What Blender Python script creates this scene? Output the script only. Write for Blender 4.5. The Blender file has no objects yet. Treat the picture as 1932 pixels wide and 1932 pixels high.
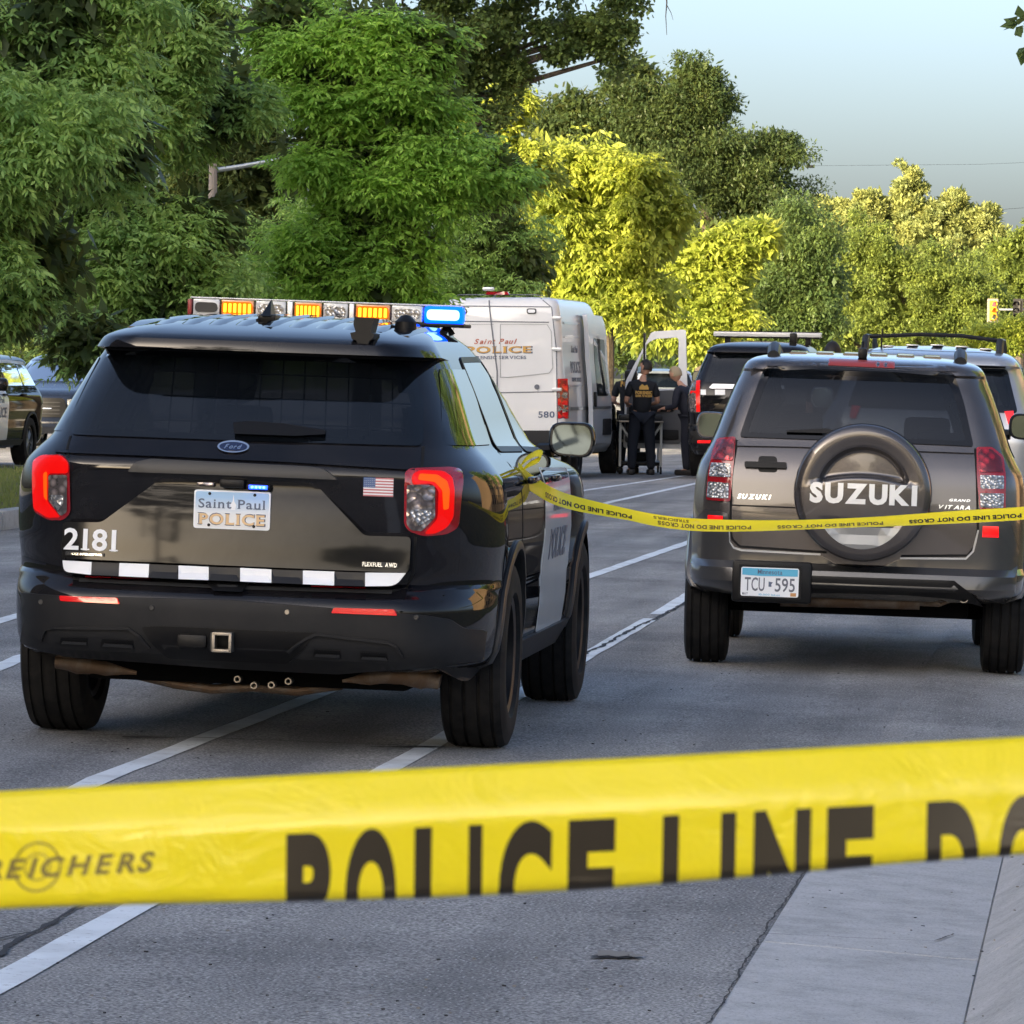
import bpy, bmesh, math, random
import numpy as np
from mathutils import Vector, Matrix, Euler
from mathutils.geometry import delaunay_2d_cdt
random.seed(7); np.random.seed(7)
S = bpy.context.scene
COL = S.collection
PI = math.pi

# ------------------------------------------------------------------ camera
F, CX, CY, YH, YAW, ROLL = 9400.0, 966.0, 966.0, 700.0, 0.12, 0.015
CAMZ = 1.50
pitch = -math.atan((CY-YH)/F)
fwd = Vector((-math.sin(YAW)*math.cos(pitch), math.cos(YAW)*math.cos(pitch), math.sin(pitch)))
r0 = Vector((math.cos(YAW), math.sin(YAW), 0)); u0 = r0.cross(fwd)
RT = r0*math.cos(ROLL)+u0*math.sin(ROLL); UP = u0*math.cos(ROLL)-r0*math.sin(ROLL)
CAM = Vector((0, 0, CAMZ))
cd = bpy.data.cameras.new('camera'); cam = bpy.data.objects.new('camera', cd); COL.objects.link(cam)
cam.matrix_world = Matrix(((RT.x, UP.x, -fwd.x, CAM.x), (RT.y, UP.y, -fwd.y, CAM.y), (RT.z, UP.z, -fwd.z, CAM.z), (0, 0, 0, 1)))
cd.sensor_width = 36; cd.lens = 36*F/1932; cd.clip_start = 0.2; cd.clip_end = 3000
cd.dof.use_dof = True; cd.dof.focus_distance = 21; cd.dof.aperture_fstop = 62
S.camera = cam

# ------------------------------------------------------------------ world, sun, exposure
SUN = Vector((-0.543, -0.842, 0)).normalized(); EL = math.radians(15)
W = bpy.data.worlds.new('World'); S.world = W; W.use_nodes = True
nt = W.node_tree; bg = nt.nodes['Background']
sky = nt.nodes.new('ShaderNodeTexSky'); sky.sky_type = 'NISHITA'; sky.sun_disc = False
sky.sun_elevation = EL; sky.sun_rotation = math.atan2(SUN.x, SUN.y)
sky.air_density = 0.62; sky.dust_density = 4.0; sky.ozone_density = 1.0
nt.links.new(sky.outputs[0], bg.inputs[0]); bg.inputs[1].default_value = 0.15
sl = bpy.data.lights.new('sun', 'SUN'); sl.energy = 5.0; sl.angle = math.radians(0.5); sl.color = (1, 0.80, 0.50)
so = bpy.data.objects.new('sun', sl); COL.objects.link(so)
sd = Vector((SUN.x*math.cos(EL), SUN.y*math.cos(EL), math.sin(EL)))
so.rotation_euler = sd.to_track_quat('Z', 'Y').to_euler(); so.location = (0, 0, 60)
S.view_settings.view_transform = 'Standard'; S.view_settings.look = 'None'
S.view_settings.gamma = 1; S.view_settings.use_curve_mapping = False
S.view_settings.exposure = 1.6

# ------------------------------------------------------------------ pixel <-> place
def ray(px, py):
    return (fwd*F + RT*(px-CX) - UP*(py-CY)).normalized()
def WP(px, py, D):                       # point on the line of sight at forward distance D
    d = fwd*F + RT*(px-CX) - UP*(py-CY)
    return CAM + d*(D/F)
def gz(u):                               # height of the street, crowned
    if u < -10.9: return 0.03 - 0.022*min(5.7, -10.9-u)
    if u < -10.6: return -0.106
    if u < -0.95: return -0.02*abs(u+5.3)
    if u < -0.33: return -0.087-0.06*(u+0.95)
    return 0.03
def PX(p):
    d = Vector(p)-CAM; z = d.dot(fwd); return CX+F*d.dot(RT)/z, CY-F*d.dot(UP)/z
def GP(px, py, dz=0.0):                  # ground point seen at a pixel
    d = ray(px, py); z = 0
    for i in range(20):
        t = (z+dz-CAM.z)/d.z; p = CAM+d*t
        z = 0.5*z+0.5*gz(p.x)
    return p

# ------------------------------------------------------------------ materials
def mat(name, col, rough=0.5, metal=0.0, coat=0.0, spec=0.5, emit=None, es=0.0, trans=0.0, alpha=1.0, ior=1.45, croughness=0.03):
    m = bpy.data.materials.new(name); m.use_nodes = True
    b = m.node_tree.nodes['Principled BSDF']
    b.inputs['Base Color'].default_value = (*col, 1); b.inputs['Roughness'].default_value = rough
    b.inputs['Metallic'].default_value = metal; b.inputs['Coat Weight'].default_value = coat
    b.inputs['Coat Roughness'].default_value = croughness
    b.inputs['Specular IOR Level'].default_value = spec; b.inputs['IOR'].default_value = ior
    b.inputs['Transmission Weight'].default_value = trans
    b.inputs['Alpha'].default_value = alpha
    if emit: b.inputs['Emission Color'].default_value = (*emit, 1); b.inputs['Emission Strength'].default_value = es
    return m
def N(m, t): return m.node_tree.nodes.new(t)
def LK(m, a, b): m.node_tree.links.new(a, b)
def bsdf(m): return m.node_tree.nodes['Principled BSDF']
def noise(m, scale, detail=4, rough=0.6, coords='Object', dist=0):
    tc = N(m, 'ShaderNodeTexCoord'); n = N(m, 'ShaderNodeTexNoise'); n.inputs['Scale'].default_value = scale
    n.inputs['Detail'].default_value = detail; n.inputs['Roughness'].default_value = rough; n.inputs['Distortion'].default_value = dist
    LK(m, tc.outputs[coords], n.inputs['Vector']); return n
def ramp(m, src, stops):
    r = N(m, 'ShaderNodeValToRGB'); e = r.color_ramp.elements
    while len(e) < len(stops): e.new(0.5)
    for i, (p, c) in enumerate(stops): e[i].position = p; e[i].color = (*c, 1) if len(c) == 3 else c
    LK(m, src, r.inputs[0]); return r
def mix(m, a, b, fac, mode='MIX'):
    x = N(m, 'ShaderNodeMix'); x.data_type = 'RGBA'; x.blend_type = mode
    if hasattr(fac, 'links'): LK(m, fac, x.inputs[0])
    else: x.inputs[0].default_value = fac
    for s, i in ((a, 6), (b, 7)):
        if hasattr(s, 'links'): LK(m, s, x.inputs[i])
        else: x.inputs[i].default_value = (*s, 1)
    return x.outputs[2]
def bump(m, src, strength, dist):
    b = N(m, 'ShaderNodeBump'); b.inputs['Strength'].default_value = strength; b.inputs['Distance'].default_value = dist
    LK(m, src, b.inputs['Height']); LK(m, b.outputs[0], bsdf(m).inputs['Normal'])
def dirt(m, col, amt=0.25, scale=3.0, r0=None, r1=None):     # film of dust over a colour, uneven gloss
    n = noise(m, scale, 5, 0.65, dist=0.4); r = ramp(m, n.outputs[0], [(0.42, (0, 0, 0)), (0.75, (amt, amt, amt))])
    LK(m, mix(m, col, (0.22, 0.20, 0.17), r.outputs[0]), bsdf(m).inputs['Base Color'])
    if r0 is not None:
        mr = N(m, 'ShaderNodeMapRange'); mr.inputs[1].default_value = 0.3; mr.inputs[2].default_value = 0.75
        mr.inputs[3].default_value = r0; mr.inputs[4].default_value = r1; LK(m, n.outputs[0], mr.inputs[0]); LK(m, mr.outputs[0], bsdf(m).inputs['Roughness'])
    return m
M = {}
M['black'] = dirt(mat('gloss black paint', (0.006, 0.006, 0.008), 0.06, coat=0.75, spec=0.0), (0.006, 0.006, 0.008), 0.05, 2.2, 0.05, 0.12)
M['white'] = dirt(mat('white paint', (0.78, 0.79, 0.80), 0.25, coat=0.7), (0.78, 0.79, 0.80), 0.08, 2.0)
M['vanwhite'] = dirt(mat('van white paint', (0.72, 0.73, 0.74), 0.3, coat=0.8), (0.74, 0.75, 0.76), 0.10, 1.3)
M['greypaint'] = dirt(mat('grey metallic paint', (0.085, 0.075, 0.07), 0.24, metal=0.65, coat=1.0), (0.095, 0.085, 0.082), 0.12, 2.5)
M['silver'] = mat('silver paint', (0.42, 0.43, 0.45), 0.3, metal=0.6, coat=1.0)
M['navy'] = mat('dark blue paint', (0.008, 0.012, 0.025), 0.2, coat=0.6, spec=0.2)
M['plastic'] = dirt(mat('black plastic', (0.013, 0.0135, 0.015), 0.55, spec=0.25), (0.013, 0.0135, 0.015), 0.05, 4)
M['dplastic'] = mat('dark plastic', (0.004, 0.004, 0.0045), 0.45, spec=0.3)
M['trim'] = mat('charcoal trim', (0.028, 0.029, 0.031), 0.38, spec=0.35)
M['rubber'] = dirt(mat('tyre rubber', (0.006, 0.006, 0.0065), 0.75, spec=0.25), (0.006, 0.006, 0.0065), 0.07, 9)
M['under'] = mat('underbody', (0.0025, 0.0025, 0.0025), 0.9, spec=0.05)
M['interior'] = mat('interior cloth', (0.006, 0.006, 0.007), 0.9, spec=0.1)
M['steel'] = mat('worn steel', (0.30, 0.27, 0.23), 0.45, metal=0.9)
M['rust'] = dirt(mat('rusty exhaust', (0.16, 0.10, 0.06), 0.6, metal=0.5), (0.12, 0.075, 0.045), 0.7, 12)
M['chrome'] = mat('chrome', (0.75, 0.76, 0.78), 0.12, metal=1.0)
M['satin'] = mat('satin silver lettering', (0.72, 0.73, 0.74), 0.35, metal=0.5)
M['rim'] = mat('alloy rim', (0.25, 0.26, 0.27), 0.35, metal=0.8)
M['blackrim'] = mat('black steel rim', (0.012, 0.012, 0.013), 0.4)
M['line'] = mat('black seam', (0.002, 0.002, 0.002), 0.8)
M['decalwhite'] = mat('white reflective decal', (0.80, 0.82, 0.84), 0.4)
M['decalblack'] = mat('black decal', (0.008, 0.008, 0.009), 0.5)
M['gold'] = mat('gold lettering', (0.62, 0.36, 0.08), 0.5)
M['tan'] = mat('tan lettering', (0.72, 0.50, 0.27), 0.5)
M['slate'] = mat('slate blue lettering', (0.10, 0.13, 0.20), 0.5)
M['rust_red'] = mat('rust red lettering', (0.45, 0.10, 0.04), 0.5)
M['greytext'] = mat('grey lettering', (0.13, 0.14, 0.17), 0.5)
M['black_ink'] = mat('black ink', (0.012, 0.010, 0.008), 0.5)
M['mirror'] = mat('mirror glass', (0.16, 0.19, 0.20), 0.05, metal=1.0)
M['redglow'] = mat('lit red lens', (0.18, 0.0, 0.0), 0.3, spec=0.2, coat=0.3, emit=(1, 0.004, 0.003), es=0.26)
M['redcore'] = mat('lit red core', (0.3, 0.02, 0.0), 0.3, spec=0.2, emit=(1, 0.10, 0.005), es=0.36)
M['redrefl'] = mat('glowing red reflector', (0.65, 0.008, 0.01), 0.2, coat=1, emit=(1, 0.0, 0.01), es=0.05)  # faint emission stands in for light thrown back
M['redrefl_hot'] = mat('bright glowing red reflector', (0.8, 0.008, 0.01), 0.2, coat=1, emit=(1, 0.0, 0.0), es=0.25)  # stronger emission paints in the returned glint
M['redlens'] = mat('dark red lens', (0.28, 0.004, 0.01), 0.12, coat=1)
M['dullred'] = mat('dull red lens', (0.30, 0.045, 0.04), 0.3)
def glass(name, tint, transp, rough=0.03):
    m = mat(name, tint, rough, spec=0.5, coat=0.0); nt_ = m.node_tree
    tr = N(m, 'ShaderNodeBsdfTransparent'); tr.inputs[0].default_value = (*tint, 1)
    gl = N(m, 'ShaderNodeBsdfGlossy'); gl.inputs['Roughness'].default_value = rough; gl.inputs['Color'].default_value = (1, 1, 1, 1)
    df = N(m, 'ShaderNodeBsdfDiffuse'); df.inputs[0].default_value = (0.012, 0.016, 0.022, 1)
    a = N(m, 'ShaderNodeMixShader'); a.inputs[0].default_value = transp; LK(m, df.outputs[0], a.inputs[1]); LK(m, tr.outputs[0], a.inputs[2])
    fr = N(m, 'ShaderNodeFresnel'); fr.inputs[0].default_value = 1.52
    b = N(m, 'ShaderNodeMixShader'); LK(m, fr.outputs[0], b.inputs[0]); LK(m, a.outputs[0], b.inputs[1]); LK(m, gl.outputs[0], b.inputs[2])
    LK(m, b.outputs[0], m.node_tree.nodes['Material Output'].inputs[0]); return m
M['tint'] = glass('tinted glass', (0.22, 0.24, 0.27), 0.85)
M['privacy'] = glass('privacy glass', (0.10, 0.11, 0.13), 0.7)
M['clearglass'] = glass('clear glass', (0.75, 0.82, 0.80), 0.97)
M['frit'] = mat('black glass border', (0.004, 0.004, 0.005), 0.05, spec=0.5)
def lens(name, col, alpha_t, scale=60):
    m = mat(name, col, 0.1, coat=1, spec=0.8)
    tc = N(m, 'ShaderNodeTexCoord'); v = N(m, 'ShaderNodeTexVoronoi'); v.inputs['Scale'].default_value = scale
    LK(m, tc.outputs['Object'], v.inputs['Vector'])
    r = ramp(m, v.outputs['Distance'], [(0.0, tuple(min(1, c*1.6) for c in col)), (0.55, tuple(c*0.35 for c in col))])
    LK(m, r.outputs[0], bsdf(m).inputs['Base Color']); bsdf(m).inputs['Metallic'].default_value = 0.55
    bump(m, v.outputs['Distance'], 0.8, 0.01); return m
M['clearlens'] = lens('faceted clear lens', (0.62, 0.63, 0.66), 1, 62)
M['smokelens'] = lens('smoky reversing lens', (0.34, 0.28, 0.27), 1, 30)
M['barlens'] = mat('clear bar lens', (0.55, 0.56, 0.56), 0.15, coat=1)
M['amberoff'] = mat('amber lens', (0.55, 0.22, 0.04), 0.2, coat=1)

# ------------------------------------------------------------------ mesh helpers
def mesh(name, V, Fc, m, parent=None, smooth=True, auto=None):
    me = bpy.data.meshes.new(name); me.from_pydata([tuple(v) for v in V], [], [tuple(f) for f in Fc]); me.validate()
    o = bpy.data.objects.new(name, me); COL.objects.link(o)
    if m is not None: me.materials.append(m if not isinstance(m, str) else M[m])
    if smooth:
        me.polygons.foreach_set('use_smooth', [True]*len(me.polygons))
        if auto is not None: sharp(me, auto)
    if parent: o.parent = parent
    return o
def sharp(me, ang):
    bm = bmesh.new(); bm.from_mesh(me)
    for e in bm.edges:
        if len(e.link_faces) == 2 and e.calc_face_angle(0) > ang: e.smooth = False
    bm.to_mesh(me); bm.free()
def tag(o, label=None, cat=None, group=None, kind=None):
    if label: o['label'] = label
    if cat: o['category'] = cat
    if group: o['group'] = group
    if kind: o['kind'] = kind
    return o
def empty(name, loc=(0, 0, 0), rot=(0, 0, 0)):
    o = bpy.data.objects.new(name, None); COL.objects.link(o); o.location = loc; o.rotation_euler = rot; o.empty_display_size = 0.1
    return o
class B:                                   # collects shapes into one mesh
    def __init__(s): s.v = []; s.f = []
    def add(s, V, Fc):
        n = len(s.v); s.v += [tuple(v) for v in V]; s.f += [tuple(i+n for i in f) for f in Fc]; return s
    def box(s, c, d, bev=0.0, rot=None):
        bm = bmesh.new(); bmesh.ops.create_cube(bm, size=1.0)
        for v in bm.verts: v.co = Vector((v.co.x*d[0], v.co.y*d[1], v.co.z*d[2]))
        if bev > 0: bmesh.ops.bevel(bm, geom=list(bm.edges), offset=bev, segments=2, affect='EDGES', profile=0.6)
        R_ = rot.to_matrix() if rot is not None else None
        bm.verts.index_update()
        V = [((R_@v.co if R_ else v.co)+Vector(c)) for v in bm.verts]
        s.add(V, [[v.index for v in f.verts] for f in bm.faces]); bm.free(); return s
    def tube(s, path, r, n=10, caps=True):
        P = [Vector(p) for p in path]; rr = r if isinstance(r, (list, tuple)) else [r]*len(P); V = []; Fc = []
        nrm = None
        for i, p in enumerate(P):
            t = (P[min(i+1, len(P)-1)]-P[max(i-1, 0)]).normalized()
            if nrm is None: nrm = t.orthogonal().normalized()
            else: nrm = (nrm - t*nrm.dot(t)).normalized()
            b = t.cross(nrm)
            for k in range(n): a = 2*PI*k/n; V.append(p+(nrm*math.cos(a)+b*math.sin(a))*rr[i])
        for i in range(len(P)-1):
            for k in range(n): Fc.append((i*n+k, i*n+(k+1) % n, (i+1)*n+(k+1) % n, (i+1)*n+k))
        if caps: Fc.append(tuple(range(n))[::-1]); Fc.append(tuple(range((len(P)-1)*n, len(P)*n)))
        return s.add(V, Fc)
    def lathe(s, prof, c=(0, 0, 0), axis='X', n=40):    # prof: (axial, radius)
        V = []; Fc = []; m_ = len(prof); c = Vector(c)
        for k in range(n):
            a = 2*PI*k/n
            for (h, r) in prof:
                p = {'X': (h, r*math.cos(a), r*math.sin(a)), 'Y': (r*math.cos(a), h, r*math.sin(a)), 'Z': (r*math.cos(a), r*math.sin(a), h)}[axis]
                V.append(c+Vector(p))
        for k in range(n):
            for j in range(m_-1): Fc.append((k*m_+j, ((k+1) % n)*m_+j, ((k+1) % n)*m_+j+1, k*m_+j+1))
        return s.add(V, Fc)
    def prism(s, pts, d0, d1, axis='Y', c=(0, 0, 0)):    # polygon (a,b) pushed along an axis
        n = len(pts); V = []
        for d in (d0, d1):
            for (a, b) in pts:
                V.append(Vector({'Y': (a, d, b), 'X': (d, a, b), 'Z': (a, b, d)}[axis])+Vector(c))
        return s.add(V, [tuple(range(n)), tuple(range(2*n-1, n-1, -1))]+[(i, (i+1) % n, n+(i+1) % n, n+i) for i in range(n)])
    def out(s, name, m, parent=None, smooth=True, auto=0.6, label=None):
        o = mesh(name, s.v, s.f, m, parent, smooth, auto)
        if label: o['label'] = label
        return o
def rpoly(pts, r, n=4):                    # rounded polygon
    out = []; L = len(pts)
    for i in range(L):
        a, b, c = Vector(pts[i-1]).to_2d(), Vector(pts[i]).to_2d(), Vector(pts[(i+1) % L]).to_2d()
        u, v = (a-b), (c-b); rr = min(r if not isinstance(r, (list, tuple)) else r[i], u.length*0.48, v.length*0.48)
        if rr < 1e-5: out.append(tuple(b)); continue
        p, q = b+u.normalized()*rr, b+v.normalized()*rr
        for k in range(n+1):
            t = k/n; out.append(tuple(p*(1-t)**2+b*2*t*(1-t)+q*t*t))
    return out
def inpoly(x, y, P):
    c = False; j = len(P)-1
    for i in range(len(P)):
        if (P[i][1] > y) != (P[j][1] > y) and x < (P[j][0]-P[i][0])*(y-P[i][1])/(P[j][1]-P[i][1])+P[i][0]: c = not c
        j = i
    return c
def fill2d(outer, h, holes=()):            # triangles inside an outline, with inner points
    V = []; E = []
    def loop(pts):
        s = len(V); P = []
        for i in range(len(pts)):
            a, b = Vector(pts[i]), Vector(pts[(i+1) % len(pts)]); k = max(1, int((b-a).length/h))
            for t in range(k): P.append(a+(b-a)*t/k)
        V.extend(P); E.extend([(s+i, s+(i+1) % len(P)) for i in range(len(P))])
    loop(outer)
    for q in holes: loop(q)
    xs = [p[0] for p in outer]; ys = [p[1] for p in outer]
    for i in range(int((max(xs)-min(xs))/h)+1):
        for j in range(int((max(ys)-min(ys))/h)+1):
            x = min(xs)+(i+0.5*(j % 2)+0.25)*h; y = min(ys)+(j+0.5)*h
            if inpoly(x, y, outer) and not any(inpoly(x, y, q) for q in holes):
                V.append(Vector((x, y)))
    v2, e2, f2, *_ = delaunay_2d_cdt([Vector(v).to_2d() for v in V], E, [], 0, 1e-6)
    out = []
    for f in f2:
        cx = sum(v2[i][0] for i in f)/len(f); cy = sum(v2[i][1] for i in f)/len(f)
        if inpoly(cx, cy, outer) and not any(inpoly(cx, cy, q) for q in holes): out.append(tuple(f))
    return [tuple(v) for v in v2], out
def extrude2d(V, Fc, fn, t0, t1):          # lay flat faces on a surface: fn(a, b, offset)
    cnt = {}
    for f in Fc:
        for i in range(len(f)):
            a, b = f[i], f[(i+1) % len(f)]; cnt.setdefault((min(a, b), max(a, b)), []).append((a, b))
    top = [fn(v[0], v[1], t1) for v in V]; faces = list(Fc)
    bot = []; idx = {}
    for k, l in cnt.items():
        if len(l) == 1:
            a, b = l[0]
            for q in (a, b):
                if q not in idx: idx[q] = len(top)+len(bot); bot.append(fn(V[q][0], V[q][1], t0))
            faces.append((b, a, idx[a], idx[b]))
    return top+bot, faces
def text2d(s, size=1.0, bold=0.0, sx=1.0, slab=False, shear=0.0, spacing=1.0, res=3):   # centred on the origin, size = cap height
    V = []; Fc = []; x0 = 0; k = size/0.70
    for ch in s:
        if ch == ' ': x0 += 0.30*k*sx; continue
        c = bpy.data.curves.new('t', 'FONT'); c.body = ch; c.offset = bold; c.shear = shear; c.resolution_u = res
        o = bpy.data.objects.new('t', c); me = bpy.data.meshes.new_from_object(o)
        vs = [(v.co.x*k, v.co.y*k) for v in me.vertices]; fs = [tuple(p.vertices) for p in me.polygons]
        bpy.data.objects.remove(o); bpy.data.curves.remove(c); bpy.data.meshes.remove(me)
        if not vs: continue
        mn = min(v[0] for v in vs); mx = max(v[0] for v in vs); w = mx-mn
        st = (0.085+2*bold)*k; sh = 0.045*k; ex = 0.05*k
        if slab:
            ymx = max(v[1] for v in vs)
            def bar(a, b, y0, y1):
                n = len(vs); vs.extend([(a, y0), (b, y0), (b, y1), (a, y1)]); fs.append((n, n+1, n+2, n+3))
            yb = -bold*k*0.5; yt = ymx
            if ch in 'PRFp': bar(mn-ex, mn+st+ex, yb, yb+sh)
            if ch in 'PRBDELFKT': bar(mn-ex, mn+st*0.6, yt-sh, yt)
            if ch in 'EL': bar(mn-ex, mn+st*0.6, yb, yb+sh); bar(mx-sh*0.8, mx, yb, yb+0.16*k)
            if ch in 'E': bar(mx-sh*0.8, mx, yt-0.14*k, yt)
            if ch in 'L': bar(mn-ex, mn+st+ex, yt-sh, yt)
            if ch in 'C': bar(mx-sh, mx+sh*0.3, yt-0.22*k, yt-0.02*k)
            if ch in 'Il': bar(mn-ex, mx+ex, yb, yb+sh); bar(mn-ex, mx+(ex if ch == 'I' else 0), yt-sh, yt)
            if ch == '1': bar(mx-st-ex*1.4, mx+ex*1.4, yb, yb+sh)
            if ch in 'iu': bar(mn-ex, mx+ex, yb, yb+sh)
            if ch == 'n': bar(mn-ex, mn+st+ex, yb, yb+sh); bar(mx-st-ex, mx+ex, yb, yb+sh)
            if ch == 'V': bar(mn-ex, mn+st+ex, yt-sh, yt); bar(mx-st-ex, mx+ex, yt-sh, yt)
        mn2 = min(v[0] for v in vs); mx2 = max(v[0] for v in vs)
        n = len(V); V += [((v[0]-mn2)*sx+x0, v[1]) for v in vs]; Fc += [tuple(i+n for i in f) for f in fs]
        x0 += (mx2-mn2)*sx+0.075*k*spacing*sx
    W_ = x0-0.075*k*spacing*sx
    return [(a-W_/2, b-size/2) for a, b in V], Fc, W_
def plane_text(name, s, size, m, fn, parent, t=0.002, fitw=None, **kw):
    V, Fc, w = text2d(s, size, **kw)
    if fitw: V = [(a*fitw/w, b) for a, b in V]
    # plaits: keep triangles counter-clockwise
    P, Q = extrude2d(V, Fc, fn, 0.0, t)
    return mesh(name, P, Q, m, parent, smooth=False)

# ------------------------------------------------------------------ setting
def ground():
    xs = [-400, -120, -60, -30, -19, -16, -13, -11.5, -10.93, -10.90, -10.601, -10.6, -9, -8, -7, -6, -5.3, -4, -3, -2, -0.952]
    m = mat('asphalt', (0.11, 0.11, 0.115), 0.85)
    n1 = noise(m, 95, 2, 0.5); n2 = noise(m, 1.1, 6, 0.7, dist=0.5); n3 = noise(m, 330, 2, 0.5); n5 = noise(m, 0.35, 4, 0.6)
    tcs = N(m, 'ShaderNodeTexCoord'); mps = N(m, 'ShaderNodeMapping'); mps.inputs['Scale'].default_value = (0.9, 0.08, 1)
    LK(m, tcs.outputs['Object'], mps.inputs['Vector']); n4 = N(m, 'ShaderNodeTexNoise'); n4.inputs['Scale'].default_value = 2.6; n4.inputs['Detail'].default_value = 5
    LK(m, mps.outputs[0], n4.inputs['Vector'])
    v = N(m, 'ShaderNodeTexVoronoi'); v.inputs['Scale'].default_value = 88; LK(m, tcs.outputs['Object'], v.inputs['Vector'])
    c = ramp(m, n2.outputs[0], [(0.3, (0.205, 0.205, 0.202)), (0.7, (0.305, 0.305, 0.300))]).outputs[0]
    c = mix(m, c, ramp(m, n4.outputs[0], [(0.36, (0.62, 0.62, 0.63)), (0.66, (1.28, 1.27, 1.26))]).outputs[0], 0.75, 'MULTIPLY')
    c = mix(m, c, ramp(m, n5.outputs[0], [(0.38, (0.72, 0.72, 0.73)), (0.5, (1, 1, 1)), (0.66, (1.12, 1.12, 1.11))]).outputs[0], 0.8, 'MULTIPLY')
    c = mix(m, c, ramp(m, n1.outputs[0], [(0.32, (0.22, 0.22, 0.23)), (0.5, (1, 1, 1)), (0.70, (1.9, 1.85, 1.8))]).outputs[0], 0.85, 'MULTIPLY')
    vr = N(m, 'ShaderNodeSeparateColor'); LK(m, v.outputs['Color'], vr.inputs[0])
    st = ramp(m, vr.outputs[0], [(0.80, (0, 0, 0)), (0.84, (1, 1, 1))]).outputs[0]
    dd = ramp(m, v.outputs['Distance'], [(0.28, (1, 1, 1)), (0.36, (0, 0, 0))]).outputs[0]
    c = mix(m, c, (0.5, 0.49, 0.48), mix(m, (0, 0, 0), st, dd))
    LK(m, c, bsdf(m).inputs['Base Color']); bump(m, n1.outputs[0], 0.9, 0.008)
    V = []; Fc = []; ys = [-60, -20, 0, 10, 20, 30, 50, 80, 120, 200, 320, 380]
    xr = [-10.6, -9, -8, -7, -6, -5.3, -4, -3, -2, -0.952]
    for y in ys:
        for x in xr: V.append((x, y, -0.02*abs(x+5.3)))
    k = len(xr)
    for i in range(len(ys)-1):
        for j in range(k-1): Fc.append((i*k+j, i*k+j+1, (i+1)*k+j+1, (i+1)*k+j))
    tag(mesh('street_asphalt', V, Fc, m), kind='structure')
    # wide base ground
    g = mat('verge soil and grass', (0.05, 0.07, 0.03), 0.95); n = noise(g, 1.3, 8, 0.75); ng = noise(g, 60, 3, 0.7)
    c = ramp(g, n.outputs[0], [(0.35, (0.045, 0.075, 0.018)), (0.5, (0.10, 0.115, 0.04)), (0.65, (0.20, 0.165, 0.085))]).outputs[0]
    c = mix(g, c, ramp(g, ng.outputs[0], [(0.3, (0.5, 0.5, 0.5)), (0.7, (1.4, 1.4, 1.4))]).outputs[0], 0.8, 'MULTIPLY')
    LK(g, c, bsdf(g).inputs['Base Color']); bump(g, ng.outputs[0], 1.0, 0.03)
    M['verge'] = g
    tag(mesh('far_ground', [(-900, -500, -0.4), (900, -500, -0.4), (900, 1500, -0.4), (-900, 1500, -0.4)], [(0, 1, 2, 3)], g), kind='structure')
    V = []; Fc = []
    xl = [-16.6, -15, -13, -11.6, -10.77]; k = len(xl)
    for y in ys:
        for x in xl: V.append((x, y, gz(x)))
    for i in range(len(ys)-1):
        for j in range(k-1): Fc.append((i*k+j, i*k+j+1, (i+1)*k+j+1, (i+1)*k+j))
    tag(mesh('grass_verge', V, Fc, g), kind='structure')
    tag(mesh('parking_lot', [(-60, -60, -0.098), (-16.6, -60, -0.098), (-16.6, 380, -0.098), (-60, 380, -0.098)], [(0, 1, 2, 3)], m), kind='structure')
    tag(mesh('right_verge', [(1.6, -60, 0.05), (200, -60, 0.05), (200, 380, 0.05), (1.6, 380, 0.05)], [(0, 1, 2, 3)], g), kind='structure')
ground()
cc = mat('concrete', (0.36, 0.36, 0.35), 0.85); n1 = noise(cc, 4.5, 8, 0.75); n2 = noise(cc, 110, 4, 0.75)
c = ramp(cc, n1.outputs[0], [(0.30, (0.30, 0.30, 0.295)), (0.5, (0.42, 0.42, 0.415)), (0.70, (0.50, 0.50, 0.495))]).outputs[0]
c = mix(cc, c, ramp(cc, n2.outputs[0], [(0.30, (0.35, 0.35, 0.35)), (0.45, (0.95, 0.95, 0.95)), (0.8, (1.25, 1.25, 1.25))]).outputs[0], 0.85, 'MULTIPLY')
LK(cc, c, bsdf(cc).inputs['Base Color']); bump(cc, n2.outputs[0], 0.5, 0.004); M['concrete'] = cc
tag(mesh('gutter_bed', [(-0.96, -60, -0.2), (1.7, -60, -0.2), (1.7, 380, -0.2), (-0.96, 380, -0.2)], [(0, 1, 2, 3)], 'under'), kind='structure')
gut = tag(empty('gutter_and_kerb'), kind='structure')
prof = [(-0.95, -0.14), (-0.95, -0.084), (-0.60, -0.104), (-0.42, -0.116), (-0.350, -0.119), (-0.346, -0.126), (-0.342, -0.112), (-0.30, -0.088), (-0.22, -0.035), (-0.14, 0.012), (-0.08, 0.032), (-0.052, 0.034), (-0.052, -0.14)]
me0 = None
for i in range(40):
    y0 = -4.4+i*3.05
    if me0 is None:
        L_ = 3.036; V = []; k = len(prof)
        for y in (0, 0.006, L_-0.006, L_):
            for (x, z) in prof: V.append((x, y, z-(0.006 if y in (0, L_) else 0)))
        Fc = [(a*k+j, a*k+(j+1) % k, (a+1)*k+(j+1) % k, (a+1)*k+j)[::-1] for a in range(3) for j in range(k)]+[tuple(range(k)), tuple(range(4*k-1, 3*k-1, -1))]
        o = mesh('kerb_section', V, Fc, 'concrete', gut, True, 0.5); me0 = o.data
    else:
        o = bpy.data.objects.new('kerb_section', me0); COL.objects.link(o); o.parent = gut
    o.location = (0, y0, random.uniform(-0.002, 0.002))
walk = tag(empty('right_pavement'), kind='structure')
me0 = None
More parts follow.
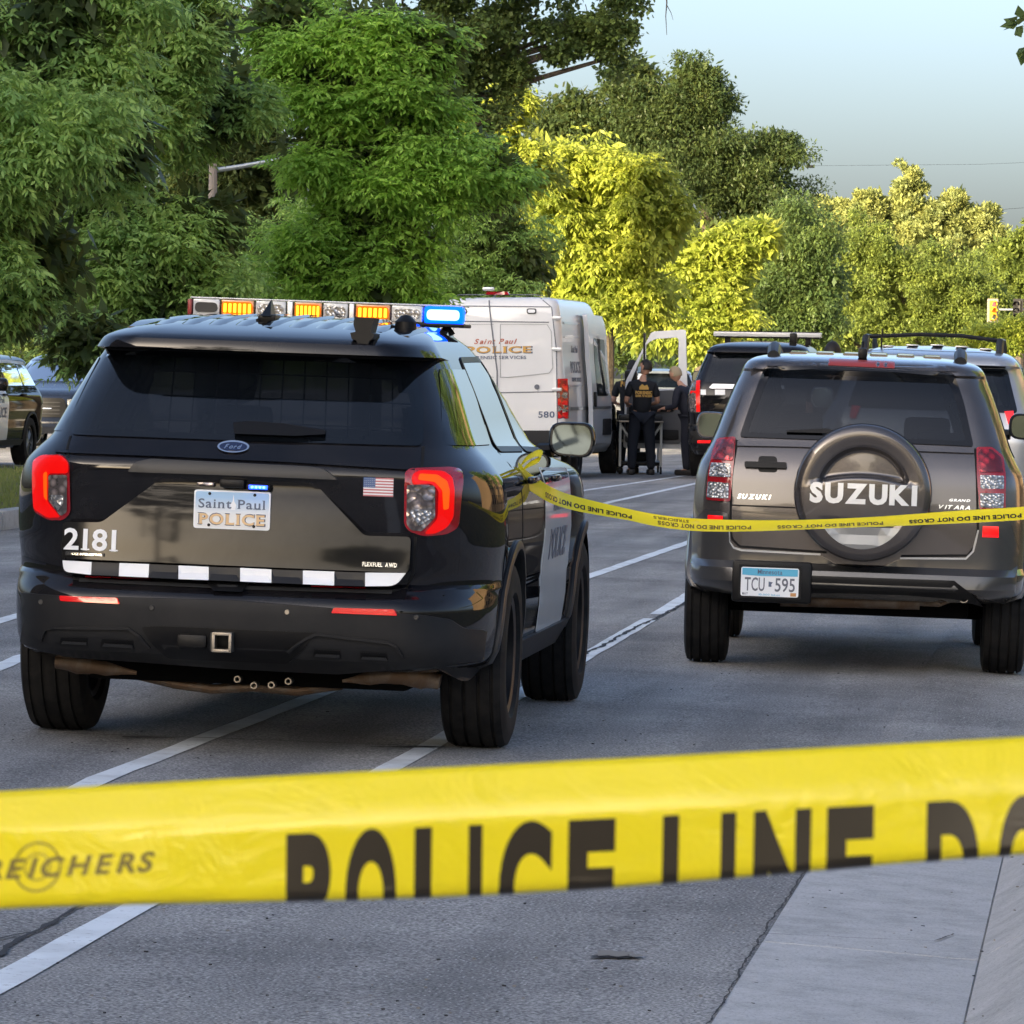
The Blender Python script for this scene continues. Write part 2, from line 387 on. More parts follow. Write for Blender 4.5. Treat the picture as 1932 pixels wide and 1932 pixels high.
for i in range(110):
    if me0 is None:
        o = B().box((0.77, 0.75, -0.02), (1.64, 1.494, 0.11), 0.006).out('paving_slab', 'concrete', walk); me0 = o.data
    else: o = bpy.data.objects.new('paving_slab', me0); COL.objects.link(o); o.parent = walk
    o.location = (0, -4+i*1.5, random.uniform(-0.002, 0.002))
lk = tag(empty('left_kerb'), kind='structure'); me0 = None
for i in range(40):
    if me0 is None:
        o = B().box((-10.7, 1.5, -0.05), (0.2, 2.99, 0.25), 0.03).out('kerb_section', 'concrete', lk); me0 = o.data
    else: o = bpy.data.objects.new('kerb_section', me0); COL.objects.link(o); o.parent = lk
    o.location = (0, 20+i*3, random.uniform(-0.006, 0.006))

# painted lines follow the street; world x offsets measured from the photograph
pm = mat('worn white road paint', (0.7, 0.7, 0.7), 0.6)
n = noise(pm, 30, 6, 0.75); n2 = noise(pm, 2.5, 3, 0.6); 
al = ramp(pm, n.outputs[0], [(0.30, (0.22, 0.22, 0.22)), (0.42, (0.74, 0.78, 0.80))]).outputs[0]
LK(pm, mix(pm, al, (0.42, 0.43, 0.43), ramp(pm, n2.outputs[0], [(0.45, (0, 0, 0)), (0.7, (0.7, 0.7, 0.7))]).outputs[0]), bsdf(pm).inputs['Base Color'])
V = []; Fc = []; xx = [-1.0, -0.94, -0.8, -0.6, -0.45, -0.36, -0.335]; k = 0
for j in range(90):
    y = 18.2+j*1.0
    for x in xx: V.append((x+(random.uniform(-0.02, 0.02) if x > -0.4 else 0), y, -0.083 if x < -0.98 else max(gz(x)+0.014, -0.125)))
for j in range(89):
    for i in range(6): Fc.append((j*7+i, j*7+i+1, (j+1)*7+i+1, (j+1)*7+i))
tag(mesh('asphalt_over_gutter', V, Fc, bpy.data.materials['asphalt']), kind='structure')
def strip(name, pts, w, label):
    V = []; Fc = []; 
    P = []
    for i in range(len(pts)-1):
        a, b = Vector(pts[i]), Vector(pts[i+1]); k = max(1, int((b-a).length/0.4))
        P += [a+(b-a)*t/k for t in range(k)]
    P.append(Vector(pts[-1]))
    for i, p in enumerate(P):
        t = (P[min(i+1, len(P)-1)]-P[max(0, i-1)]).normalized(); q = Vector((t.y, -t.x))
        for s_ in (-1, 1):
            r = p+q*s_*(w/2+random.uniform(-0.005, 0.005)); V.append((r.x, r.y, gz(r.x)+0.004))
    for i in range(len(P)-1): Fc.append((2*i, 2*i+1, 2*i+3, 2*i+2))
    o = mesh(name, V, Fc, pm, None, False); tag(o, label, kind='structure'); return o
def G2(px, py): p = GP(px, py); return (p.x, p.y)
def ext(a, b, y0, y1):   # line through two ground points, clipped to y range
    (ax, ay), (bx, by) = a, b
    f = lambda y: ax+(bx-ax)*(y-ay)/(by-ay)
    return [(f(y0), y0), (f(y1), y1)]
l1 = ext(G2(95, 1800), G2(1250, 1150), 8, 29.9); 
strip('lane_line', [l1[0], G2(145, 1774), G2(790, 1420), G2(1228, 1168)], 0.10, 'white lane line nearest the gutter, ending beside the parked SUV')
strip('lane_line', [G2(1240, 1160), G2(1300, 1122), G2(1330, 1105)], 0.09, 'short white line running behind the parked SUV')
strip('lane_line', [G2(-60, 1590), G2(190, 1470), G2(590, 1315), G2(1100, 1092), G2(1310, 1020), (G2(1310, 1020)[0], 100)], 0.10, 'white lane line passing under the police SUV')
strip('lane_line', [G2(-20, 1267), G2(46, 1239), G2(1154, 947), G2(1311, 913), G2(1420, 890)], 0.11, 'white lane line beyond the police SUV')
strip('lane_line', [G2(-20, 1178), G2(40, 1160), G2(1100, 926), G2(1290, 898)], 0.11, 'farthest white lane line leading to the van')
# ------------------------------------------------------------------ vehicles: a body lofted from plan-view slices
def pchip(xs, ys):
    xs = np.array(xs, float); ys = np.array(ys, float); h = np.diff(xs); d = np.diff(ys)/h
    m = np.zeros(len(xs)); m[0] = d[0]; m[-1] = d[-1]
    for i in range(1, len(xs)-1):
        if d[i-1]*d[i] > 0: m[i] = 2*d[i-1]*d[i]/(d[i-1]+d[i])
    def f(x):
        x = min(max(x, xs[0]), xs[-1]); i = min(int(np.searchsorted(xs, x, side='right'))-1, len(h)-1); t = (x-xs[i])/h[i]
        return float((2*t**3-3*t**2+1)*ys[i]+(t**3-2*t**2+t)*h[i]*m[i]+(-2*t**3+3*t**2)*ys[i+1]+(t**3-t**2)*h[i]*m[i+1])
    return f
class Car:
    def __init__(s, root, rows, bow=0.05, fbow=0.25, ry=1.8, rfy=2.2, rf=0.35):
        # rows: z, rear y, front y, half width, rear corner radius
        s.root = root; Z = [r[0] for r in rows]; s.rows = rows; s.z0 = Z[0]; s.z1 = Z[-1]
        s.yr = pchip(Z, [r[1] for r in rows]); s.yf = pchip(Z, [r[2] for r in rows])
        s.w = pchip(Z, [r[3] for r in rows]); s.R = pchip(Z, [r[4] for r in rows])
        s.bow = bow; s.fbow = fbow; s.ry = ry; s.rfy = rfy; s.rf = rf
        s.root.rotation_mode = 'XYZ'
        bpy.context.view_layer.update(); s.inv = (Matrix.Translation(root.location)@root.rotation_euler.to_matrix().to_4x4()).inverted()
    def rear(s, x, z):
        w = s.w(z); R_ = min(s.R(z), w*0.9); x = abs(x); y = s.yr(z)+s.bow*min(1, (x/max(w, 1e-3)))**2
        if x > w-R_:
            t = min(1, (x-(w-R_))/R_); y += R_*s.ry*(1-math.sqrt(max(0, 1-t*t)))
        return y
    def front(s, x, z):
        w = s.w(z); R_ = min(s.rf, w*0.9); x = abs(x); y = s.yf(z)-s.fbow*min(1, (x/max(w, 1e-3)))**2
        if x > w-R_:
            t = min(1, (x-(w-R_))/R_); y -= R_*s.rfy*(1-math.sqrt(max(0, 1-t*t)))
        return y
    def side(s, y, z):
        w = s.w(z); R_ = min(s.R(z), w*0.9); y0 = s.yr(z)+s.bow
        if y < y0+R_*s.ry:
            t = min(1, max(0, 1-(y-y0)/(R_*s.ry))); return (w-R_)+R_*math.sqrt(max(0, 1-t*t))
        R_ = min(s.rf, w*0.9); y1 = s.yf(z)-s.fbow
        if y > y1-R_*s.rfy:
            t = min(1, max(0, 1-(y1-y)/(R_*s.rfy))); return (w-R_)+R_*math.sqrt(max(0, 1-t*t))
        return w
    def top(s, x, y):
        lo, hi = s.z1-0.5, s.z1
        for i in range(22):
            mid = (lo+hi)/2
            inside = abs(x) < s.w(mid) and s.rear(x, mid) < y < s.front(x, mid)
            if inside: lo = mid
            else: hi = mid
        return lo
    def fr(s, a, b, o): return (a, s.rear(a, b)-o, b)
    def ff(s, a, b, o): return (a, s.front(a, b)+o, b)
    def fs(s, sg): return lambda a, b, o: (sg*(s.side(a, b)+o), a, b)
    def fc(s, sg):                          # round the rear corner: a 0..1 across the corner, beyond 1 along the side
        def f(a, b, o):
            w = s.w(b); R_ = min(s.R(b), w*0.9); ph = min(1, a)*PI/2; n = Vector((math.sin(ph)*s.ry, -math.cos(ph))).normalized()
            x = (w-R_)+R_*math.sin(ph)+n.x*o; y = s.yr(b)+s.bow+R_*s.ry*(1-math.cos(ph))+n.y*o+max(0, a-1)*0.7
            return (sg*x, y, b)
        return f
    def ft(s, a, b, o): return (a, b, s.top(a, b)+o)
    def lray(s, px, py):
        o = s.inv@CAM; d = (s.inv.to_3x3()@ray(px, py)).normalized(); return o, d
    def rp(s, px, py, y0=None):            # pixel -> (x,z) on the rear face
        o, d = s.lray(px, py); y = 0.2 if y0 is None else y0
        for i in range(30):
            t = (y-o.y)/d.y; p = o+d*t
            if y0 is None: y = 0.5*y+0.5*s.rear(p.x, min(max(p.z, s.z0), s.z1))
        return (p.x, p.z)
    def sp(s, px, py, sg=1):
        o, d = s.lray(px, py); x = 0.9*sg
        for i in range(40):
            t = (x-o.x)/d.x; p = o+d*t; x = 0.5*x+0.5*sg*s.side(min(max(p.y, 0), s.yf(0.7)), min(max(p.z, s.z0), s.z1))
        return (p.y, p.z)
    def RP(s, pts, y0=None): return [s.rp(*p, y0=y0) for p in pts]
    def body(s, m, dz=0.03, dp=0.04, side_holes=(), rear_holes=(), front_holes=(), wheels=(), wr=0.4, extra_z=(), name='body', inner=True, dark_inside=True):
        zs = sorted(set([r[0] for r in s.rows]+list(extra_z))); Z = []
        for a, b in zip(zs[:-1], zs[1:]):
            k = max(1, int(math.ceil((b-a)/dz))); Z += [a+(b-a)*t/k for t in range(k)]
        Z.append(zs[-1])
        nA = max(8, int(0.9/dp)); nC = 9; nS = int(4.4/dp)
        V = []
        def half(z):
            w = s.w(z); R_ = min(s.R(z), w*0.9); P = []
            for i in range(nA): P.append(((w-R_)*i/nA, None, 0))
            P = [(p[0], s.rear(p[0], z)) for p in P]
            y0 = s.yr(z)
            for i in range(nC):
                a = PI/2*i/nC; x = (w-R_)+R_*math.sin(a); P.append((x, s.yr(z)+s.bow*min(1, x/max(w, 1e-3))**2+R_*s.ry*(1-math.cos(a))))
            ys = s.yr(z)+s.bow+R_*s.ry; Rf = min(s.rf, w*0.9); ye = s.yf(z)-s.fbow-Rf*s.rfy
            ye = max(ye, ys+0.01)
            for i in range(nS+1): P.append((w, ys+(ye-ys)*i/nS))
            for i in range(1, nC+1):
                a = PI/2*(1-i/nC); x = (w-Rf)+Rf*math.sin(a); P.append((x, ye+s.fbow*(1-min(1, x/max(w, 1e-3))**2)+Rf*s.rfy*math.cos(a)))
            for i in range(nA-1, -1, -1):
                x = (w-Rf)*i/nA; P.append((x, ye+s.fbow*(1-min(1, x/max(w, 1e-3))**2)+Rf*s.rfy))
            return P
        rows = []
        for z in Z:
            h = half(z); full = h+[(-x, y) for x, y in h[-2:0:-1]]; rows.append([(x, y, z) for x, y in full])
        n = len(rows[0]); V = [p for r_ in rows for p in r_]; Fc = []
        for i in range(len(Z)-1):
            for k in range(n):
                q = (i*n+k, i*n+(k+1) % n, (i+1)*n+(k+1) % n, (i+1)*n+k)
                cx = sum(V[a][0] for a in q)/4; cy = sum(V[a][1] for a in q)/4; cz = sum(V[a][2] for a in q)/4
                kk = min(k, n-k); skip = False
                if kk < nA+2: skip = any(inpoly(cx, cz, h) for h in rear_holes)
                if not skip and nA-2 < kk < nA+2*nC+nS+3: 
                    skip = any(inpoly(cy, cz, h) for sg, h in side_holes if sg == 0 or sg*cx > 0)
                    if not skip:
                        for (wy, wz) in wheels:
                            if (cy-wy)**2+(cz-wz)**2 < wr*wr: skip = True
                if not skip and kk > nA+2*nC+nS-3: skip = any(inpoly(cx, cz, h) for h in front_holes)
                if not skip: Fc.append(q)
        Fc.append(tuple(range((len(Z)-1)*n, len(Z)*n)))
        o = mesh(name, V, Fc, m, s.root, True, 0.55)
        if inner:                          # dark lining a little inside the shell
            V2 = []; zc = (s.z0+s.z1)/2
            for (x, y, z) in V: V2.append((x*0.965, y+(0.03 if y < 2 else -0.03), zc+(z-zc)*0.985))
            F2 = [f[::-1] for f in Fc]
            l = mesh('cabin_lining', V2, F2, 'interior', s.root, False)
        return o
    def patch(s, name, outline, fn, m, t=0.004, h=0.06, parent=None, holes=(), t0=-0.006):
        V, Fc = fill2d(outline, h, holes); P, Q = extrude2d(V, Fc, fn, t0, t)
        return mesh(name, P, Q, m, parent or s.root, True, 0.5)
    def bar(s, name, pts, wd, fn, m, t=0.004, parent=None):   # thin line along a surface
        P = [Vector(p) for p in pts]; Q = []
        for a, b in zip(P[:-1], P[1:]):
            k = max(1, int((b-a).length/0.05)); Q += [a+(b-a)*i/k for i in range(k)]
        Q.append(P[-1]); V = []; Fc = []
        for i, p in enumerate(Q):
            tt = (Q[min(i+1, len(Q)-1)]-Q[max(0, i-1)]).normalized(); q = Vector((tt.y, -tt.x))*wd/2
            for sg, o in ((-1, -0.004), (-1, t), (1, t), (1, -0.004)): V.append(fn((p+q*sg).x, (p+q*sg).y, o))
        for i in range(len(Q)-1):
            for k in range(3): Fc.append((4*i+k, 4*i+k+1, 4*i+k+5, 4*i+k+4))
        return mesh(name, V, Fc, m, parent or s.root, False)
def wheel(root, x, y, R_=0.38, w=0.25, rim='blackrim', rr=0.235, spokes=5, sg=1, detail=True):
    prof = []; hw = w/2
    prof += [(-hw*0.80, rr), (-hw*0.97, rr+0.02), (-hw, rr+(R_-rr)*0.45), (-hw*0.97, R_-0.045), (-hw*0.88, R_-0.014)]
    if detail:
        gs = [-0.62, -0.22, 0.22, 0.62]; gw = 0.055
        for g in gs:
            prof += [((g-gw)*hw, R_-0.003+0.003*(1-abs(g))), ((g-gw*0.7)*hw, R_-0.012), ((g+gw*0.7)*hw, R_-0.012), ((g+gw)*hw, R_-0.003+0.003*(1-abs(g)))]
    prof += [(hw*0.88, R_-0.014), (hw*0.97, R_-0.045), (hw, rr+(R_-rr)*0.45), (hw*0.97, rr+0.02), (hw*0.80, rr)]
    e = B().lathe(prof, (x, y, R_), 'X', 56).out('wheel', 'rubber', root)
    b = B()
    b.lathe([(-hw*0.7, rr-0.002), (-hw*0.7, rr-0.02), (hw*0.80, rr-0.02), (hw*0.85, rr+0.004), (hw*0.78, rr+0.004)], (x, y, R_), 'X', 40)
    q = x+sg*hw*0.55
    b.lathe([(0.0, 0.001), (0.0, 0.07), (-sg*0.03, 0.09), (-sg*0.05, 0.10)], (q, y, R_), 'X', 24)
    for k in range(spokes):
        a = 2*PI*k/spokes+0.3; c, s_ = math.cos(a), math.sin(a)
        for d in (-0.022, 0.022):
            p0 = Vector((q-sg*0.01, y+0.05*c-d*s_, R_+0.05*s_+d*c)); p1 = Vector((q-sg*0.015, y+(rr-0.01)*c-d*1.6*s_, R_+(rr-0.01)*s_+d*1.6*c))
            b.tube([p0, p1], [0.02, 0.018], 6)
    b.lathe([(x-sg*0.02, 0.01), (x-sg*0.02, 0.17)], (0, y, R_), 'X', 24)
    b.out('rim', rim, e)
    return e
def wheelwell(root, x, y, R_, r, w):
    sg = 1 if x > 0 else -1; V = []; Fc = []; n = 20
    for k in range(n+1):
        a = 0.12+(PI-0.24)*k/n
        for xx in (x-sg*w, x+sg*0.0): V.append((xx, y+r*math.cos(a), R_+r*math.sin(a)))
    for k in range(n): Fc.append((2*k, 2*k+1, 2*k+3, 2*k+2))
    Fc.append(tuple(range(0, 2*n+2, 2)))
    return mesh('wheel_arch_liner', V, Fc, 'under', root, False)
def arch(car, y, z, r, wd, m, sg, t=0.02, a0=-0.35, a1=PI+0.35, name='wheel_arch_trim'):
    n = 26; O = []; I = []
    for k in range(n+1):
        a = a0+(a1-a0)*k/n; O.append((y+(r+wd)*math.cos(a), z+(r+wd)*math.sin(a))); I.append((y+r*math.cos(a), z+r*math.sin(a)))
    ol = O+I[::-1]; ol = [(a, max(b, car.z0+0.01)) for a, b in ol]
    V = []; Fc = []; fn = car.fs(sg)
    for o, i in zip(O, I):
        o = (o[0], max(o[1], car.z0)); i = (i[0], max(i[1], car.z0))
        V += [fn(o[0], o[1], -0.01), fn(o[0], o[1], t*0.6), fn((o[0]+i[0])/2, (o[1]+i[1])/2, t), fn(i[0], i[1], t), fn(i[0], i[1], -0.05)]
    for k in range(n):
        for j in range(4): Fc.append((5*k+j, 5*k+j+1, 5*k+j+6, 5*k+j+5))
    return mesh(name, V, Fc, m, car.root, True, 0.6)
def seat(root, x, y, z=0.55, h=0.62, w=0.48, head=True):
    b = B(); b.box((x, y, z), (w, 0.5, 0.16), 0.05); b.box((x, y-0.27, z+h/2), (w, 0.13, h), 0.05, Euler((0.22, 0, 0)))
    o = b.out('seat', 'interior', root)
    if head: B().box((x, y-0.20-h*0.22, z+h+0.10), (0.26, 0.09, 0.18), 0.04).out('headrest', 'interior', o)
def mirror(root, x, y, z, w=0.26, h=0.20, m='black', sg=1, arm=0.10, back=True):
    pts = rpoly([(-w/2, -h/2*0.9), (w/2*0.75, -h/2), (w/2, 0.0), (w/2*0.80, h/2), (-w/2, h/2)] if sg > 0 else [(w/2, -h/2*0.9), (w/2, h/2), (-w/2*0.8, h/2), (-w/2, 0.0), (-w/2*0.75, -h/2)], 0.06)
    if sg < 0: pts = pts[::-1]
    V = []; n = len(pts); Fc = []
    for k, (d, sc) in enumerate([(0.0, 0.93), (0.01, 1.0), (0.06, 1.0), (0.12, 0.85), (0.16, 0.45)]):
        for a, b in pts: V.append((x+a*sc, y+d, z+b*sc))
    for k in range(4):
        for i in range(n): Fc.append((k*n+i, k*n+(i+1) % n, (k+1)*n+(i+1) % n, (k+1)*n+i))
    Fc.append(tuple(range(4*n, 5*n))); Fc.append(tuple(range(n))[::-1])
    o = mesh('door_mirror', V, Fc, m, root, True, 0.9)
    gp = [(x+a*0.84, z+b*0.84) for a, b in pts]
    mesh('mirror_glass', [(a, y-0.003, b) for a, b in gp], [tuple(range(n))], 'mirror', o, False)
    B().tube([(x-sg*w*0.45, y+0.08, z-h*0.3), (x-sg*(w*0.5+arm), y+0.10, z-h*0.35)], [0.03, 0.035], 8).out('mirror_arm', 'dplastic', o)
    return o
def gauss(x, c, s_): return math.exp(-((x-c)/s_)**2)

# ================================================================== POLICE SUV (main)
def place(px, D, rz, roll, name):
    p = WP(px, 800, D); r_ = empty(name, (p.x, p.y, gz(p.x)), (0, roll, rz)); return r_
ex = place(441, 19.6, 0.012, 0.02, 'police_suv')
tag(ex, 'large black police SUV numbered 2181 with amber and blue roof lights lit', 'police car', 'parked police vehicles')
C1 = Car(ex, [
 (0.35, 0.16, 4.85, 0.90, 0.30), (0.38, 0.06, 4.95, 0.95, 0.30), (0.46, 0.01, 5.0, 0.975, 0.32), (0.60, 0.0, 5.0, 0.985, 0.34), (0.635, 0.015, 5.0, 0.985, 0.34),
 (0.66, 0.05, 4.99, 0.985, 0.33), (0.685, 0.075, 4.98, 0.99, 0.33), (0.70, 0.115, 4.98, 0.99, 0.33), (0.86, 0.10, 4.96, 1.0, 0.32), (1.00, 0.082, 4.9, 0.995, 0.31), (1.08, 0.074, 4.75, 0.985, 0.31),
 (1.13, 0.072, 4.4, 0.965, 0.30), (1.155, 0.082, 4.1, 0.945, 0.29), (1.19, 0.115, 3.8, 0.915, 0.28), (1.24, 0.165, 3.6, 0.865, 0.25), (1.34, 0.25, 3.42, 0.82, 0.23), (1.46, 0.36, 3.20, 0.77, 0.22), (1.56, 0.45, 2.98, 0.725, 0.21),
 (1.590, 0.475, 2.92, 0.71, 0.21), (1.600, 0.29, 2.90, 0.705, 0.20), (1.64, 0.30, 2.80, 0.68, 0.20), (1.675, 0.42, 2.70, 0.645, 0.22), (1.70, 0.60, 2.58, 0.60, 0.24), (1.725, 0.85, 2.42, 0.52, 0.26), (1.745, 1.2, 2.2, 0.38, 0.25), (1.755, 1.55, 1.95, 0.12, 0.1)], bow=0.06, ry=1.7)
def explorer():
    c = C1; R_ = c.RP; r = ex
    gw_ = R_([(136, 817), (158, 757), (203, 671), (240, 662), (480, 667), (745, 682), (790, 702), (812, 780), (800, 838), (480, 829)])
    gout = [c.rp(132, 819), c.rp(150, 770), c.rp(206, 662), c.rp(300, 656), c.rp(500, 664), c.rp(740, 678), c.rp(778, 694), c.rp(800, 760), c.rp(799, 841), c.rp(480, 832)]
    glass_o = rpoly(gout, 0.03)
    cx = sum(p[0] for p in glass_o)/len(glass_o); cz = sum(p[1] for p in glass_o)/len(glass_o)
    hole = [(cx+(a-cx)*0.93, cz+(b-cz)*0.86) for a, b in glass_o]
    sw = [[(1.30, 1.245), (2.12, 1.235), (2.08, 1.585), (1.29, 1.58)], [(2.20, 1.235), (3.28, 1.215), (2.95, 1.47), (2.62, 1.585), (2.16, 1.59)]]
    wsh = [(-0.70, 1.26), (0.70, 1.26), (0.60, 1.62), (-0.60, 1.62)]
    c.body('black', dz=0.016, dp=0.03, side_holes=[(0, h) for h in sw], rear_holes=[hole], front_holes=[wsh], wheels=[(1.05, 0.40), (4.07, 0.40)], wr=0.425)
    # glass
    g = c.patch('rear_window', glass_o, c.fr, 'privacy', 0.008, 0.05)
    ring = [(cx+(a-cx)*0.955, cz+(b-cz)*0.90) for a, b in glass_o]
    for sg in (-1, 1):
        for h in sw:
            hx = sum(p[0] for p in h)/len(h); hz = sum(p[1] for p in h)/len(h)
            ho = rpoly([(hx+(a-hx)*1.05, hz+(b-hz)*1.09) for a, b in h], 0.05)
            w_ = c.patch('side_window', ho, c.fs(sg), 'tint' if h is sw[1] else 'privacy', 0.004, 0.09)
            c.bar('window_trim', ho+[ho[0]], 0.022, c.fs(sg), 'dplastic', 0.007, w_)
    c.patch('windscreen', rpoly([(a*1.04, 1.44+(b-1.44)*1.1) for a, b in wsh], 0.05), c.ff, 'tint', 0.004, 0.1)
    # interior seen through the rear glass: cage, seats, screen
    for x in (-0.42, 0.42): seat(r, x, 3.0, 0.55)
    seat(r, 0, 2.0, 0.55, w=1.3, head=False)
    cg = B(); yc = 1.62
    for i in range(13): x = -0.6+i*0.1; cg.tube([(x, yc, 0.9), (x*0.93, yc+0.05, 1.64)], 0.004, 5)
    for j in range(7): z = 0.98+j*0.105; cg.tube([(-0.64, yc, z), (0.64, yc, z)], 0.004, 5)
    cg.out('prisoner_cage', 'trim', r)
    B().box((0.08, 0.95, 1.60), (0.6, 0.03, 0.012), 0.004).out('cage_rail', 'steel', r)
    # tail lights
    for side_, hold in (('L', 0), ('R', 1)):
        if side_ == 'L':
            o = R_([(64, 868), (80, 857), (118, 857), (132, 872), (134, 968), (120, 982), (92, 981), (64, 965)])
            red = R_([(64, 868), (80, 858), (116, 859), (130, 872), (130, 893), (92, 893), (91, 947), (116, 976), (92, 977), (65, 960)])
            clr = R_([(93, 896), (128, 896), (128, 966), (116, 974), (93, 944)])
            core = R_([(84, 893), (89, 889), (91, 893), (91, 945), (85, 938)])
        else:
            o = R_([(765, 890), (775, 883), (850, 880), (872, 884), (876, 905), (866, 995), (845, 1008), (800, 1012), (772, 1002), (763, 990)])
            red = R_([(778, 903), (781, 893), (795, 886), (838, 888), (855, 900), (859, 925), (857, 975), (845, 995), (822, 1007), (801, 1008), (827, 978), (829, 925), (816, 912), (780, 914)])
            clr = R_([(769, 914), (822, 916), (822, 976), (797, 1002), (776, 1000), (768, 988)])
            core = R_([(793, 893), (826, 895), (845, 907), (850, 925), (848, 960), (838, 962), (836, 925), (822, 909), (790, 905)])
        base = c.patch('tail_light', rpoly(o, 0.02), c.fr, 'redlens', 0.012, 0.04)
        c.patch('lit_red_band', rpoly(red, 0.015), c.fr, 'redglow', 0.022, 0.03, base)
        c.patch('clear_lamp', rpoly(clr, 0.01), c.fr, 'smokelens', 0.020, 0.03, base)
        lo = [clr[0], clr[1]]; 
        zc = min(p[1] for p in clr); zt = max(p[1] for p in clr); xs = [p[0] for p in clr]; xm = sum(xs)/len(xs)
        c.patch('indicator_bulb', rpoly([(min(xs)+0.015, zc+0.07), (min(xs)+0.015, zc+0.085), (max(xs)-0.015, zc+0.085), (max(xs)-0.015, zc+0.05), (xm, zc+0.02)], 0.01), c.fr, 'clearlens', 0.024, 0.03, base)
        c.patch('glowing_core', rpoly(core, 0.008), c.fr, 'redcore', 0.026, 0.03, base)
    # applique bar
    a = R_([(243, 890), (258, 871), (285, 865), (585, 880), (612, 884), (640, 905), (440, 897)])
    ap = c.patch('tailgate_handle_bar', rpoly(a, 0.012), c.fr, 'trim', 0.035, 0.05)
    # raised crease lines of the tailgate
    c.bar('tailgate_crease', R_([(105, 850), (300, 858), (540, 869), (784, 884)]), 0.010, c.fr, 'black', 0.012)
    # recessed lower panel: outline proud lip
    po = lambda z: 0.075*max(0, min(1, (1.06-z)/0.36))**0.8
    tp = R_([(195, 985), (300, 906), (360, 904), (585, 912), (600, 918), (690, 1010), (778, 1012), (776, 1080), (440, 1066), (125, 1052), (122, 984)])
    V, Fc = fill2d(rpoly(tp, 0.02), 0.03)
    zt = max(v[1] for v in V); 
    M['panelblack'] = dirt(mat('softer black paint', (0.006, 0.006, 0.008), 0.1, coat=0.36, spec=0.0, croughness=0.05), (0.01, 0.01, 0.011), 0.10, 1.4, 0.10, 0.22)  # slightly greyer and rougher than the body black, weaker coat
    P, Q = extrude2d(V, Fc, lambda x, z, o: (x, c.rear(x, z)-0.003-(po(z) if o > 0 else -0.01), z), 0.0, 0.035)
    mesh('lower_tailgate_panel', P, Q, 'panelblack', r, True, 0.5)
    # shut lines
    for ln in ([(133, 822), (126, 850), (130, 862)], [(799, 842), (796, 884)], [(123, 988), (118, 1030), (122, 1075), (140, 1092), (440, 1106), (740, 1115), (768, 1108), (780, 1080), (784, 1012)]):
        c.bar('shut_line', R_(ln), 0.010, c.fr, 'line', 0.002)
    for sg in (1, -1):
        for yy in (1.25, 2.16): c.bar('shut_line', [(yy, 0.85 if yy < 2 else 0.40), (yy, 1.0), (yy-0.02, 1.22)], 0.008, c.fs(sg), 'line', 0.002)
        qo = rpoly([(0.40, 1.255), (1.75, 1.25), (1.72, 1.555), (0.62, 1.555)], 0.04)
        q_ = c.patch('quarter_window', qo, c.fc(sg), 'frit', 0.006, 0.09)
    # number, badge, plate
    def at(px, py, o0=0.0):
        x0, z0 = c.rp(px, py); return lambda a, b, o: c.fr(x0+a, z0+b, o+o0+(po(z0+b)+0.005 if py > 1000 else 0))
    fpo = lambda a, b, o: c.fr(a, b, o+po(b)+0.004)
    plane_text('unit_number', '2181', 0.082, 'decalwhite', at(177, 1017), r, fitw=0.222, bold=0.022, slab=True)
    bd = c.patch('small_badge', rpoly([(a, b) for a, b in R_([(130, 1039), (203, 1043), (203, 1049), (130, 1046)])], 0.003), fpo, 'trim', 0.006, 0.05)
    plane_text('badge_lettering', 'POLICE INTERCEPTOR', 0.008, 'chrome', at(167, 1044.5, 0.006), bd, fitw=0.14, bold=0.01)
    bd = c.patch('fuel_badge', rpoly(R_([(687, 1058), (755, 1061), (755, 1070), (687, 1067)]), 0.004), fpo, 'trim', 0.006, 0.05)
    plane_text('badge_lettering', 'FLEXFUEL  AWD', 0.016, 'chrome', at(721, 1064, 0.006), bd, fitw=0.135, bold=0.03)
    x0, z0 = c.rp(441, 842)
    el = lambda a, b, k=28: [(x0+a*math.cos(2*PI*i/k), z0+b*math.sin(2*PI*i/k)) for i in range(k)]
    fd = c.patch('oval_badge', el(0.064, 0.024), c.fr, 'chrome', 0.010, 0.02)
    M['badgeblue'] = mat('badge blue enamel', (0.006, 0.014, 0.06), 0.15, coat=1)
    c.patch('badge_face', el(0.056, 0.0175), c.fr, 'badgeblue', 0.012, 0.02, fd)
    plane_text('badge_script', 'Ford', 0.017, 'chrome', at(441, 842, 0.012), fd, fitw=0.07, bold=0.012, shear=0.4)
    # plate
    o4 = [c.rp(369, 923), c.rp(515, 930), c.rp(512, 1001), c.rp(367, 993)]
    yp = min(c.rear(*q) for q in o4)-0.03
    pc = Vector((sum(q[0] for q in o4)/4, yp, sum(q[1] for q in o4)/4)); k_ = (yp+19.6)/(19.6+0.1)
    pw, ph = 0.305, 0.152
    pl = B().prism(rpoly([(-pw/2, -ph/2), (pw/2, -ph/2), (pw/2, ph/2), (-pw/2, ph/2)], 0.012), 0, 0.03, 'Y', pc).out('number_plate', 'decalwhite', r)
    pmx = mat('plate blue fading to white', (0.4, 0.6, 0.8), 0.35)
    tc = N(pmx, 'ShaderNodeTexCoord'); sx = N(pmx, 'ShaderNodeSeparateXYZ'); LK(pmx, tc.outputs['Generated'], sx.inputs[0])
    rr = ramp(pmx, sx.outputs[2], [(0.35, (0.75, 0.76, 0.76)), (0.85, (0.33, 0.52, 0.74))]); LK(pmx, rr.outputs[0], bsdf(pmx).inputs['Base Color'])
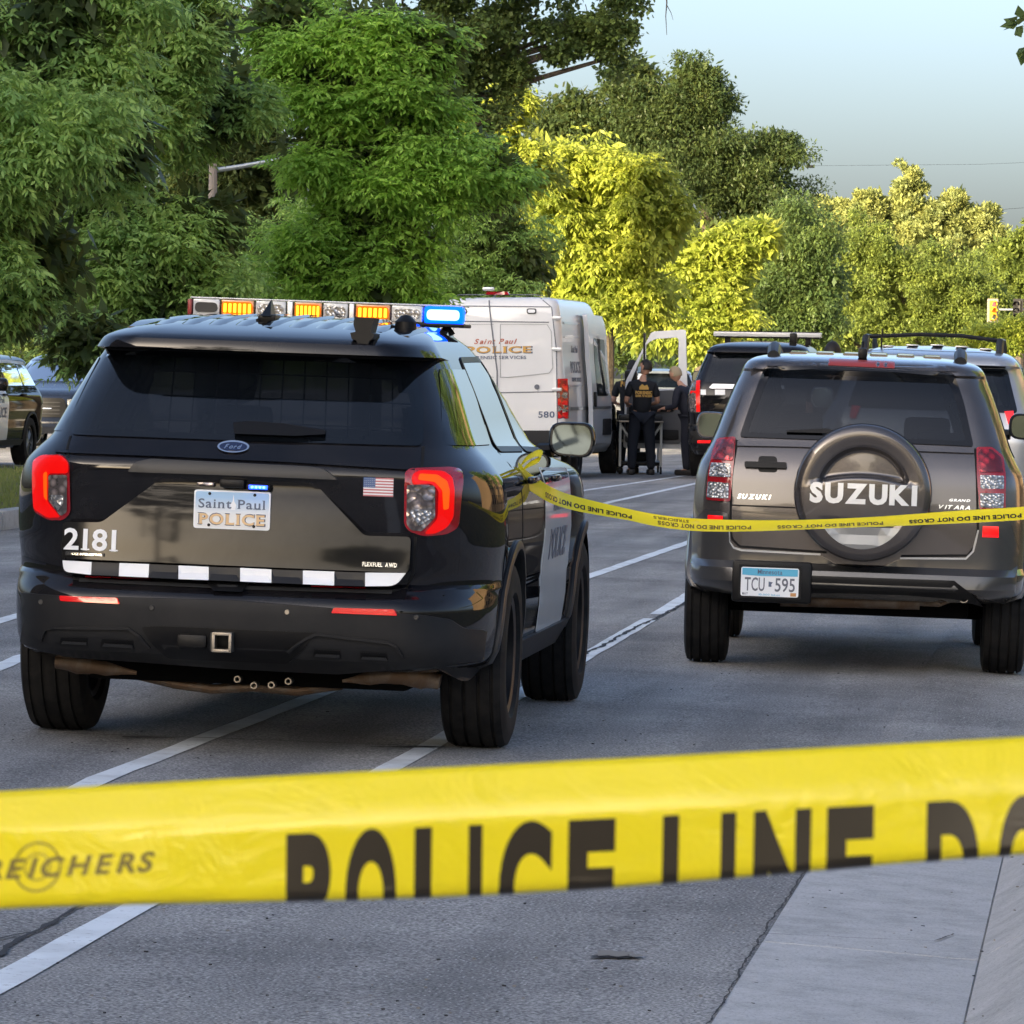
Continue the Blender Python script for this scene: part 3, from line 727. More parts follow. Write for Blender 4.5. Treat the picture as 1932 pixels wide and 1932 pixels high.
    B().prism(rpoly([(-pw/2+0.006, -ph/2+0.006), (pw/2-0.006, -ph/2+0.006), (pw/2-0.006, ph/2-0.006), (-pw/2+0.006, ph/2-0.006)], 0.01), -0.002, 0.0, 'Y', pc).out('plate_face', pmx, pl)
    fl = lambda dx, dz, dy=-0.002: (lambda a, b, o: (pc.x+dx+a, pc.y+dy-o, pc.z+dz+b))
    B().prism([(-0.008, 0.0), (0.008, 0.0), (0.012, 0.02), (0.003, 0.035), (0, 0.062), (-0.003, 0.035), (-0.012, 0.02)], -0.0025, 0, 'Y', pc+Vector((0.005, 0, 0))).out('plate_spire_print', 'decalwhite', pl)
    plane_text('plate_lettering', 'Saint', 0.036, 'slate', fl(-0.068, 0.024, -0.003), pl, fitw=0.132, bold=0.012, slab=True, t=0.001)
    plane_text('plate_lettering', 'Paul', 0.036, 'slate', fl(0.078, 0.024, -0.003), pl, fitw=0.112, bold=0.012, slab=True, t=0.001)
    plane_text('plate_lettering_outline', 'POLICE', 0.044, 'slate', fl(0, -0.037, -0.003), pl, fitw=0.272, bold=0.045, slab=True, t=0.0008)
    plane_text('plate_lettering', 'POLICE', 0.040, 'tan', fl(0, -0.037, -0.0045), pl, fitw=0.264, bold=0.028, slab=True, t=0.001)
    for dx in (-0.09, 0.09):
        for dz in (-0.062, 0.062): B().lathe([(-0.004, 0.0005), (-0.004, 0.006), (0, 0.006)], pc+Vector((dx, -0.002, dz)), 'Y', 10).out('plate_screw', 'line', pl)
    # lamps above plate
    B().box(pc+Vector((-0.11, 0.02, 0.098)), (0.07, 0.04, 0.014), 0.005).out('plate_lamp', 'smokelens', r)
    bl = mat('blue LED', (0.1, 0.2, 1), 0.3, emit=(0.0, 0.03, 1.0), es=2.5); bl2 = mat('blue LED core', (0.3, 0.5, 1), 0.3, emit=(0.15, 0.5, 1.0), es=1.0)
    M['blueled'] = bl; M['bluecore'] = bl2
    lm = B().box(pc+Vector((0.105, -0.006, 0.094)), (0.098, 0.03, 0.024), 0.01).out('blue_strobe', 'dplastic', r)
    B().box(pc+Vector((0.105, -0.022, 0.094)), (0.075, 0.006, 0.016), 0.002).out('strobe_lens', bl, lm)
    for i in range(4): B().box(pc+Vector((0.082+0.0155*i, -0.027, 0.094)), (0.010, 0.006, 0.009), 0.002).out('strobe_diode', bl2, lm)
    B().box(pc+Vector((0.0, 0.0, 0.105)), (0.10, 0.05, 0.035), 0.012).out('camera_housing', 'dplastic', r)
    # flag
    q = R_([(686, 900), (743, 902), (742, 938), (685, 935)]); fx = (q[0][0]+q[1][0])/2; fz = (q[0][1]+q[2][1])/2; fw, fh = 0.118, 0.074
    fg = c.patch('flag_decal', [(fx-fw/2, fz-fh/2), (fx+fw/2, fz-fh/2), (fx+fw/2, fz+fh/2), (fx-fw/2, fz+fh/2)], c.fr, 'decalwhite', 0.002, 0.05)
    M['flagred'] = mat('flag red', (0.48, 0.16, 0.17), 0.5); M['flagblue'] = mat('flag blue', (0.06, 0.11, 0.25), 0.5)
    for i in range(0, 13, 2):
        z1 = fz+fh/2-fh*i/13; x1 = fx-fw/2+(0.0 if i >= 7 else fw*0.4)
        c.patch('flag_stripe', [(x1, z1-fh/13), (fx+fw/2, z1-fh/13), (fx+fw/2, z1), (x1, z1)], c.fr, 'flagred', 0.003, 0.06, fg)
    c.patch('flag_canton', [(fx-fw/2, fz+fh/2-fh*7/13), (fx-fw*0.1, fz+fh/2-fh*7/13), (fx-fw*0.1, fz+fh/2), (fx-fw/2, fz+fh/2)], c.fr, 'flagblue', 0.0035, 0.06, fg)
    st = B()
    for j in range(5):
        for i in range(6): st.box(c.fr(fx-fw/2+0.006+i*0.0072, fz+fh/2-0.005-j*0.0075, 0.004), (0.002, 0.001, 0.002))
    st.out('flag_stars', 'decalwhite', fg)
    # checker strip
    bd_top = [(125, 1056), (180, 1059), (232, 1061), (288, 1063), (343, 1065.5), (400, 1068), (459, 1070), (518, 1073), (577, 1075), (636, 1077), (694, 1079), (770, 1080)]
    bd_bot = [(128, 1077), (179, 1083), (231, 1085.5), (287, 1088), (343, 1091), (400, 1093), (459, 1095.5), (518, 1098), (577, 1100.5), (636, 1103), (694, 1104.5), (752, 1104)]
    for i in range(11):
        o_ = R_([bd_top[i], bd_top[i+1], bd_bot[i+1], bd_bot[i]])
        rad = [0.002]*4
        if i == 0: rad = [0.002, 0.002, 0.002, 0.035]
        if i == 10: rad = [0.002, 0.002, 0.035, 0.002]
        c.patch('checker_square', rpoly(o_, rad), fpo, 'decalwhite' if i % 2 == 0 else 'decalblack', 0.006, 0.05)
    c.bar('tailgate_lower_lip', R_([(150, 1094), (440, 1108), (740, 1117)]), 0.012, c.fr, 'trim', 0.01)
    for a_, b_ in (((165, 1087), (285, 1091)), ((590, 1105), (692, 1108))): c.bar('red_pinstripe', R_([a_, b_]), 0.004, c.fr, 'redlens', 0.045)
    lt = R_([(392, 1098), (470, 1100), (458, 1116), (405, 1114)])
    la = c.patch('tailgate_latch', lt, c.fr, 'dplastic', 0.03, 0.05)
    c.patch('latch_bar', R_([(412, 1102), (452, 1103), (450, 1107), (415, 1106)]), c.fr, 'trim', 0.034, 0.05, la)
    # bumper
    bo = [(-0.985+0.02, 0.50)]
    bt = R_([(42, 1117), (60, 1119), (440, 1132), (800, 1160), (850, 1168), (878, 1186), (920, 1188), (915, 1240), (885, 1285), (868, 1283), (820, 1258), (640, 1272), (440, 1262), (140, 1240), (80, 1228), (52, 1235), (44, 1190)])
    bmp = c.patch('rear_bumper', rpoly(bt, 0.015), c.fr, 'plastic', 0.03, 0.035)
    for pts in ([(115, 1123), (225, 1127), (230, 1139), (117, 1133)], [(632, 1146), (745, 1149), (752, 1161), (627, 1156)]):
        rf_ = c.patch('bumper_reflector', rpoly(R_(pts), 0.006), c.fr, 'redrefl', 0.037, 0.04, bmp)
    for px, py in ((80, 1135), (289, 1146), (544, 1154), (787, 1164)):
        x1, z1 = c.rp(px, py)
        B().lathe([(-0.036, 0.001), (-0.036, 0.009), (-0.030, 0.011)], c.fr(x1, z1, 0), 'Y', 14).out('parking_sensor', 'trim' if px != 544 else 'steel', bmp)
    # lower shapes: centre recess, side hoods with slots
    ce = R_([(268, 1182), (300, 1180), (575, 1192), (600, 1192), (575, 1225), (545, 1252), (320, 1242), (290, 1215)])
    rc = c.patch('bumper_recess', rpoly(ce, 0.02), c.fr, 'dplastic', 0.033, 0.05, bmp)
    for pts in ([(80, 1208), (88, 1187), (105, 1183), (245, 1185), (266, 1200), (285, 1223)], [(545, 1230), (580, 1204), (600, 1196), (735, 1212), (750, 1220), (762, 1240)]):
        c.bar('bumper_crease', rpoly(R_(pts), 0.0), 0.012, c.fr, 'plastic', 0.045, bmp)
    for pts in ([(118, 1206), (168, 1208), (168, 1216), (115, 1214)], [(196, 1210), (254, 1213), (256, 1222), (192, 1219)], [(595, 1230), (645, 1232), (645, 1241), (592, 1238)], [(682, 1235), (732, 1237), (735, 1246), (680, 1243)]):
        sl_ = c.patch('bumper_slot', rpoly(R_([(a, b-5) for a, b in pts[:2]]+pts[2:]), 0.003), c.fr, 'dplastic', 0.034, 0.05, bmp)
        c.patch('slot_floor', R_([(pts[0][0]+4, pts[0][1]+3), (pts[1][0]-2, pts[1][1]+3), (pts[2][0]-2, pts[2][1]), (pts[3][0]+4, pts[3][1])]), c.fr, 'trim', 0.040, 0.05, sl_)
    # tow hitch
    x1, z1 = c.rp(425, 1210)
    hb = B(); s_ = 0.038
    for dx, dz, wx, wz in ((-s_+0.005, 0, 0.012, 2*s_), (s_-0.005, 0, 0.012, 2*s_), (0, s_-0.005, 2*s_, 0.012), (0, -s_+0.005, 2*s_, 0.012)): hb.box((x1+dx, c.rear(x1, z1)-0.02, z1+dz), (wx, 0.14, wz), 0.002)
    hb.out('tow_receiver', 'steel', r)
    x2, z2 = c.rp(375, 1209)
    B().box((x2-0.02, c.rear(x2, z2)-0.03, z2), (0.12, 0.04, 0.055), 0.015).out('trailer_socket', 'dplastic', r)
    B().box((x2+0.063, c.rear(x2, z2)-0.03, z2), (0.022, 0.03, 0.075), 0.004).out('hitch_plate', 'trim', r)
    # wheels
    for sg in (-1, 1):
        for wy in (1.05, 4.07):
            wheel(r, sg*0.868, wy, 0.385, 0.27, 'blackrim', 0.24, 5, sg)
            wheelwell(r, sg*0.99, wy, 0.40, 0.43, 0.36)
            arch(c, wy, 0.40, 0.425, 0.035, 'trim', sg, 0.018, -0.2, PI+0.2)
    # underside
    ub = B().box((0, 2.5, 0.36), (1.3, 4.2, 0.20), 0.02).out('underbody', 'under', r)
    B().box((0, 1.05, 0.30), (1.5, 0.14, 0.12), 0.03).out('rear_axle', 'under', r)
    B().box((0.0, 0.80, 0.43), (1.4, 0.25, 0.18), 0.03).out('underbody_rail', 'under', r)
    for pts in ([(108, 1252), (150, 1256), (205, 1264), (262, 1272)], [(645, 1288), (700, 1282), (745, 1278), (800, 1282), (832, 1290)]):
        pp = [c.rp(a, b-4, y0=0.45) for a, b in pts]; k = len(pp)
        rad = [0.026, 0.042, 0.036, 0.022] if k == 4 else [0.02, 0.036, 0.040, 0.048, 0.032]
        P = [Vector((a, 0.42, b)) for a, b in pp]; Q = []; RR = []
        for i in range(k-1):
            for t in range(4): Q.append(P[i].lerp(P[i+1], t/4)); tt = t/4; RR.append((rad[i]*(1-tt)+rad[i+1]*tt)*(1-0.10*math.sin(tt*PI)))
        Q.append(P[-1]); RR.append(rad[-1])
        B().tube(Q, RR, 12).out('exhaust_silencer', 'rust', r)
    pp = [Vector((c.rp(a, b, y0=0.5)[0], 0.5, c.rp(a, b, y0=0.5)[1])) for a, b in [(262, 1274), (330, 1290), (400, 1300), (480, 1296), (560, 1304), (645, 1292)]]
    B().tube(pp, 0.02, 10).out('exhaust_pipe', 'rust', r)
    for px, py in ((449, 1281), (480, 1293), (513, 1292), (545, 1285)):
        a, b = c.rp(px, py, y0=0.35)
        B().lathe([(0, 0.008), (-0.02, 0.009), (-0.02, 0.014), (0.05, 0.014)], (a, 0.35, b), 'Y', 12).out('hitch_bolt', 'steel', r)
    # wiper
    w0 = c.rp(618, 822); wl = [c.rp(442, 805), c.rp(470, 796), c.rp(550, 803), c.rp(618, 818)]
    wp = c.patch('rear_wiper', rpoly([c.rp(442, 797), c.rp(470, 794), c.rp(540, 799), c.rp(616, 812), c.rp(616, 819), c.rp(560, 822), c.rp(444, 818)], 0.006), c.fr, 'dplastic', 0.035, 0.05, t0=0.0)
    # mirror, antenna, roof things
    mirror(r, 1.02, 3.05, 1.25, 0.215, 0.16, 'black', 1, 0.05)
    mirror(r, -1.02, 3.05, 1.25, 0.215, 0.16, 'black', -1, 0.05)
    # door colours and lettering on the right and left side
    for sg in (1, -1):
        dp = [(2.2, 0.42), (3.30, 0.40), (3.34, 0.7), (3.30, 1.12), (2.18, 1.14), (2.14, 0.7)]
        d = c.patch('front_door_panel', rpoly(dp, 0.04), c.fs(sg), 'white', 0.003, 0.1)
        fnd = lambda y0, z0, off: (lambda a, b, o: c.fs(sg)(y0+a*sg, z0+b, o+off))
        plane_text('door_lettering', 'POLICE', 0.13, 'greytext', fnd(2.75, 0.80, 0.004), d, bold=0.02, slab=True, fitw=0.72)
        plane_text('door_lettering', 'Saint Paul', 0.07, 'greytext', fnd(2.75, 0.98, 0.004), d, bold=0.01, slab=True, fitw=0.5)
        c.bar('rocker_trim', [(1.5, 0.36), (3.6, 0.36)], 0.12, c.fs(sg), 'plastic', 0.02)
        for yy, zz in ((1.42, 1.10), (2.35, 1.09)): B().box((sg*(c.side(yy, zz)+0.03), yy+0.1, zz), (0.03, 0.24, 0.03), 0.012).out('door_handle', 'black', r)
    # roof: ribs, fin aerial, mast, roof light bar
    for i in range(11):
        x = -0.55+i*0.11
        V = []; Fc = []
        for j in range(13):
            y = 0.62+j*0.15; zz = c.top(x, y)
            if zz < c.z1-0.45: continue
            V += [(x-0.034, y, c.top(x-0.034, y)-0.003), (x-0.022, y, zz+0.011*min(1, (j+0.25)/1.3)-0.002), (x+0.022, y, zz+0.011*min(1, (j+0.25)/1.3)-0.002), (x+0.034, y, c.top(x+0.034, y)-0.003)]
        for j in range(len(V)//4-1):
            for k in range(3): Fc.append((4*j+k, 4*j+k+1, 4*j+k+5, 4*j+k+4))
        Fc.append((0, 1, 2, 3))
        mesh('roof_rib', V, Fc, 'black', r, True, 0.7)
    # rear spoiler upper face is body; fin aerial
    x1 = c.rp(505, 640, y0=0.95)[0]; z1 = c.top(x1, 0.95)
    fb = B(); fb.box((x1, 0.98, z1+0.008), (0.075, 0.16, 0.03), 0.012)
    fb.add([(x1-0.02, 0.88, z1+0.015), (x1+0.02, 0.88, z1+0.015), (x1+0.016, 1.05, z1+0.02), (x1-0.016, 1.05, z1+0.02), (x1, 1.01, z1+0.085), (x1, 1.035, z1+0.085)], [(0, 1, 4), (1, 2, 5, 4), (2, 3, 5), (3, 0, 4, 5)])
    fb.out('fin_aerial', 'dplastic', r)
    x1 = c.rp(686, 620, y0=0.75)[0]
    q0 = [c.rp(a, b, y0=0.34) for a, b in ((669, 598), (706, 600), (703, 612), (699, 627), (707, 630), (703, 640), (697, 642), (694, 660), (682, 661), (672, 642), (664, 640), (661, 628), (671, 626), (667, 612))]
    B().prism(q0, 0.335, 0.50, 'Y').out('roof_sensor_mount', 'dplastic', r)
    B().lathe([(0, 0.001), (0.0, 0.045), (0.03, 0.045), (0.055, 0.02), (0.06, 0.001)], (x1+0.14, 1.0, c.top(x1+0.14, 1.0)-0.003), 'Z', 16).out('puck_aerial', 'dplastic', r)
    # light bar
    yl = 1.95; a0 = c.rp(353, 582, y0=yl); a1 = c.rp(876, 593, y0=yl); zt = c.rp(600, 570, y0=yl)[1]; zb = c.rp(600, 603, y0=yl)[1]
    xl0, xl1 = a0[0], a1[0]; zc = (zt+zb)/2; hh = zt-zb
    lb = B().box(((xl0+xl1)/2, yl+0.14, zb-0.006), (xl1-xl0, 0.27, 0.016), 0.006).out('light_bar', 'dplastic', r)
    B().box(((xl0+xl1)/2, yl+0.14, zt+0.003), (xl1-xl0-0.02, 0.25, 0.006), 0.002).out('bar_lid', 'barlens', lb)
    B().box(((xl0+xl1)/2, yl+0.15, zc), (xl1-xl0-0.06, 0.15, hh*0.8), 0.003).out('bar_core', 'steel', lb)
    am = mat('amber LED', (0.12, 0.03, 0.0), 0.5, spec=0.1, emit=(1.0, 0.17, 0.0), es=0.42); am2 = mat('amber LED core', (0.2, 0.1, 0.0), 0.5, spec=0.1, emit=(1.0, 0.58, 0.03), es=1.1)
    M['amber'] = am; M['ambercore'] = am2
    bb = mat('blue bar LED', (0.0, 0.01, 0.1), 0.5, spec=0.1, emit=(0.0, 0.05, 1.0), es=2.2); bb2 = mat('blue bar LED core', (0.1, 0.2, 0.3), 0.5, spec=0.1, emit=(0.40, 0.85, 1.0), es=0.9)
    seg = [('red', 353, 363), ('clear', 363, 415), ('amber', 416, 480), ('clear', 481, 540), ('gap', 541, 553), ('amber', 554, 608), ('clear', 609, 657), ('gap', 658, 669), ('amber', 670, 737), ('clear', 738, 798), ('blue', 799, 874)]
    for k, p0, p1 in seg:
        xa = c.rp(p0, 585, y0=yl)[0]; xb = c.rp(p1, 585, y0=yl)[0]; xm = (xa+xb)/2; wd = xb-xa-0.004
        if k == 'gap': B().box((xm, yl+0.01, zc), (wd, 0.03, hh*0.95), 0.004).out('bar_divider', 'satin', lb); continue
        if k == 'red': B().box((xm, yl+0.03, zc), (wd, 0.08, hh*0.9), 0.008).out('red_end_cap', 'dullred', lb); continue
        if k == 'clear':
            q_ = B().box((xm, yl+0.01, zc), (wd, 0.02, hh*0.92), 0.006).out('clear_lens', 'barlens', lb)
            B().prism(rpoly([(-wd*0.42, -hh*0.28), (wd*0.42, -hh*0.28), (wd*0.42, hh*0.28), (-wd*0.42, hh*0.28)], 0.02), -0.006, 0.0, 'Y', (xm, yl, zc)).out('lamp_reflector', 'trim' if p0 == 363 else 'clearlens', q_)
        if k == 'amber':
            q_ = B().box((xm, yl+0.01, zc), (wd, 0.02, hh*0.92), 0.006).out('amber_lens', 'amberoff', lb)
            B().prism(rpoly([(-wd*0.46, -hh*0.36), (wd*0.46, -hh*0.36), (wd*0.46, hh*0.36), (-wd*0.46, hh*0.36)], 0.02), -0.006, 0.0, 'Y', (xm, yl, zc)).out('amber_lamp', am, q_)
            for i in range(6): B().box((xm-wd*0.37+i*wd*0.148, yl-0.008, zc), (wd*0.085, 0.006, hh*0.52), 0.003).out('amber_diode', am2, q_)
        if k == 'blue':
            q_ = B().box((xm, yl+0.05, zc), (wd, 0.10, hh*0.98), 0.015).out('blue_lens', bb, lb)
            B().prism(rpoly([(-wd*0.42, -hh*0.30), (wd*0.42, -hh*0.30), (wd*0.42, hh*0.30), (-wd*0.42, hh*0.30)], 0.02), -0.006, 0.0, 'Y', (xm, yl, zc)).out('blue_lamp', bb2, q_)
    for x in (xl0+0.12, xl1-0.1): B().tube([(x, yl+0.14, zb-0.01), (x+(0.03 if x > 0 else -0.03), yl+0.14, c.top(min(abs(x), 0.5)*(1 if x > 0 else -1), yl+0.14)-0.01)], 0.02, 8).out('bar_foot', 'dplastic', lb)
explorer()
# ================================================================== GREY SUV WITH SPARE WHEEL
def suzuki():
    r = place(1616, 26.2, 0.045, 0.02, 'parked_suv')
    tag(r, 'grey metallic SUV with a covered spare wheel on its tailgate, behind the yellow tape', 'car')
    c = Car(r, [(0.40, 0.14, 4.1, 0.80, 0.25), (0.43, 0.05, 4.15, 0.86, 0.25), (0.48, 0.0, 4.2, 0.885, 0.24), (0.555, 0.01, 4.2, 0.89, 0.22), (0.585, 0.10, 4.2, 0.885, 0.20), (0.80, 0.10, 4.2, 0.885, 0.20), (1.0, 0.11, 4.1, 0.875, 0.19), (1.08, 0.12, 3.6, 0.86, 0.18), (1.15, 0.14, 3.2, 0.825, 0.17),
        (1.22, 0.17, 3.1, 0.79, 0.16), (1.35, 0.22, 2.95, 0.745, 0.155), (1.50, 0.285, 2.75, 0.69, 0.15), (1.585, 0.325, 2.62, 0.655, 0.15), (1.60, 0.30, 2.6, 0.65, 0.15), (1.64, 0.32, 2.5, 0.625, 0.15), (1.665, 0.40, 2.4, 0.585, 0.16), (1.685, 0.60, 2.3, 0.50, 0.18), (1.70, 0.95, 2.1, 0.36, 0.2), (1.705, 1.3, 1.8, 0.12, 0.1)], bow=0.03, ry=1.3)
    R_ = c.RP
    go = rpoly(R_([(1395, 824), (1415, 765), (1442, 692), (1540, 688), (1700, 695), (1800, 704), (1819, 760), (1837, 842), (1616, 832)]), 0.02)
    cx = sum(p[0] for p in go)/len(go); cz = sum(p[1] for p in go)/len(go); hole = [(cx+(a-cx)*0.95, cz+(b-cz)*0.90) for a, b in go]
    sw = [[(0.42, 1.2), (0.95, 1.18), (0.93, 1.54), (0.58, 1.54)], [(1.02, 1.18), (1.85, 1.16), (1.80, 1.57), (1.0, 1.57)], [(1.93, 1.16), (2.85, 1.13), (2.55, 1.42), (2.25, 1.56), (1.88, 1.57)]]
    wsh = [(-0.66, 1.18), (0.66, 1.18), (0.56, 1.58), (-0.56, 1.58)]
    c.body('greypaint', dz=0.018, dp=0.032, side_holes=[(0, h) for h in sw], rear_holes=[hole], front_holes=[wsh], wheels=[(0.80, 0.36), (3.44, 0.36)], wr=0.385)
    M['smoketint'] = glass('smoked rear glass', (0.16, 0.18, 0.20), 0.9)
    c.patch('rear_window', go, c.fr, 'smoketint', 0.006, 0.05)
    c.patch('glass_border', go, c.fr, 'frit', 0.008, 0.04, holes=[[(cx+(a-cx)*0.93, cz+(b-cz)*0.88) for a, b in go]], t0=0.007)
    for sg in (-1, 1):
        for h in sw:
            hx = sum(p[0] for p in h)/len(h); hz = sum(p[1] for p in h)/len(h)
            ho = rpoly([(hx+(a-hx)*1.05, hz+(b-hz)*1.09) for a, b in h], 0.04)
            w_ = c.patch('side_window', ho, c.fs(sg), 'tint', 0.004, 0.09); c.bar('window_trim', ho+[ho[0]], 0.022, c.fs(sg), 'dplastic', 0.006, w_)
    c.patch('windscreen', rpoly([(a*1.04, 1.39+(b-1.39)*1.1) for a, b in wsh], 0.05), c.ff, 'tint', 0.004, 0.1)
    for x in (-0.36, 0.36): seat(r, x, 2.35, 0.55, 0.62, 0.50)
    for x in (-0.42, 0.0, 0.42): seat(r, x, 1.25, 0.55, 0.55, 0.46)
    B().box((0, 3.0, 0.98), (1.3, 0.4, 0.2), 0.05).out('dashboard', 'interior', r)
    # spoiler lamp
    lf = c.patch('third_brake_light', rpoly(R_([(1565, 676), (1688, 682), (1688, 695), (1562, 689)]), 0.006), c.fr, 'dullred', 0.012, 0.04)
    c.patch('spoiler_lip', R_([(1448, 683), (1545, 676), (1560, 672), (1690, 677), (1800, 692), (1806, 701), (1700, 699), (1560, 691), (1447, 690)]), c.fr, 'greypaint', 0.008, 0.04)
    # belt and seams
    c.bar('tailgate_shoulder', R_([(1391, 836), (1500, 838), (1838, 850)]), 0.026, c.fr, 'greypaint', 0.012)
    c.bar('tailgate_groove', R_([(1381, 953), (1500, 958), (1838, 970)]), 0.008, c.fr, 'line', 0.001)
    c.bar('tailgate_crease', R_([(1381, 960), (1500, 965), (1838, 978)]), 0.014, c.fr, 'greypaint', 0.008)
    for ln in ([(1391, 830), (1380, 900), (1378, 1000), (1382, 1018), (1396, 1031), (1560, 1042)], [(1840, 846), (1843, 900), (1845, 1000), (1840, 1030), (1825, 1048), (1700, 1049)]):
        c.bar('shut_line', R_(ln), 0.012, c.fr, 'line', 0.003)
    c.bar('bumper_edge', R_([(1375, 985), (1376, 1022), (1384, 1033), (1400, 1038), (1548, 1046)]), 0.010, c.fr, 'silver', 0.012)
    c.bar('bumper_edge', R_([(1698, 1053), (1822, 1054), (1836, 1040), (1846, 1000)]), 0.010, c.fr, 'silver', 0.012)
    # flares and bumper
    M['flare'] = dirt(mat('grey lower paint', (0.05, 0.05, 0.052), 0.28, metal=0.4, coat=0.8), (0.055, 0.054, 0.055), 0.15, 3)
    bo = R_([(1305, 985), (1330, 960), (1374, 968), (1376, 1022), (1384, 1035), (1400, 1040), (1548, 1048), (1580, 1066), (1620, 1072), (1665, 1070), (1698, 1055), (1822, 1056), (1838, 1042), (1847, 1000), (1848, 975), (1905, 985), (1922, 1040), (1915, 1120), (1895, 1140), (1830, 1118), (1700, 1118), (1520, 1112), (1390, 1122), (1330, 1112), (1306, 1095)])
    bm_ = c.patch('rear_bumper', bo, c.fr, 'flare', 0.03, 0.035)
    c.patch('bumper_valance', R_([(1395, 1090), (1520, 1085), (1800, 1095), (1830, 1118), (1855, 1145), (1800, 1130), (1700, 1122), (1525, 1118), (1392, 1124)]), c.fr, 'dplastic', 0.036, 0.05, bm_)
    for pts in ([(1336, 971), (1364, 973), (1364, 983), (1335, 982)], [(1854, 992), (1884, 993), (1884, 1014), (1853, 1013)]):
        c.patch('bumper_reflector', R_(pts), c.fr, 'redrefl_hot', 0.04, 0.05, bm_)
    # tail lights
    for k, (o, red, l1_, l2_) in enumerate([([(1353, 826), (1388, 823), (1386, 860), (1378, 946), (1332, 943), (1335, 900), (1344, 850)], [(1355, 829), (1386, 827), (1383, 868), (1345, 866)], [(1341, 872), (1379, 874), (1378, 900), (1337, 898)], [(1336, 908), (1375, 911), (1374, 940), (1333, 938)]),
         ([(1842, 843), (1872, 843), (1893, 860), (1898, 900), (1897, 964), (1848, 962), (1843, 900)], [(1845, 847), (1870, 847), (1888, 862), (1893, 890), (1848, 890)], [(1849, 896), (1894, 897), (1894, 922), (1850, 921)], [(1849, 930), (1894, 931), (1893, 958), (1850, 957)])]):
        b_ = c.patch('tail_light', rpoly(R_(o), 0.015), c.fr, 'redlens', 0.015, 0.04)
        M['redlens2'] = M.get('redlens2') or lens('faceted red lens', (0.42, 0.01, 0.02), 1, 22)
        c.patch('brake_lamp', rpoly(R_(red), 0.012), c.fr, 'redlens2', 0.022, 0.04, b_)
        c.patch('indicator_lamp', rpoly(R_(l1_), 0.008), c.fr, 'clearlens', 0.022, 0.04, b_)
        c.patch('reversing_lamp', rpoly(R_(l2_), 0.008), c.fr, 'clearlens', 0.022, 0.04, b_)
    # handle
    hd = c.patch('tailgate_handle', rpoly(R_([(1405, 870), (1484, 872), (1484, 883), (1405, 881)]), 0.008), c.fr, 'dplastic', 0.035, 0.04)
    c.patch('handle_recess', rpoly(R_([(1431, 860), (1466, 861), (1467, 891), (1430, 890)]), 0.02), c.fr, 'dplastic', 0.006, 0.04, hd)
    def at(px, py, o0=0.0):
        x0, z0 = c.rp(px, py); return lambda a, b, o: c.fr(x0+a, z0+b, o+o0)
    plane_text('small_lettering', 'SUZUKI', 0.024, 'chrome', at(1423, 937), r, fitw=0.18, bold=0.035, shear=0.3)
    plane_text('small_lettering', 'GRAND', 0.013, 'chrome', at(1811, 944), r, fitw=0.11, bold=0.02, shear=0.3)
    plane_text('small_lettering', 'VITARA', 0.020, 'chrome', at(1801, 957), r, fitw=0.165, bold=0.03, shear=0.3)
    # spare wheel with hard cover
    ys = -0.17; kx = c.rp(1628, 930, y0=ys); sc = 0.352
    sx_, sz = kx
    rt = B().lathe([(0.22, 0.10), (0.22, 0.33), (0.18, 0.36), (0.08, 0.362), (0.03, 0.352)], (sx_, ys, sz), 'Y', 64).out('spare_wheel', 'rubber', r)
    B().lathe([(0.17, 0.362), (0.06, 0.362), (0.035, 0.358), (0.016, 0.350), (0.005, 0.338), (0.0, 0.322)], (sx_, ys, sz), 'Y', 96).out('cover_rim', 'greypaint', rt)
    # cover face: one sheet with an arched recess above the lettering band
    V = []; Fc = []; nr, na = 26, 128
    def face_y(x, z):
        rr = math.hypot(x, z); y = -0.014*(1-(rr/0.322)**2)
        if z > 0.042:
            q = (rr-0.165)/0.02
            arch_ = 1/(1+math.exp((rr-0.232)/0.004)) if True else 0
            cut = 1/(1+math.exp(-(z-0.058-0.03*(1-(x/0.22)**2))/0.003))
            y += 0.050*arch_*cut
            y += 0.010*(1/(1+math.exp((rr-0.275)/0.012)))*cut
        if z < -0.14: y += 0.008/(1+math.exp((rr-0.255)/0.006))*1
        return y
    for i in range(nr*2+1):
        rr = 0.322*i/(nr*2)
        for k in range(na):
            a = 2*PI*k/na; x, z = rr*math.cos(a), rr*math.sin(a); V.append((sx_+x, ys+face_y(x, z), sz+z))
    for i in range(nr*2):
        for k in range(na): Fc.append((i*na+k, i*na+(k+1) % na, (i+1)*na+(k+1) % na, (i+1)*na+k))
    mesh('spare_wheel_cover', V, Fc, 'greypaint', rt, True, 0.9)
    oo = [(sx_+0.205*math.cos(a), sz+0.205*math.sin(a)) for a in [0.30+(PI-0.6)*i/24 for i in range(25)]]
    oo += [(sx_+0.19-0.38*i/10, sz+0.060+0.030*(1-((0.19-0.38*i/10)/0.22)**2)) for i in range(10, -1, -1)]
    lg = [(sx_+0.24*math.cos(PI*1.18+PI*0.64*i/20), sz-0.045+0.25*math.sin(PI*1.18+PI*0.64*i/20)) for i in range(21)]
    V, Fc = fill2d(lg, 0.05); P, Q = extrude2d(V, Fc, lambda a, b, o: (a, ys+face_y(a-sx_, b-sz)-o, b), -0.002, 0.004)
    mesh('silver_crescent', P, Q, 'rim', rt, False)
    pl_ = lambda a, b, o: (sx_+0.003+a, ys+min(0, face_y(a, min(b, 0.04)))-0.003-o, sz-0.004+b)
    plane_text('spare_cover_lettering', 'SUZUKI', 0.095, 'satin', pl_, rt, t=0.004, fitw=0.56, bold=0.055)
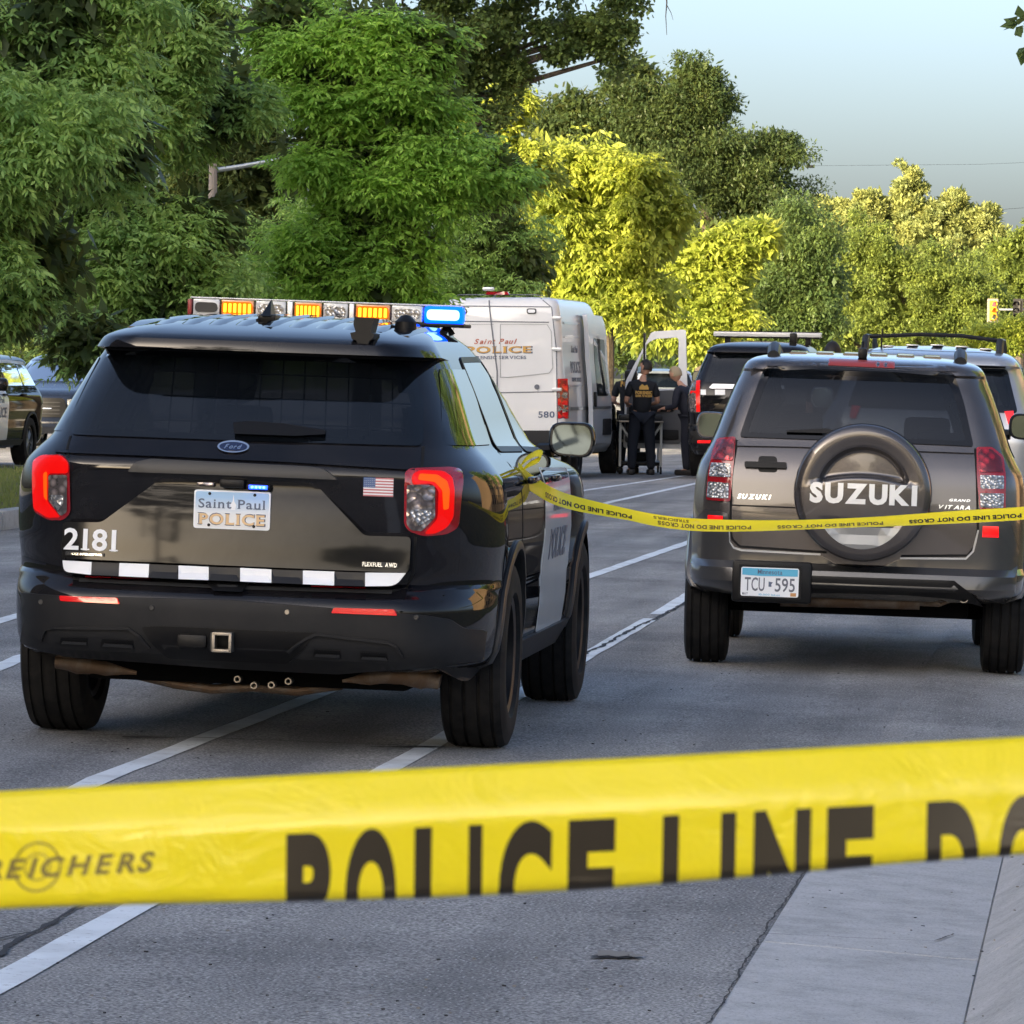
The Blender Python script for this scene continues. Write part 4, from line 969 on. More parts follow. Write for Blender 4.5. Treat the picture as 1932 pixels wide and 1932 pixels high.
    # plate
    o4 = R_([(1398, 1064), (1511, 1068), (1510, 1128), (1396, 1124)]); px_ = sum(q[0] for q in o4)/4; pz_ = sum(q[1] for q in o4)/4; pc = Vector((px_, -0.055, pz_))
    B().box(pc+Vector((0.01, 0.035, 0.0)), (0.42, 0.05, 0.22), 0.02).out('plate_recess', 'dplastic', bm_)
    fr_ = B().prism(rpoly([(-0.165, -0.088), (0.165, -0.088), (0.165, 0.088), (-0.165, 0.088)], 0.012), 0.0, 0.02, 'Y', pc).out('plate_frame', 'dplastic', r)
    pl = B().prism(rpoly([(-0.152, -0.076), (0.152, -0.076), (0.152, 0.076), (-0.152, 0.076)], 0.012), -0.004, 0.0, 'Y', pc).out('number_plate', 'decalwhite', fr_)
    M['plateblue'] = mat('plate sky blue', (0.10, 0.42, 0.62), 0.35)
    B().prism([(-0.146, 0.035), (-0.05, 0.031), (0.05, 0.033), (0.146, 0.034), (0.146, 0.071), (-0.146, 0.071)], -0.006, -0.004, 'Y', pc).out('plate_blue_band', 'plateblue', pl)
    fl = lambda dx, dz, dy=-0.006: (lambda a, b, o: (pc.x+dx+a, pc.y+dy-o, pc.z+dz+b))
    plane_text('plate_state_name', 'Minnesota', 0.024, 'slate', fl(0, 0.054), pl, fitw=0.13, bold=0.01, t=0.001)
    plane_text('plate_number', 'TCU', 0.070, 'greytext', fl(-0.079, -0.012, -0.004), pl, fitw=0.105, bold=0.012, t=0.001)
    plane_text('plate_number', '595', 0.070, 'greytext', fl(0.080, -0.012, -0.004), pl, fitw=0.105, bold=0.012, t=0.001)
    B().prism([(-0.008, -0.016), (0.008, -0.016), (0.006, -0.004), (0.014, 0.008), (-0.002, 0.010), (-0.008, 0.012)], -0.006, -0.004, 'Y', pc+Vector((0.002, 0, -0.008))).out('plate_state_print', 'slate', pl)
    plane_text('plate_month', 'MAY', 0.014, 'greytext', fl(-0.128, -0.064, -0.004), pl, fitw=0.03, bold=0.02, t=0.001)
    plane_text('plate_motto', '10,000 lakes', 0.010, 'plateblue', fl(0.0, -0.066, -0.004), pl, fitw=0.11, bold=0.01, t=0.001)
    M['sticker'] = mat('orange sticker', (0.55, 0.28, 0.10), 0.5)
    B().box(pc+Vector((0.125, -0.005, -0.062)), (0.03, 0.002, 0.018)).out('plate_sticker', 'sticker', pl)
    for sg in (-1, 1):
        for wy in (0.80, 3.44):
            wheel(r, sg*0.80, wy, 0.352, 0.235, 'rim', 0.22, 5, sg); wheelwell(r, sg*0.885, wy, 0.36, 0.395, 0.32)
            arch(c, wy, 0.36, 0.385, 0.05, 'flare', sg, 0.03, -0.1, PI+0.1)
    B().box((0, 2.1, 0.40), (1.2, 3.6, 0.18), 0.02).out('underbody', 'under', r)
    B().box((0, 0.80, 0.33), (1.4, 0.10, 0.09), 0.03).out('rear_axle', 'under', r)
    e0 = c.rp(1515, 1132, y0=0.25); e1 = c.rp(1735, 1137, y0=0.25)
    eb = B().tube([(e0[0]-0.12, 0.25, e0[1]), (e1[0], 0.25, e1[1])], 0.038, 16).out('exhaust_silencer', 'rust', r)
    e2 = c.rp(1818, 1128, y0=0.10)
    B().tube([(e1[0], 0.25, e1[1]), (e1[0]+0.1, 0.22, e1[1]), (e2[0]-0.03, 0.2, e2[1]), (e2[0], 0.10, e2[1])], 0.018, 10).out('tail_pipe', 'rust', eb)
    B().lathe([(0.02, 0.018), (0.0, 0.022), (-0.03, 0.026), (-0.03, 0.021), (0.04, 0.020)], (e2[0], 0.10, e2[1]), 'Y', 16).out('tail_pipe_tip', 'steel', eb)
    h0 = c.rp(1776, 1128, y0=0.15); B().tube([(h0[0]-0.03, 0.15, h0[1]+0.03), (h0[0]-0.03, 0.15, h0[1]-0.02), (h0[0], 0.15, h0[1]-0.04), (h0[0]+0.03, 0.15, h0[1]-0.02), (h0[0]+0.03, 0.15, h0[1]+0.03)], 0.007, 8).out('tow_loop', 'rust', r)
    # wiper, mirrors, rails, roof ribs, aerial
    c.patch('rear_wiper', rpoly(R_([(1484, 812), (1560, 808), (1575, 812), (1560, 817), (1484, 815)]), 0.002), c.fr, 'dplastic', 0.03, 0.05, t0=0.0)
    mm = lambda px, py, y0: c.rp(px, py, y0=y0)
    a = mm(1342, 802, 2.75); mirror(r, a[0], 2.75, a[1], 0.185, 0.155, 'greypaint', -1, 0.10)
    a = mm(1934, 806, 2.75); mirror(r, a[0], 2.75, a[1], 0.185, 0.155, 'dplastic', 1, 0.10)
    for sg, p in ((-1, [(1446, 668), (1452, 657), (1462, 650), (1474, 650)]), (1, [(1786, 681), (1796, 668), (1812, 661), (1834, 664)])):
        x_ = c.rp(p[2][0], p[2][1], y0=0.75)[0]
        zt = lambda y: c.top(x_, y)
        P = [(x_, 0.55, zt(0.55)-0.005), (x_, 0.66, zt(0.66)+0.032), (x_, 0.85, zt(0.85)+0.045), (x_, 1.4, zt(1.4)+0.045), (x_, 2.0, zt(2.0)+0.04), (x_, 2.3, zt(2.2)+0.0)]
        P = [(x_, y, max(z, 1.60)) for _, y, z in P]
        B().tube(P, [0.035, 0.036, 0.022, 0.018, 0.02, 0.025], 10).out('roof_rail', 'trim', r)
    for i in range(6):
        x = -0.36+i*0.145; V = []; Fc = []
        for j in range(9):
            y = 0.75+j*0.15; zz = c.top(x, y); V += [(x-0.05, y, c.top(x-0.05, y)-0.002), (x-0.04, y, zz+0.008), (x+0.04, y, zz+0.008), (x+0.05, y, c.top(x+0.05, y)-0.002)]
        for j in range(8):
            for k in range(3): Fc.append((4*j+k, 4*j+k+1, 4*j+k+5, 4*j+k+4))
        Fc.append((0, 1, 2, 3)); mesh('roof_rib', V, Fc, 'greypaint', r, True, 0.7)
    x_ = c.rp(1628, 660, y0=0.5)[0]; zt = c.top(x_, 0.5)
    B().box((x_, 0.5, zt+0.025), (0.05, 0.12, 0.06), 0.018).tube([(x_, 0.5, zt+0.05), (x_, 0.53, zt+0.085)], 0.008, 8).out('aerial_base', 'dplastic', r)
suzuki()

# ================================================================== POLICE VAN
van = place(943, 71.0, -0.046, -0.02, 'police_van')
tag(van, 'tall white police forensic van numbered 580 with its side doors open', 'van', 'parked police vehicles')
def sprinter():
    r = van
    c = Car(r, [(0.36, 0.10, 5.7, 0.86, 0.12), (0.48, 0.02, 5.85, 0.93, 0.12), (0.70, 0.0, 5.9, 0.95, 0.12), (1.0, 0.0, 5.85, 0.95, 0.12), (1.15, 0.005, 5.5, 0.945, 0.12), (1.35, 0.01, 5.15, 0.935, 0.12), (1.8, 0.02, 4.85, 0.90, 0.12), (2.2, 0.045, 4.5, 0.885, 0.12), (2.42, 0.07, 4.2, 0.86, 0.11), (2.53, 0.10, 4.0, 0.835, 0.11), (2.585, 0.14, 3.85, 0.79, 0.12), (2.612, 0.22, 3.7, 0.68, 0.14), (2.625, 0.5, 3.4, 0.35, 0.15), (2.63, 0.8, 3.0, 0.1, 0.05)], bow=0.02, ry=1.2, rf=0.3)
    R_ = c.RP
    sh = [(1, [(3.75, 0.55), (4.45, 0.55), (4.35, 2.35), (3.75, 2.4)]), (1, [(4.62, 0.65), (5.35, 0.75), (5.2, 1.2), (4.75, 2.1), (4.6, 2.1)])]
    c.body('vanwhite', dz=0.05, dp=0.06, side_holes=sh, front_holes=[[(-0.8, 1.3), (0.8, 1.3), (0.75, 2.0), (-0.75, 2.0)]], wheels=[(1.35, 0.36), (5.0, 0.36)], wr=0.42)
    c.patch('windscreen', rpoly([(-0.85, 1.25), (0.85, 1.25), (0.78, 2.05), (-0.78, 2.05)], 0.05), c.ff, 'tint', 0.01, 0.2)
    T = 0.012
    c.bar('door_seam', R_([(938, 555), (938, 700), (938, 815)]), 0.016, c.fr, 'greytext', T)
    for ln in ([(850, 577), (938, 578), (1038, 579)], [(850, 606), (938, 607), (1036, 608)], [(850, 741), (938, 741), (1046, 739)]): c.bar('pressed_crease', R_(ln), 0.014, c.fr, 'greytext', 0.006)
    c.bar('door_panel_edge', R_([(944, 612), (1032, 612), (1040, 625), (1043, 694), (1036, 704), (960, 712), (944, 712), (944, 612)]), 0.008, c.fr, 'silver', 0.008)
    c.bar('door_panel_edge', R_([(932, 612), (856, 612), (852, 700), (932, 712)]), 0.008, c.fr, 'silver', 0.008)
    c.bar('door_outline', R_([(846, 800), (846, 580), (852, 562), (866, 556), (1010, 556), (1030, 560), (1041, 580), (1050, 660), (1052, 815)]), 0.012, c.fr, 'greytext', 0.006)
    b_ = c.patch('third_brake_light', rpoly(R_([(920, 550), (958, 550), (962, 556), (917, 556)]), 0.01), c.fr, 'redlens', 0.04, 0.1)
    x_, z_ = c.rp(939, 549); B().box((x_, 0.10, z_+0.015), (0.16, 0.10, 0.05), 0.02).out('rear_camera', 'satin', r)
    for px in (1003, 872):
        q = c.patch('marker_lamp', rpoly(R_([(px-9, 582), (px+9, 582), (px+9, 592), (px-9, 592)]), 0.03), c.fr, 'trim', 0.015, 0.1)
        c.patch('lamp_lens', rpoly(R_([(px-7, 584), (px+7, 584), (px+7, 590), (px-7, 590)]), 0.03), c.fr, 'decalwhite', 0.02, 0.1, q)
    for sgx in (1, -1):
        o = R_([(1052, 715), (1070, 714), (1073, 730), (1073, 790), (1053, 790)]); o = [(a*sgx, b) for a, b in o]
        x0 = min(p[0] for p in o); x1 = max(p[0] for p in o); z0 = min(p[1] for p in o); z1 = max(p[1] for p in o)
        tl = c.patch('tail_light', rpoly(o, 0.01), c.fr, 'redlens', 0.02, 0.06); hh = (z1-z0)/6
        for k, mm in enumerate(['redrefl', 'redrefl', 'clearlens', 'redrefl', 'clearlens', 'redrefl']):
            c.patch('lamp_lens', [(x0+0.012, z1-hh*(k+1)+0.006), (x1-0.012, z1-hh*(k+1)+0.006), (x1-0.012, z1-hh*k-0.004), (x0+0.012, z1-hh*k-0.004)], c.fr, mm, 0.028, 0.06, tl)
    def at(px, py): x0, z0 = c.rp(px, py); return lambda a, b, o: c.fr(x0+a, z0+b, o+0.002)
    plane_text('rear_lettering', 'Saint Paul', 0.072, 'rust_red', at(935, 644), r, fitw=0.62, bold=0.012, shear=0.35, t=0.004)
    plane_text('rear_lettering_shadow', 'POLICE', 0.096, 'slate', at(941, 660), r, fitw=0.98, bold=0.04, slab=True, t=0.002)
    plane_text('rear_lettering', 'POLICE', 0.086, 'gold', at(940, 659.5), r, fitw=0.95, bold=0.022, slab=True, t=0.005)
    plane_text('rear_lettering', 'FORENSIC SERVICES', 0.046, 'slate', at(938, 674.5), r, fitw=0.84, bold=0.012, slab=True, t=0.004)
    plane_text('unit_number', '580', 0.088, 'slate', at(1031, 782), r, fitw=0.235, bold=0.02, t=0.004)
    x_, z_ = c.rp(1013, 730); B().lathe([(-0.02, 0.001), (-0.02, 0.035), (0.02, 0.04)], c.fr(x_, z_, 0.0), 'Y', 16).out('fuel_cap', 'greytext', r)
    for py in (600, 659, 735):
        x_, z_ = c.rp(1051, py); B().box(c.fr(x_, z_, 0.02), (0.14, 0.04, 0.05), 0.015).out('door_hinge', 'satin', r)
    c.patch('rear_bumper', R_([(842, 812), (1074, 812), (1074, 842), (1060, 850), (850, 850)]), c.fr, 'trim', 0.10, 0.1)
    # right side: crease, lettering, sliding door pushed back, black step
    fs = c.fs(1)
    c.bar('side_crease', [(0.5, 1.02), (3.7, 1.02)], 0.05, fs, 'silver', 0.01)
    for z in (1.35, 2.05, 2.25): c.bar('side_rib', [(0.35, z), (1.8, z)], 0.03, fs, 'silver', 0.01)
    g = lambda y0, z0: (lambda a, b, o: fs(y0+a, z0+b, o+0.003))
    plane_text('side_lettering', 'POLICE', 0.16, 'greytext', g(1.25, 1.62), r, fitw=0.9, bold=0.02, slab=True, t=0.003)
    plane_text('side_lettering', 'Saint Paul', 0.10, 'greytext', g(1.25, 1.88), r, fitw=0.6, bold=0.01, shear=0.3, t=0.003)
    plane_text('side_lettering', 'FORENSIC SERVICES', 0.06, 'greytext', g(1.25, 1.44), r, fitw=0.85, bold=0.01, t=0.003)
    dw = [(2.45, 1.25), (3.45, 1.25), (3.42, 1.98), (2.45, 2.0)]
    do = rpoly([(1.95, 0.50), (3.72, 0.50), (3.72, 2.30), (3.60, 2.38), (1.95, 2.40)], 0.04)
    V, Fc = fill2d(do, 0.15, [dw]); P, Q = extrude2d(V, Fc, fs, 0.05, 0.115)
    sdn = mesh('sliding_door', P, Q, 'vanwhite', r, True, 0.5)
    c.patch('door_window', rpoly([(2.40, 1.2), (3.50, 1.2), (3.47, 2.03), (2.40, 2.05)], 0.06), fs, 'tint', 0.12, 0.15, sdn, t0=0.105)
    c.patch('door_step_panel', rpoly([(2.9, 0.62), (3.68, 0.62), (3.68, 0.86), (2.9, 0.86)], 0.03), fs, 'plastic', 0.13, 0.15, sdn, t0=0.1)
    c.bar('door_crease', [(1.97, 1.03), (3.7, 1.03)], 0.04, fs, 'silver', 0.125, sdn)
    B().box((0.98+0.10, 2.1, 1.15), (0.04, 0.10, 0.22), 0.01).out('door_roller', 'dplastic', sdn)
    c.patch('mud_flap', [(0.85, 0.2), (1.0, 0.2), (1.0, 0.6), (0.85, 0.6)], fs, 'plastic', 0.03, 0.1)
    arch(c, 1.35, 0.36, 0.42, 0.04, 'silver', 1, 0.03, 0.0, PI)
    for sg in (-1, 1):
        for wy in (1.35, 5.0): wheel(r, sg*0.84, wy, 0.345, 0.235, 'blackrim', 0.2, 6, sg, False); wheelwell(r, sg*0.93, wy, 0.36, 0.42, 0.3)
    B().box((0, 3.2, 0.42), (1.3, 4.8, 0.2), 0.02).out('underbody', 'under', r)
    for x in (-0.5, 0.5): seat(r, x, 4.5, 0.95, 0.7)
    B().box((0.0, 2.4, 1.2), (1.3, 0.05, 1.5), 0.01).out('cabin_partition', 'trim', r)
    # passenger door swung wide open
    dr = B()
    hx, hy = 1.03, 5.30
    W_, Zb, Zt = 1.02, 0.38, 2.20
    ol = rpoly([(0, Zb+0.02), (0.98, Zb), (1.00, 1.3), (0.98, Zt), (0.45, Zt-0.03), (0.04, 1.42)], 0.05)
    hl = rpoly([(0.36, 1.30), (0.86, 1.30), (0.87, Zt-0.12), (0.50, Zt-0.14), (0.36, 1.98)], 0.05)
    hl2 = rpoly([(0.10, 1.36), (0.31, 1.32), (0.31, 1.86)], 0.02)
    V, Fc = fill2d(ol, 0.12, [hl, hl2]); P, Q = extrude2d(V, Fc, lambda a, b, o: (hx+a, hy-o-a*0.10, b), 0.0, 0.05)
    d = mesh('cab_door', P, Q, 'vanwhite', r, False)
    V, Fc = fill2d(rpoly([(0.03, Zb+0.10), (0.90, Zb+0.08), (0.92, 1.20), (0.80, 1.28), (0.08, 1.25)], 0.05), 0.12); P, Q = extrude2d(V, Fc, lambda a, b, o: (hx+a, hy-o-a*0.10, b), 0.05, 0.085)
    M['doorgrey'] = mat('grey door lining', (0.10, 0.10, 0.105), 0.6)
    t_ = mesh('door_lining', P, Q, 'doorgrey', d, False)
    B().box((hx+0.45, hy-0.15, 1.0), (0.7, 0.08, 0.10), 0.03).out('armrest', 'plastic', t_)
    B().box((hx+0.5, hy-0.15, 0.6), (0.75, 0.07, 0.16), 0.03).out('door_pocket', 'plastic', t_)
    B().box((hx+0.335, hy-0.06, 1.72), (0.035, 0.07, 0.85), 0.01).out('window_divider', 'dplastic', d)
    V, Fc = fill2d([(a, b) for a, b in hl], 0.3); P, Q = extrude2d(V, Fc, lambda a, b, o: (hx+a, hy-o-a*0.10, b), 0.02, 0.026)
    mesh('door_glass', P, Q, 'clearglass', d, False)
    b = B().box((hx+0.10, hy+0.12, 1.42), (0.20, 0.12, 0.34), 0.05).out('cab_mirror', 'dplastic', r)
sprinter()

# ================================================================== OTHER VEHICLES
def suv(r, paint, W_=1.0, H=1.78, L=5.0, dz=0.04, dp=0.06, glassm='privacy'):
    k = H/1.755
    rows = [(0.30, 0.12, L-0.2, 0.90, 0.28), (0.46, 0.0, L, 0.97, 0.28), (0.63, 0.0, L, 0.985, 0.28), (0.68, 0.06, L-0.02, 0.985, 0.28), (0.95, 0.06, L-0.06, 1.0, 0.26), (1.08, 0.08, L-0.35, 0.985, 0.25), (1.18, 0.11, L-1.2, 0.93, 0.22), (1.26, 0.15, L-1.4, 0.88, 0.20), (1.46, 0.27, L-1.75, 0.80, 0.18), (1.58, 0.33, L-1.98, 0.745, 0.18), (1.60, 0.22, L-2.0, 0.735, 0.18), (1.66, 0.27, L-2.2, 0.69, 0.18), (1.70, 0.45, L-2.35, 0.62, 0.2), (1.735, 0.8, L-2.6, 0.45, 0.22), (1.755, 1.3, L-3.0, 0.12, 0.1)]
    rows = [(z*k, a, b, w*W_, R_) for z, a, b, w, R_ in rows]
    c = Car(r, rows, bow=0.04, ry=1.4)
    zb, zt = 1.27*k, 1.56*k
    sw = [[(0.45, zb), (1.1, zb), (1.08, zt), (0.65, zt)], [(1.2, zb), (2.1, zb), (2.05, zt+0.02), (1.18, zt+0.02)], [(2.2, zb), (3.25, zb-0.02), (2.95, zt-0.1), (2.55, zt), (2.15, zt+0.02)]]
    rh = [(-0.70*W_, 1.24*k), (0.70*W_, 1.24*k), (0.60*W_, 1.56*k), (-0.60*W_, 1.56*k)]
    c.body(paint, dz=dz, dp=dp, side_holes=[(0, h) for h in sw], front_holes=[[(-0.7*W_, 1.27*k), (0.7*W_, 1.27*k), (0.62*W_, 1.58*k), (-0.62*W_, 1.58*k)]], rear_holes=[rh], wheels=[(1.0, 0.39), (L-0.95, 0.39)], wr=0.42)
    for sg in (-1, 1):
        for h in sw:
            hx = sum(p[0] for p in h)/len(h); hz = sum(p[1] for p in h)/len(h)
            w_ = c.patch('side_window', rpoly([(hx+(a-hx)*1.06, hz+(b-hz)*1.1) for a, b in h], 0.05), c.fs(sg), glassm, 0.006, 0.12)
        for wy in (1.0, L-0.95):
            wheel(r, sg*(0.86*W_), wy, 0.385, 0.25, 'rim', 0.24, 6, sg, dz < 0.035); wheelwell(r, sg*0.98*W_, wy, 0.40, 0.42, 0.33)
            arch(c, wy, 0.40, 0.42, 0.035, 'plastic', sg, 0.02, -0.1, PI+0.1)
        mirror(r, sg*(1.12*W_), L-1.85, 1.27*k, 0.22, 0.20, paint, sg, 0.05)
    c.patch('windscreen', rpoly([(-0.77*W_, 1.24*k), (0.77*W_, 1.24*k), (0.66*W_, 1.60*k), (-0.66*W_, 1.60*k)], 0.05), c.ff, 'tint', 0.006, 0.12)
    c.patch('rear_window', rpoly([(-0.74*W_, 1.21*k), (0.74*W_, 1.21*k), (0.63*W_, 1.575*k), (-0.63*W_, 1.575*k)], 0.04), c.fr, 'privacy', 0.006, 0.1)
    for x in (-0.4, 0.4): seat(r, x, L-2.3, 0.6*k)
    B().box((0, L/2, 0.42), (1.3, L-1.0, 0.2), 0.02).out('underbody', 'under', r)
    return c, k
# black police SUV in the middle distance
th = place(1424, 71.5, -0.01, 0.0, 'police_suv'); tag(th, 'black police SUV with a chrome tailgate strip, parked just right of the open van door', 'police car', 'parked police vehicles')
c, k = suv(th, 'black', 1.02, 2.0, 5.3, 0.035, 0.05)
R_ = c.RP
tl = c.patch('tail_light', rpoly(R_([(1305, 718), (1322, 716), (1322, 778), (1303, 778), (1299, 745)]), 0.01), c.fr, 'smokelens', 0.015, 0.06)
c.patch('lit_red_band', R_([(1314, 718), (1321, 717), (1321, 777), (1314, 777)]), c.fr, 'redglow', 0.022, 0.06, tl)
c.patch('lit_red_band', R_([(1303, 737), (1314, 737), (1314, 742), (1302, 742)]), c.fr, 'redglow', 0.022, 0.06, tl)
cs = c.patch('chrome_strip', rpoly(R_([(1338, 731), (1345, 724), (1480, 727), (1480, 734), (1342, 733)]), 0.01), c.fr, 'satin', 0.03, 0.08)
for a, b in ((1322, 1332), (1349, 1368), (1384, 1402), (1418, 1436)): c.patch('checker_square', R_([(a, 735), (b, 735), (b, 745), (a, 745)]), c.fr, 'decalwhite', 0.012, 0.08)
c.patch('painted_reflection_panel', R_([(1345, 772), (1372, 748), (1450, 748), (1480, 772)]), c.fr, 'panelblack', 0.02, 0.08)  # flat greyer trapezoid standing in for the tailgate's reflection
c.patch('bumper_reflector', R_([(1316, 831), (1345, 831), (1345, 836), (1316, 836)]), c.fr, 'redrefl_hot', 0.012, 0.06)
c.patch('bumper_plastic', R_([(1300, 800), (1440, 800), (1440, 850), (1303, 850)]), c.fr, 'plastic', 0.008, 0.08)  # black plastic over the bumper
zt = c.rp(1440, 631, y0=1.8)[1]; xa = c.rp(1346, 631, y0=1.8)[0]; xb = c.rp(1549, 631, y0=1.8)[0]
lb = B().box(((xa+xb)/2, 1.95, zt), (xb-xa, 0.28, 0.07), 0.015).out('light_bar', 'barlens', th)
B().box(((xa+xb)/2, 1.95, zt+0.04), (xb-xa-0.03, 0.27, 0.014), 0.004).out('bar_lid', 'dplastic', lb)
B().box(((xa+xb)/2, 1.95, zt-0.045), (xb-xa-0.05, 0.2, 0.02), 0.004).out('bar_base', 'dplastic', lb)
for x in (xa+0.2, xb-0.2): B().box((x, 1.95, zt-0.09), (0.08, 0.1, 0.12), 0.01).out('bar_foot', 'dplastic', lb)
B().box((c.rp(1497, 636, y0=0.9)[0], 0.9, zt-0.06), (0.11, 0.10, 0.16), 0.03).out('roof_sensor', 'dplastic', th)
# silver SUV ahead of the grey one
sv = place(1752, 44.0, 0.0, 0.02, 'parked_suv'); tag(sv, 'silver SUV with a black roof rack, parked just ahead of the grey SUV', 'car')
c, k = suv(sv, 'silver', 1.02, 1.86, 4.7, 0.03, 0.045)
R_ = c.RP
for sgx in (1, -1):
    o = [(sgx*a, b) for a, b in R_([(1895, 776), (1912, 775), (1914, 798), (1902, 800)])]; c.patch('tail_light', o, c.fr, 'redrefl_hot', 0.02, 0.05)
    o = [(sgx*a, b) for a, b in R_([(1906, 812), (1914, 810), (1916, 822), (1909, 822)])]; c.patch('side_lamp', o, c.fr, 'redrefl', 0.02, 0.05)
zr = c.rp(1760, 637, y0=1.0)[1]; x0 = c.rp(1636, 640, y0=1.0)[0]; x1 = c.rp(1888, 645, y0=1.0)[0]
for x in (x0, x1):
    B().tube([(x, 0.65, c.top(max(-0.6, min(0.6, x)), 0.65)-0.03), (x, 0.8, zr-0.02), (x, 1.0, zr-0.005), (x, 2.4, zr-0.0), (x, 2.6, zr-0.1)], [0.035, 0.035, 0.02, 0.02, 0.03], 8).out('roof_rail', 'trim', sv)
B().tube([(x0, 1.0, zr-0.01), (x0*0.6+x1*0.4, 1.0, zr+0.025), (x0*0.3+x1*0.7, 1.0, zr+0.025), (x1, 1.0, zr-0.01)], 0.018, 8).out('rack_crossbar', 'dplastic', sv)
for i in range(5):
    x = -0.45+i*0.22; B().box((x, 1.4, c.top(x, 1.4)+0.004), (0.10, 1.2, 0.012), 0.004).out('roof_rib', 'silver', sv)
xa = c.rp(1663, 640, y0=0.75)[0]; za = c.top(xa, 0.75)
B().tube([(xa, 0.75, za-0.01), (xa+0.005, 0.76, za+0.17)], 0.008, 6).out('whip_aerial', 'dplastic', sv)
# police SUV at the left edge, facing us, its left side in view
p = WP(-22, 800, 79); ls = empty('police_suv', (p.x, p.y, -0.098), (0, 0, 3.085)); tag(ls, 'black and white police SUV beyond the grass, cut off by the left edge', 'police car', 'parked police vehicles')
c, k = suv(ls, 'black', 1.0, 1.76, 5.0, 0.04, 0.06)
d = c.patch('front_door_panel', rpoly([(2.35, 0.42), (3.45, 0.42), (3.45, 1.2), (2.33, 1.22)], 0.04), c.fs(-1), 'white', 0.006, 0.12)
plane_text('door_lettering', 'POLICE', 0.15, 'greytext', lambda a, b, o: c.fs(-1)(2.85-a, 0.85+b, o+0.008), d, fitw=0.75, bold=0.02, slab=True)
plane_text('door_lettering', 'Saint Paul', 0.09, 'greytext', lambda a, b, o: c.fs(-1)(2.85-a, 1.04+b, o+0.008), d, fitw=0.5, bold=0.01)
c.bar('running_board', [(1.5, 0.38), (3.7, 0.38)], 0.09, c.fs(-1), 'trim', 0.04)
for y in (1.45, 2.5): B().box((-c.side(y, 1.12)-0.02, y, 1.12), (0.04, 0.22, 0.03), 0.01).out('door_handle', 'dplastic', ls)
c.bar('roof_edge', [(0.6, 1.60), (1.5, 1.635), (2.6, 1.62)], 0.05, c.fs(-1), 'white', 0.006)
# dark blue car beyond it, nose towards us
p = WP(72, 800, 92); lt = empty('parked_car', (p.x, p.y+5.0, -0.098), (0, 0, 3.12)); tag(lt, 'dark blue car with a black grille facing the camera, far left behind a police SUV', 'car')
c, k = suv(lt, 'navy', 1.0, 1.82, 5.0, 0.04, 0.06, 'tint')
gr = c.patch('grille', rpoly([(-0.58, 0.62), (0.58, 0.62), (0.62, 0.80), (0.56, 0.97), (-0.56, 0.97), (-0.62, 0.80)], 0.05), c.ff, 'dplastic', 0.02, 0.1)
for z in (0.68, 0.75, 0.82, 0.89): c.bar('grille_slat', [(-0.5, z), (0.5, z)], 0.018, c.ff, 'trim', 0.035, gr)
c.bar('grille_bar', [(-0.35, 0.78), (0.35, 0.78)], 0.012, c.ff, 'chrome', 0.04, gr)
for sg in (-1, 1): c.patch('headlight', rpoly([(sg*0.64, 0.80), (sg*0.78, 0.84), (sg*0.84, 0.96), (sg*0.62, 0.95)], 0.02), c.ff, 'clearlens', 0.02, 0.06)
c.bar('bumper_strip', [(-0.6, 0.52), (0.6, 0.52)], 0.03, c.ff, 'chrome', 0.02)
# car far beyond the van door
p = WP(1262, 800, 128); fc = empty('parked_car', (p.x, p.y, gz(p.x)), (0, 0, 0.3)); tag(fc, 'pale car seen through the window of the open van door', 'car')
c, k = suv(fc, 'silver', 0.92, 1.62, 4.5, 0.07, 0.1, 'tint')
# ------------------------------------------------------------------ people
M['skin'] = mat('skin', (0.50, 0.27, 0.18), 0.55); M['hairdark'] = mat('dark hair', (0.012, 0.009, 0.007), 0.6)
M['hairgrey'] = mat('grey blond hair', (0.34, 0.27, 0.17), 0.7); M['shirtblack'] = mat('black shirt', (0.010, 0.011, 0.014), 0.85)
M['trousers'] = mat('dark navy trousers', (0.010, 0.013, 0.022), 0.85); M['shoe'] = mat('dark shoes', (0.012, 0.011, 0.012), 0.5)
M['maskblue'] = mat('pale blue face mask', (0.45, 0.62, 0.72), 0.7); M['suit'] = mat('dark suit', (0.012, 0.014, 0.025), 0.8)
def skin(name, nodes, edges, m, parent, sub=2):
    bm = bmesh.new(); ly = bm.verts.layers.skin.verify(); vs = []
    for i, (p, r_) in enumerate(nodes):
        v = bm.verts.new(p); v[ly].radius = (r_, r_) if not isinstance(r_, tuple) else r_
        v[ly].use_root = (i == 0); vs.append(v)
    for a, b in edges: bm.edges.new((vs[a], vs[b]))
    me = bpy.data.meshes.new(name); bm.to_mesh(me); bm.free(); o = bpy.data.objects.new(name, me); COL.objects.link(o)
    me.materials.append(M[m]); sk = o.modifiers.new('skin', 'SKIN'); sk.use_smooth_shade = True; sk.branch_smoothing = 0.6
    sb = o.modifiers.new('sub', 'SUBSURF'); sb.levels = sub; sb.render_levels = sub
    if parent: o.parent = parent
    return o
def hand(J, wrist, d, out, curl=0.4):       # palm and five fingers appended to joint lists
    pass
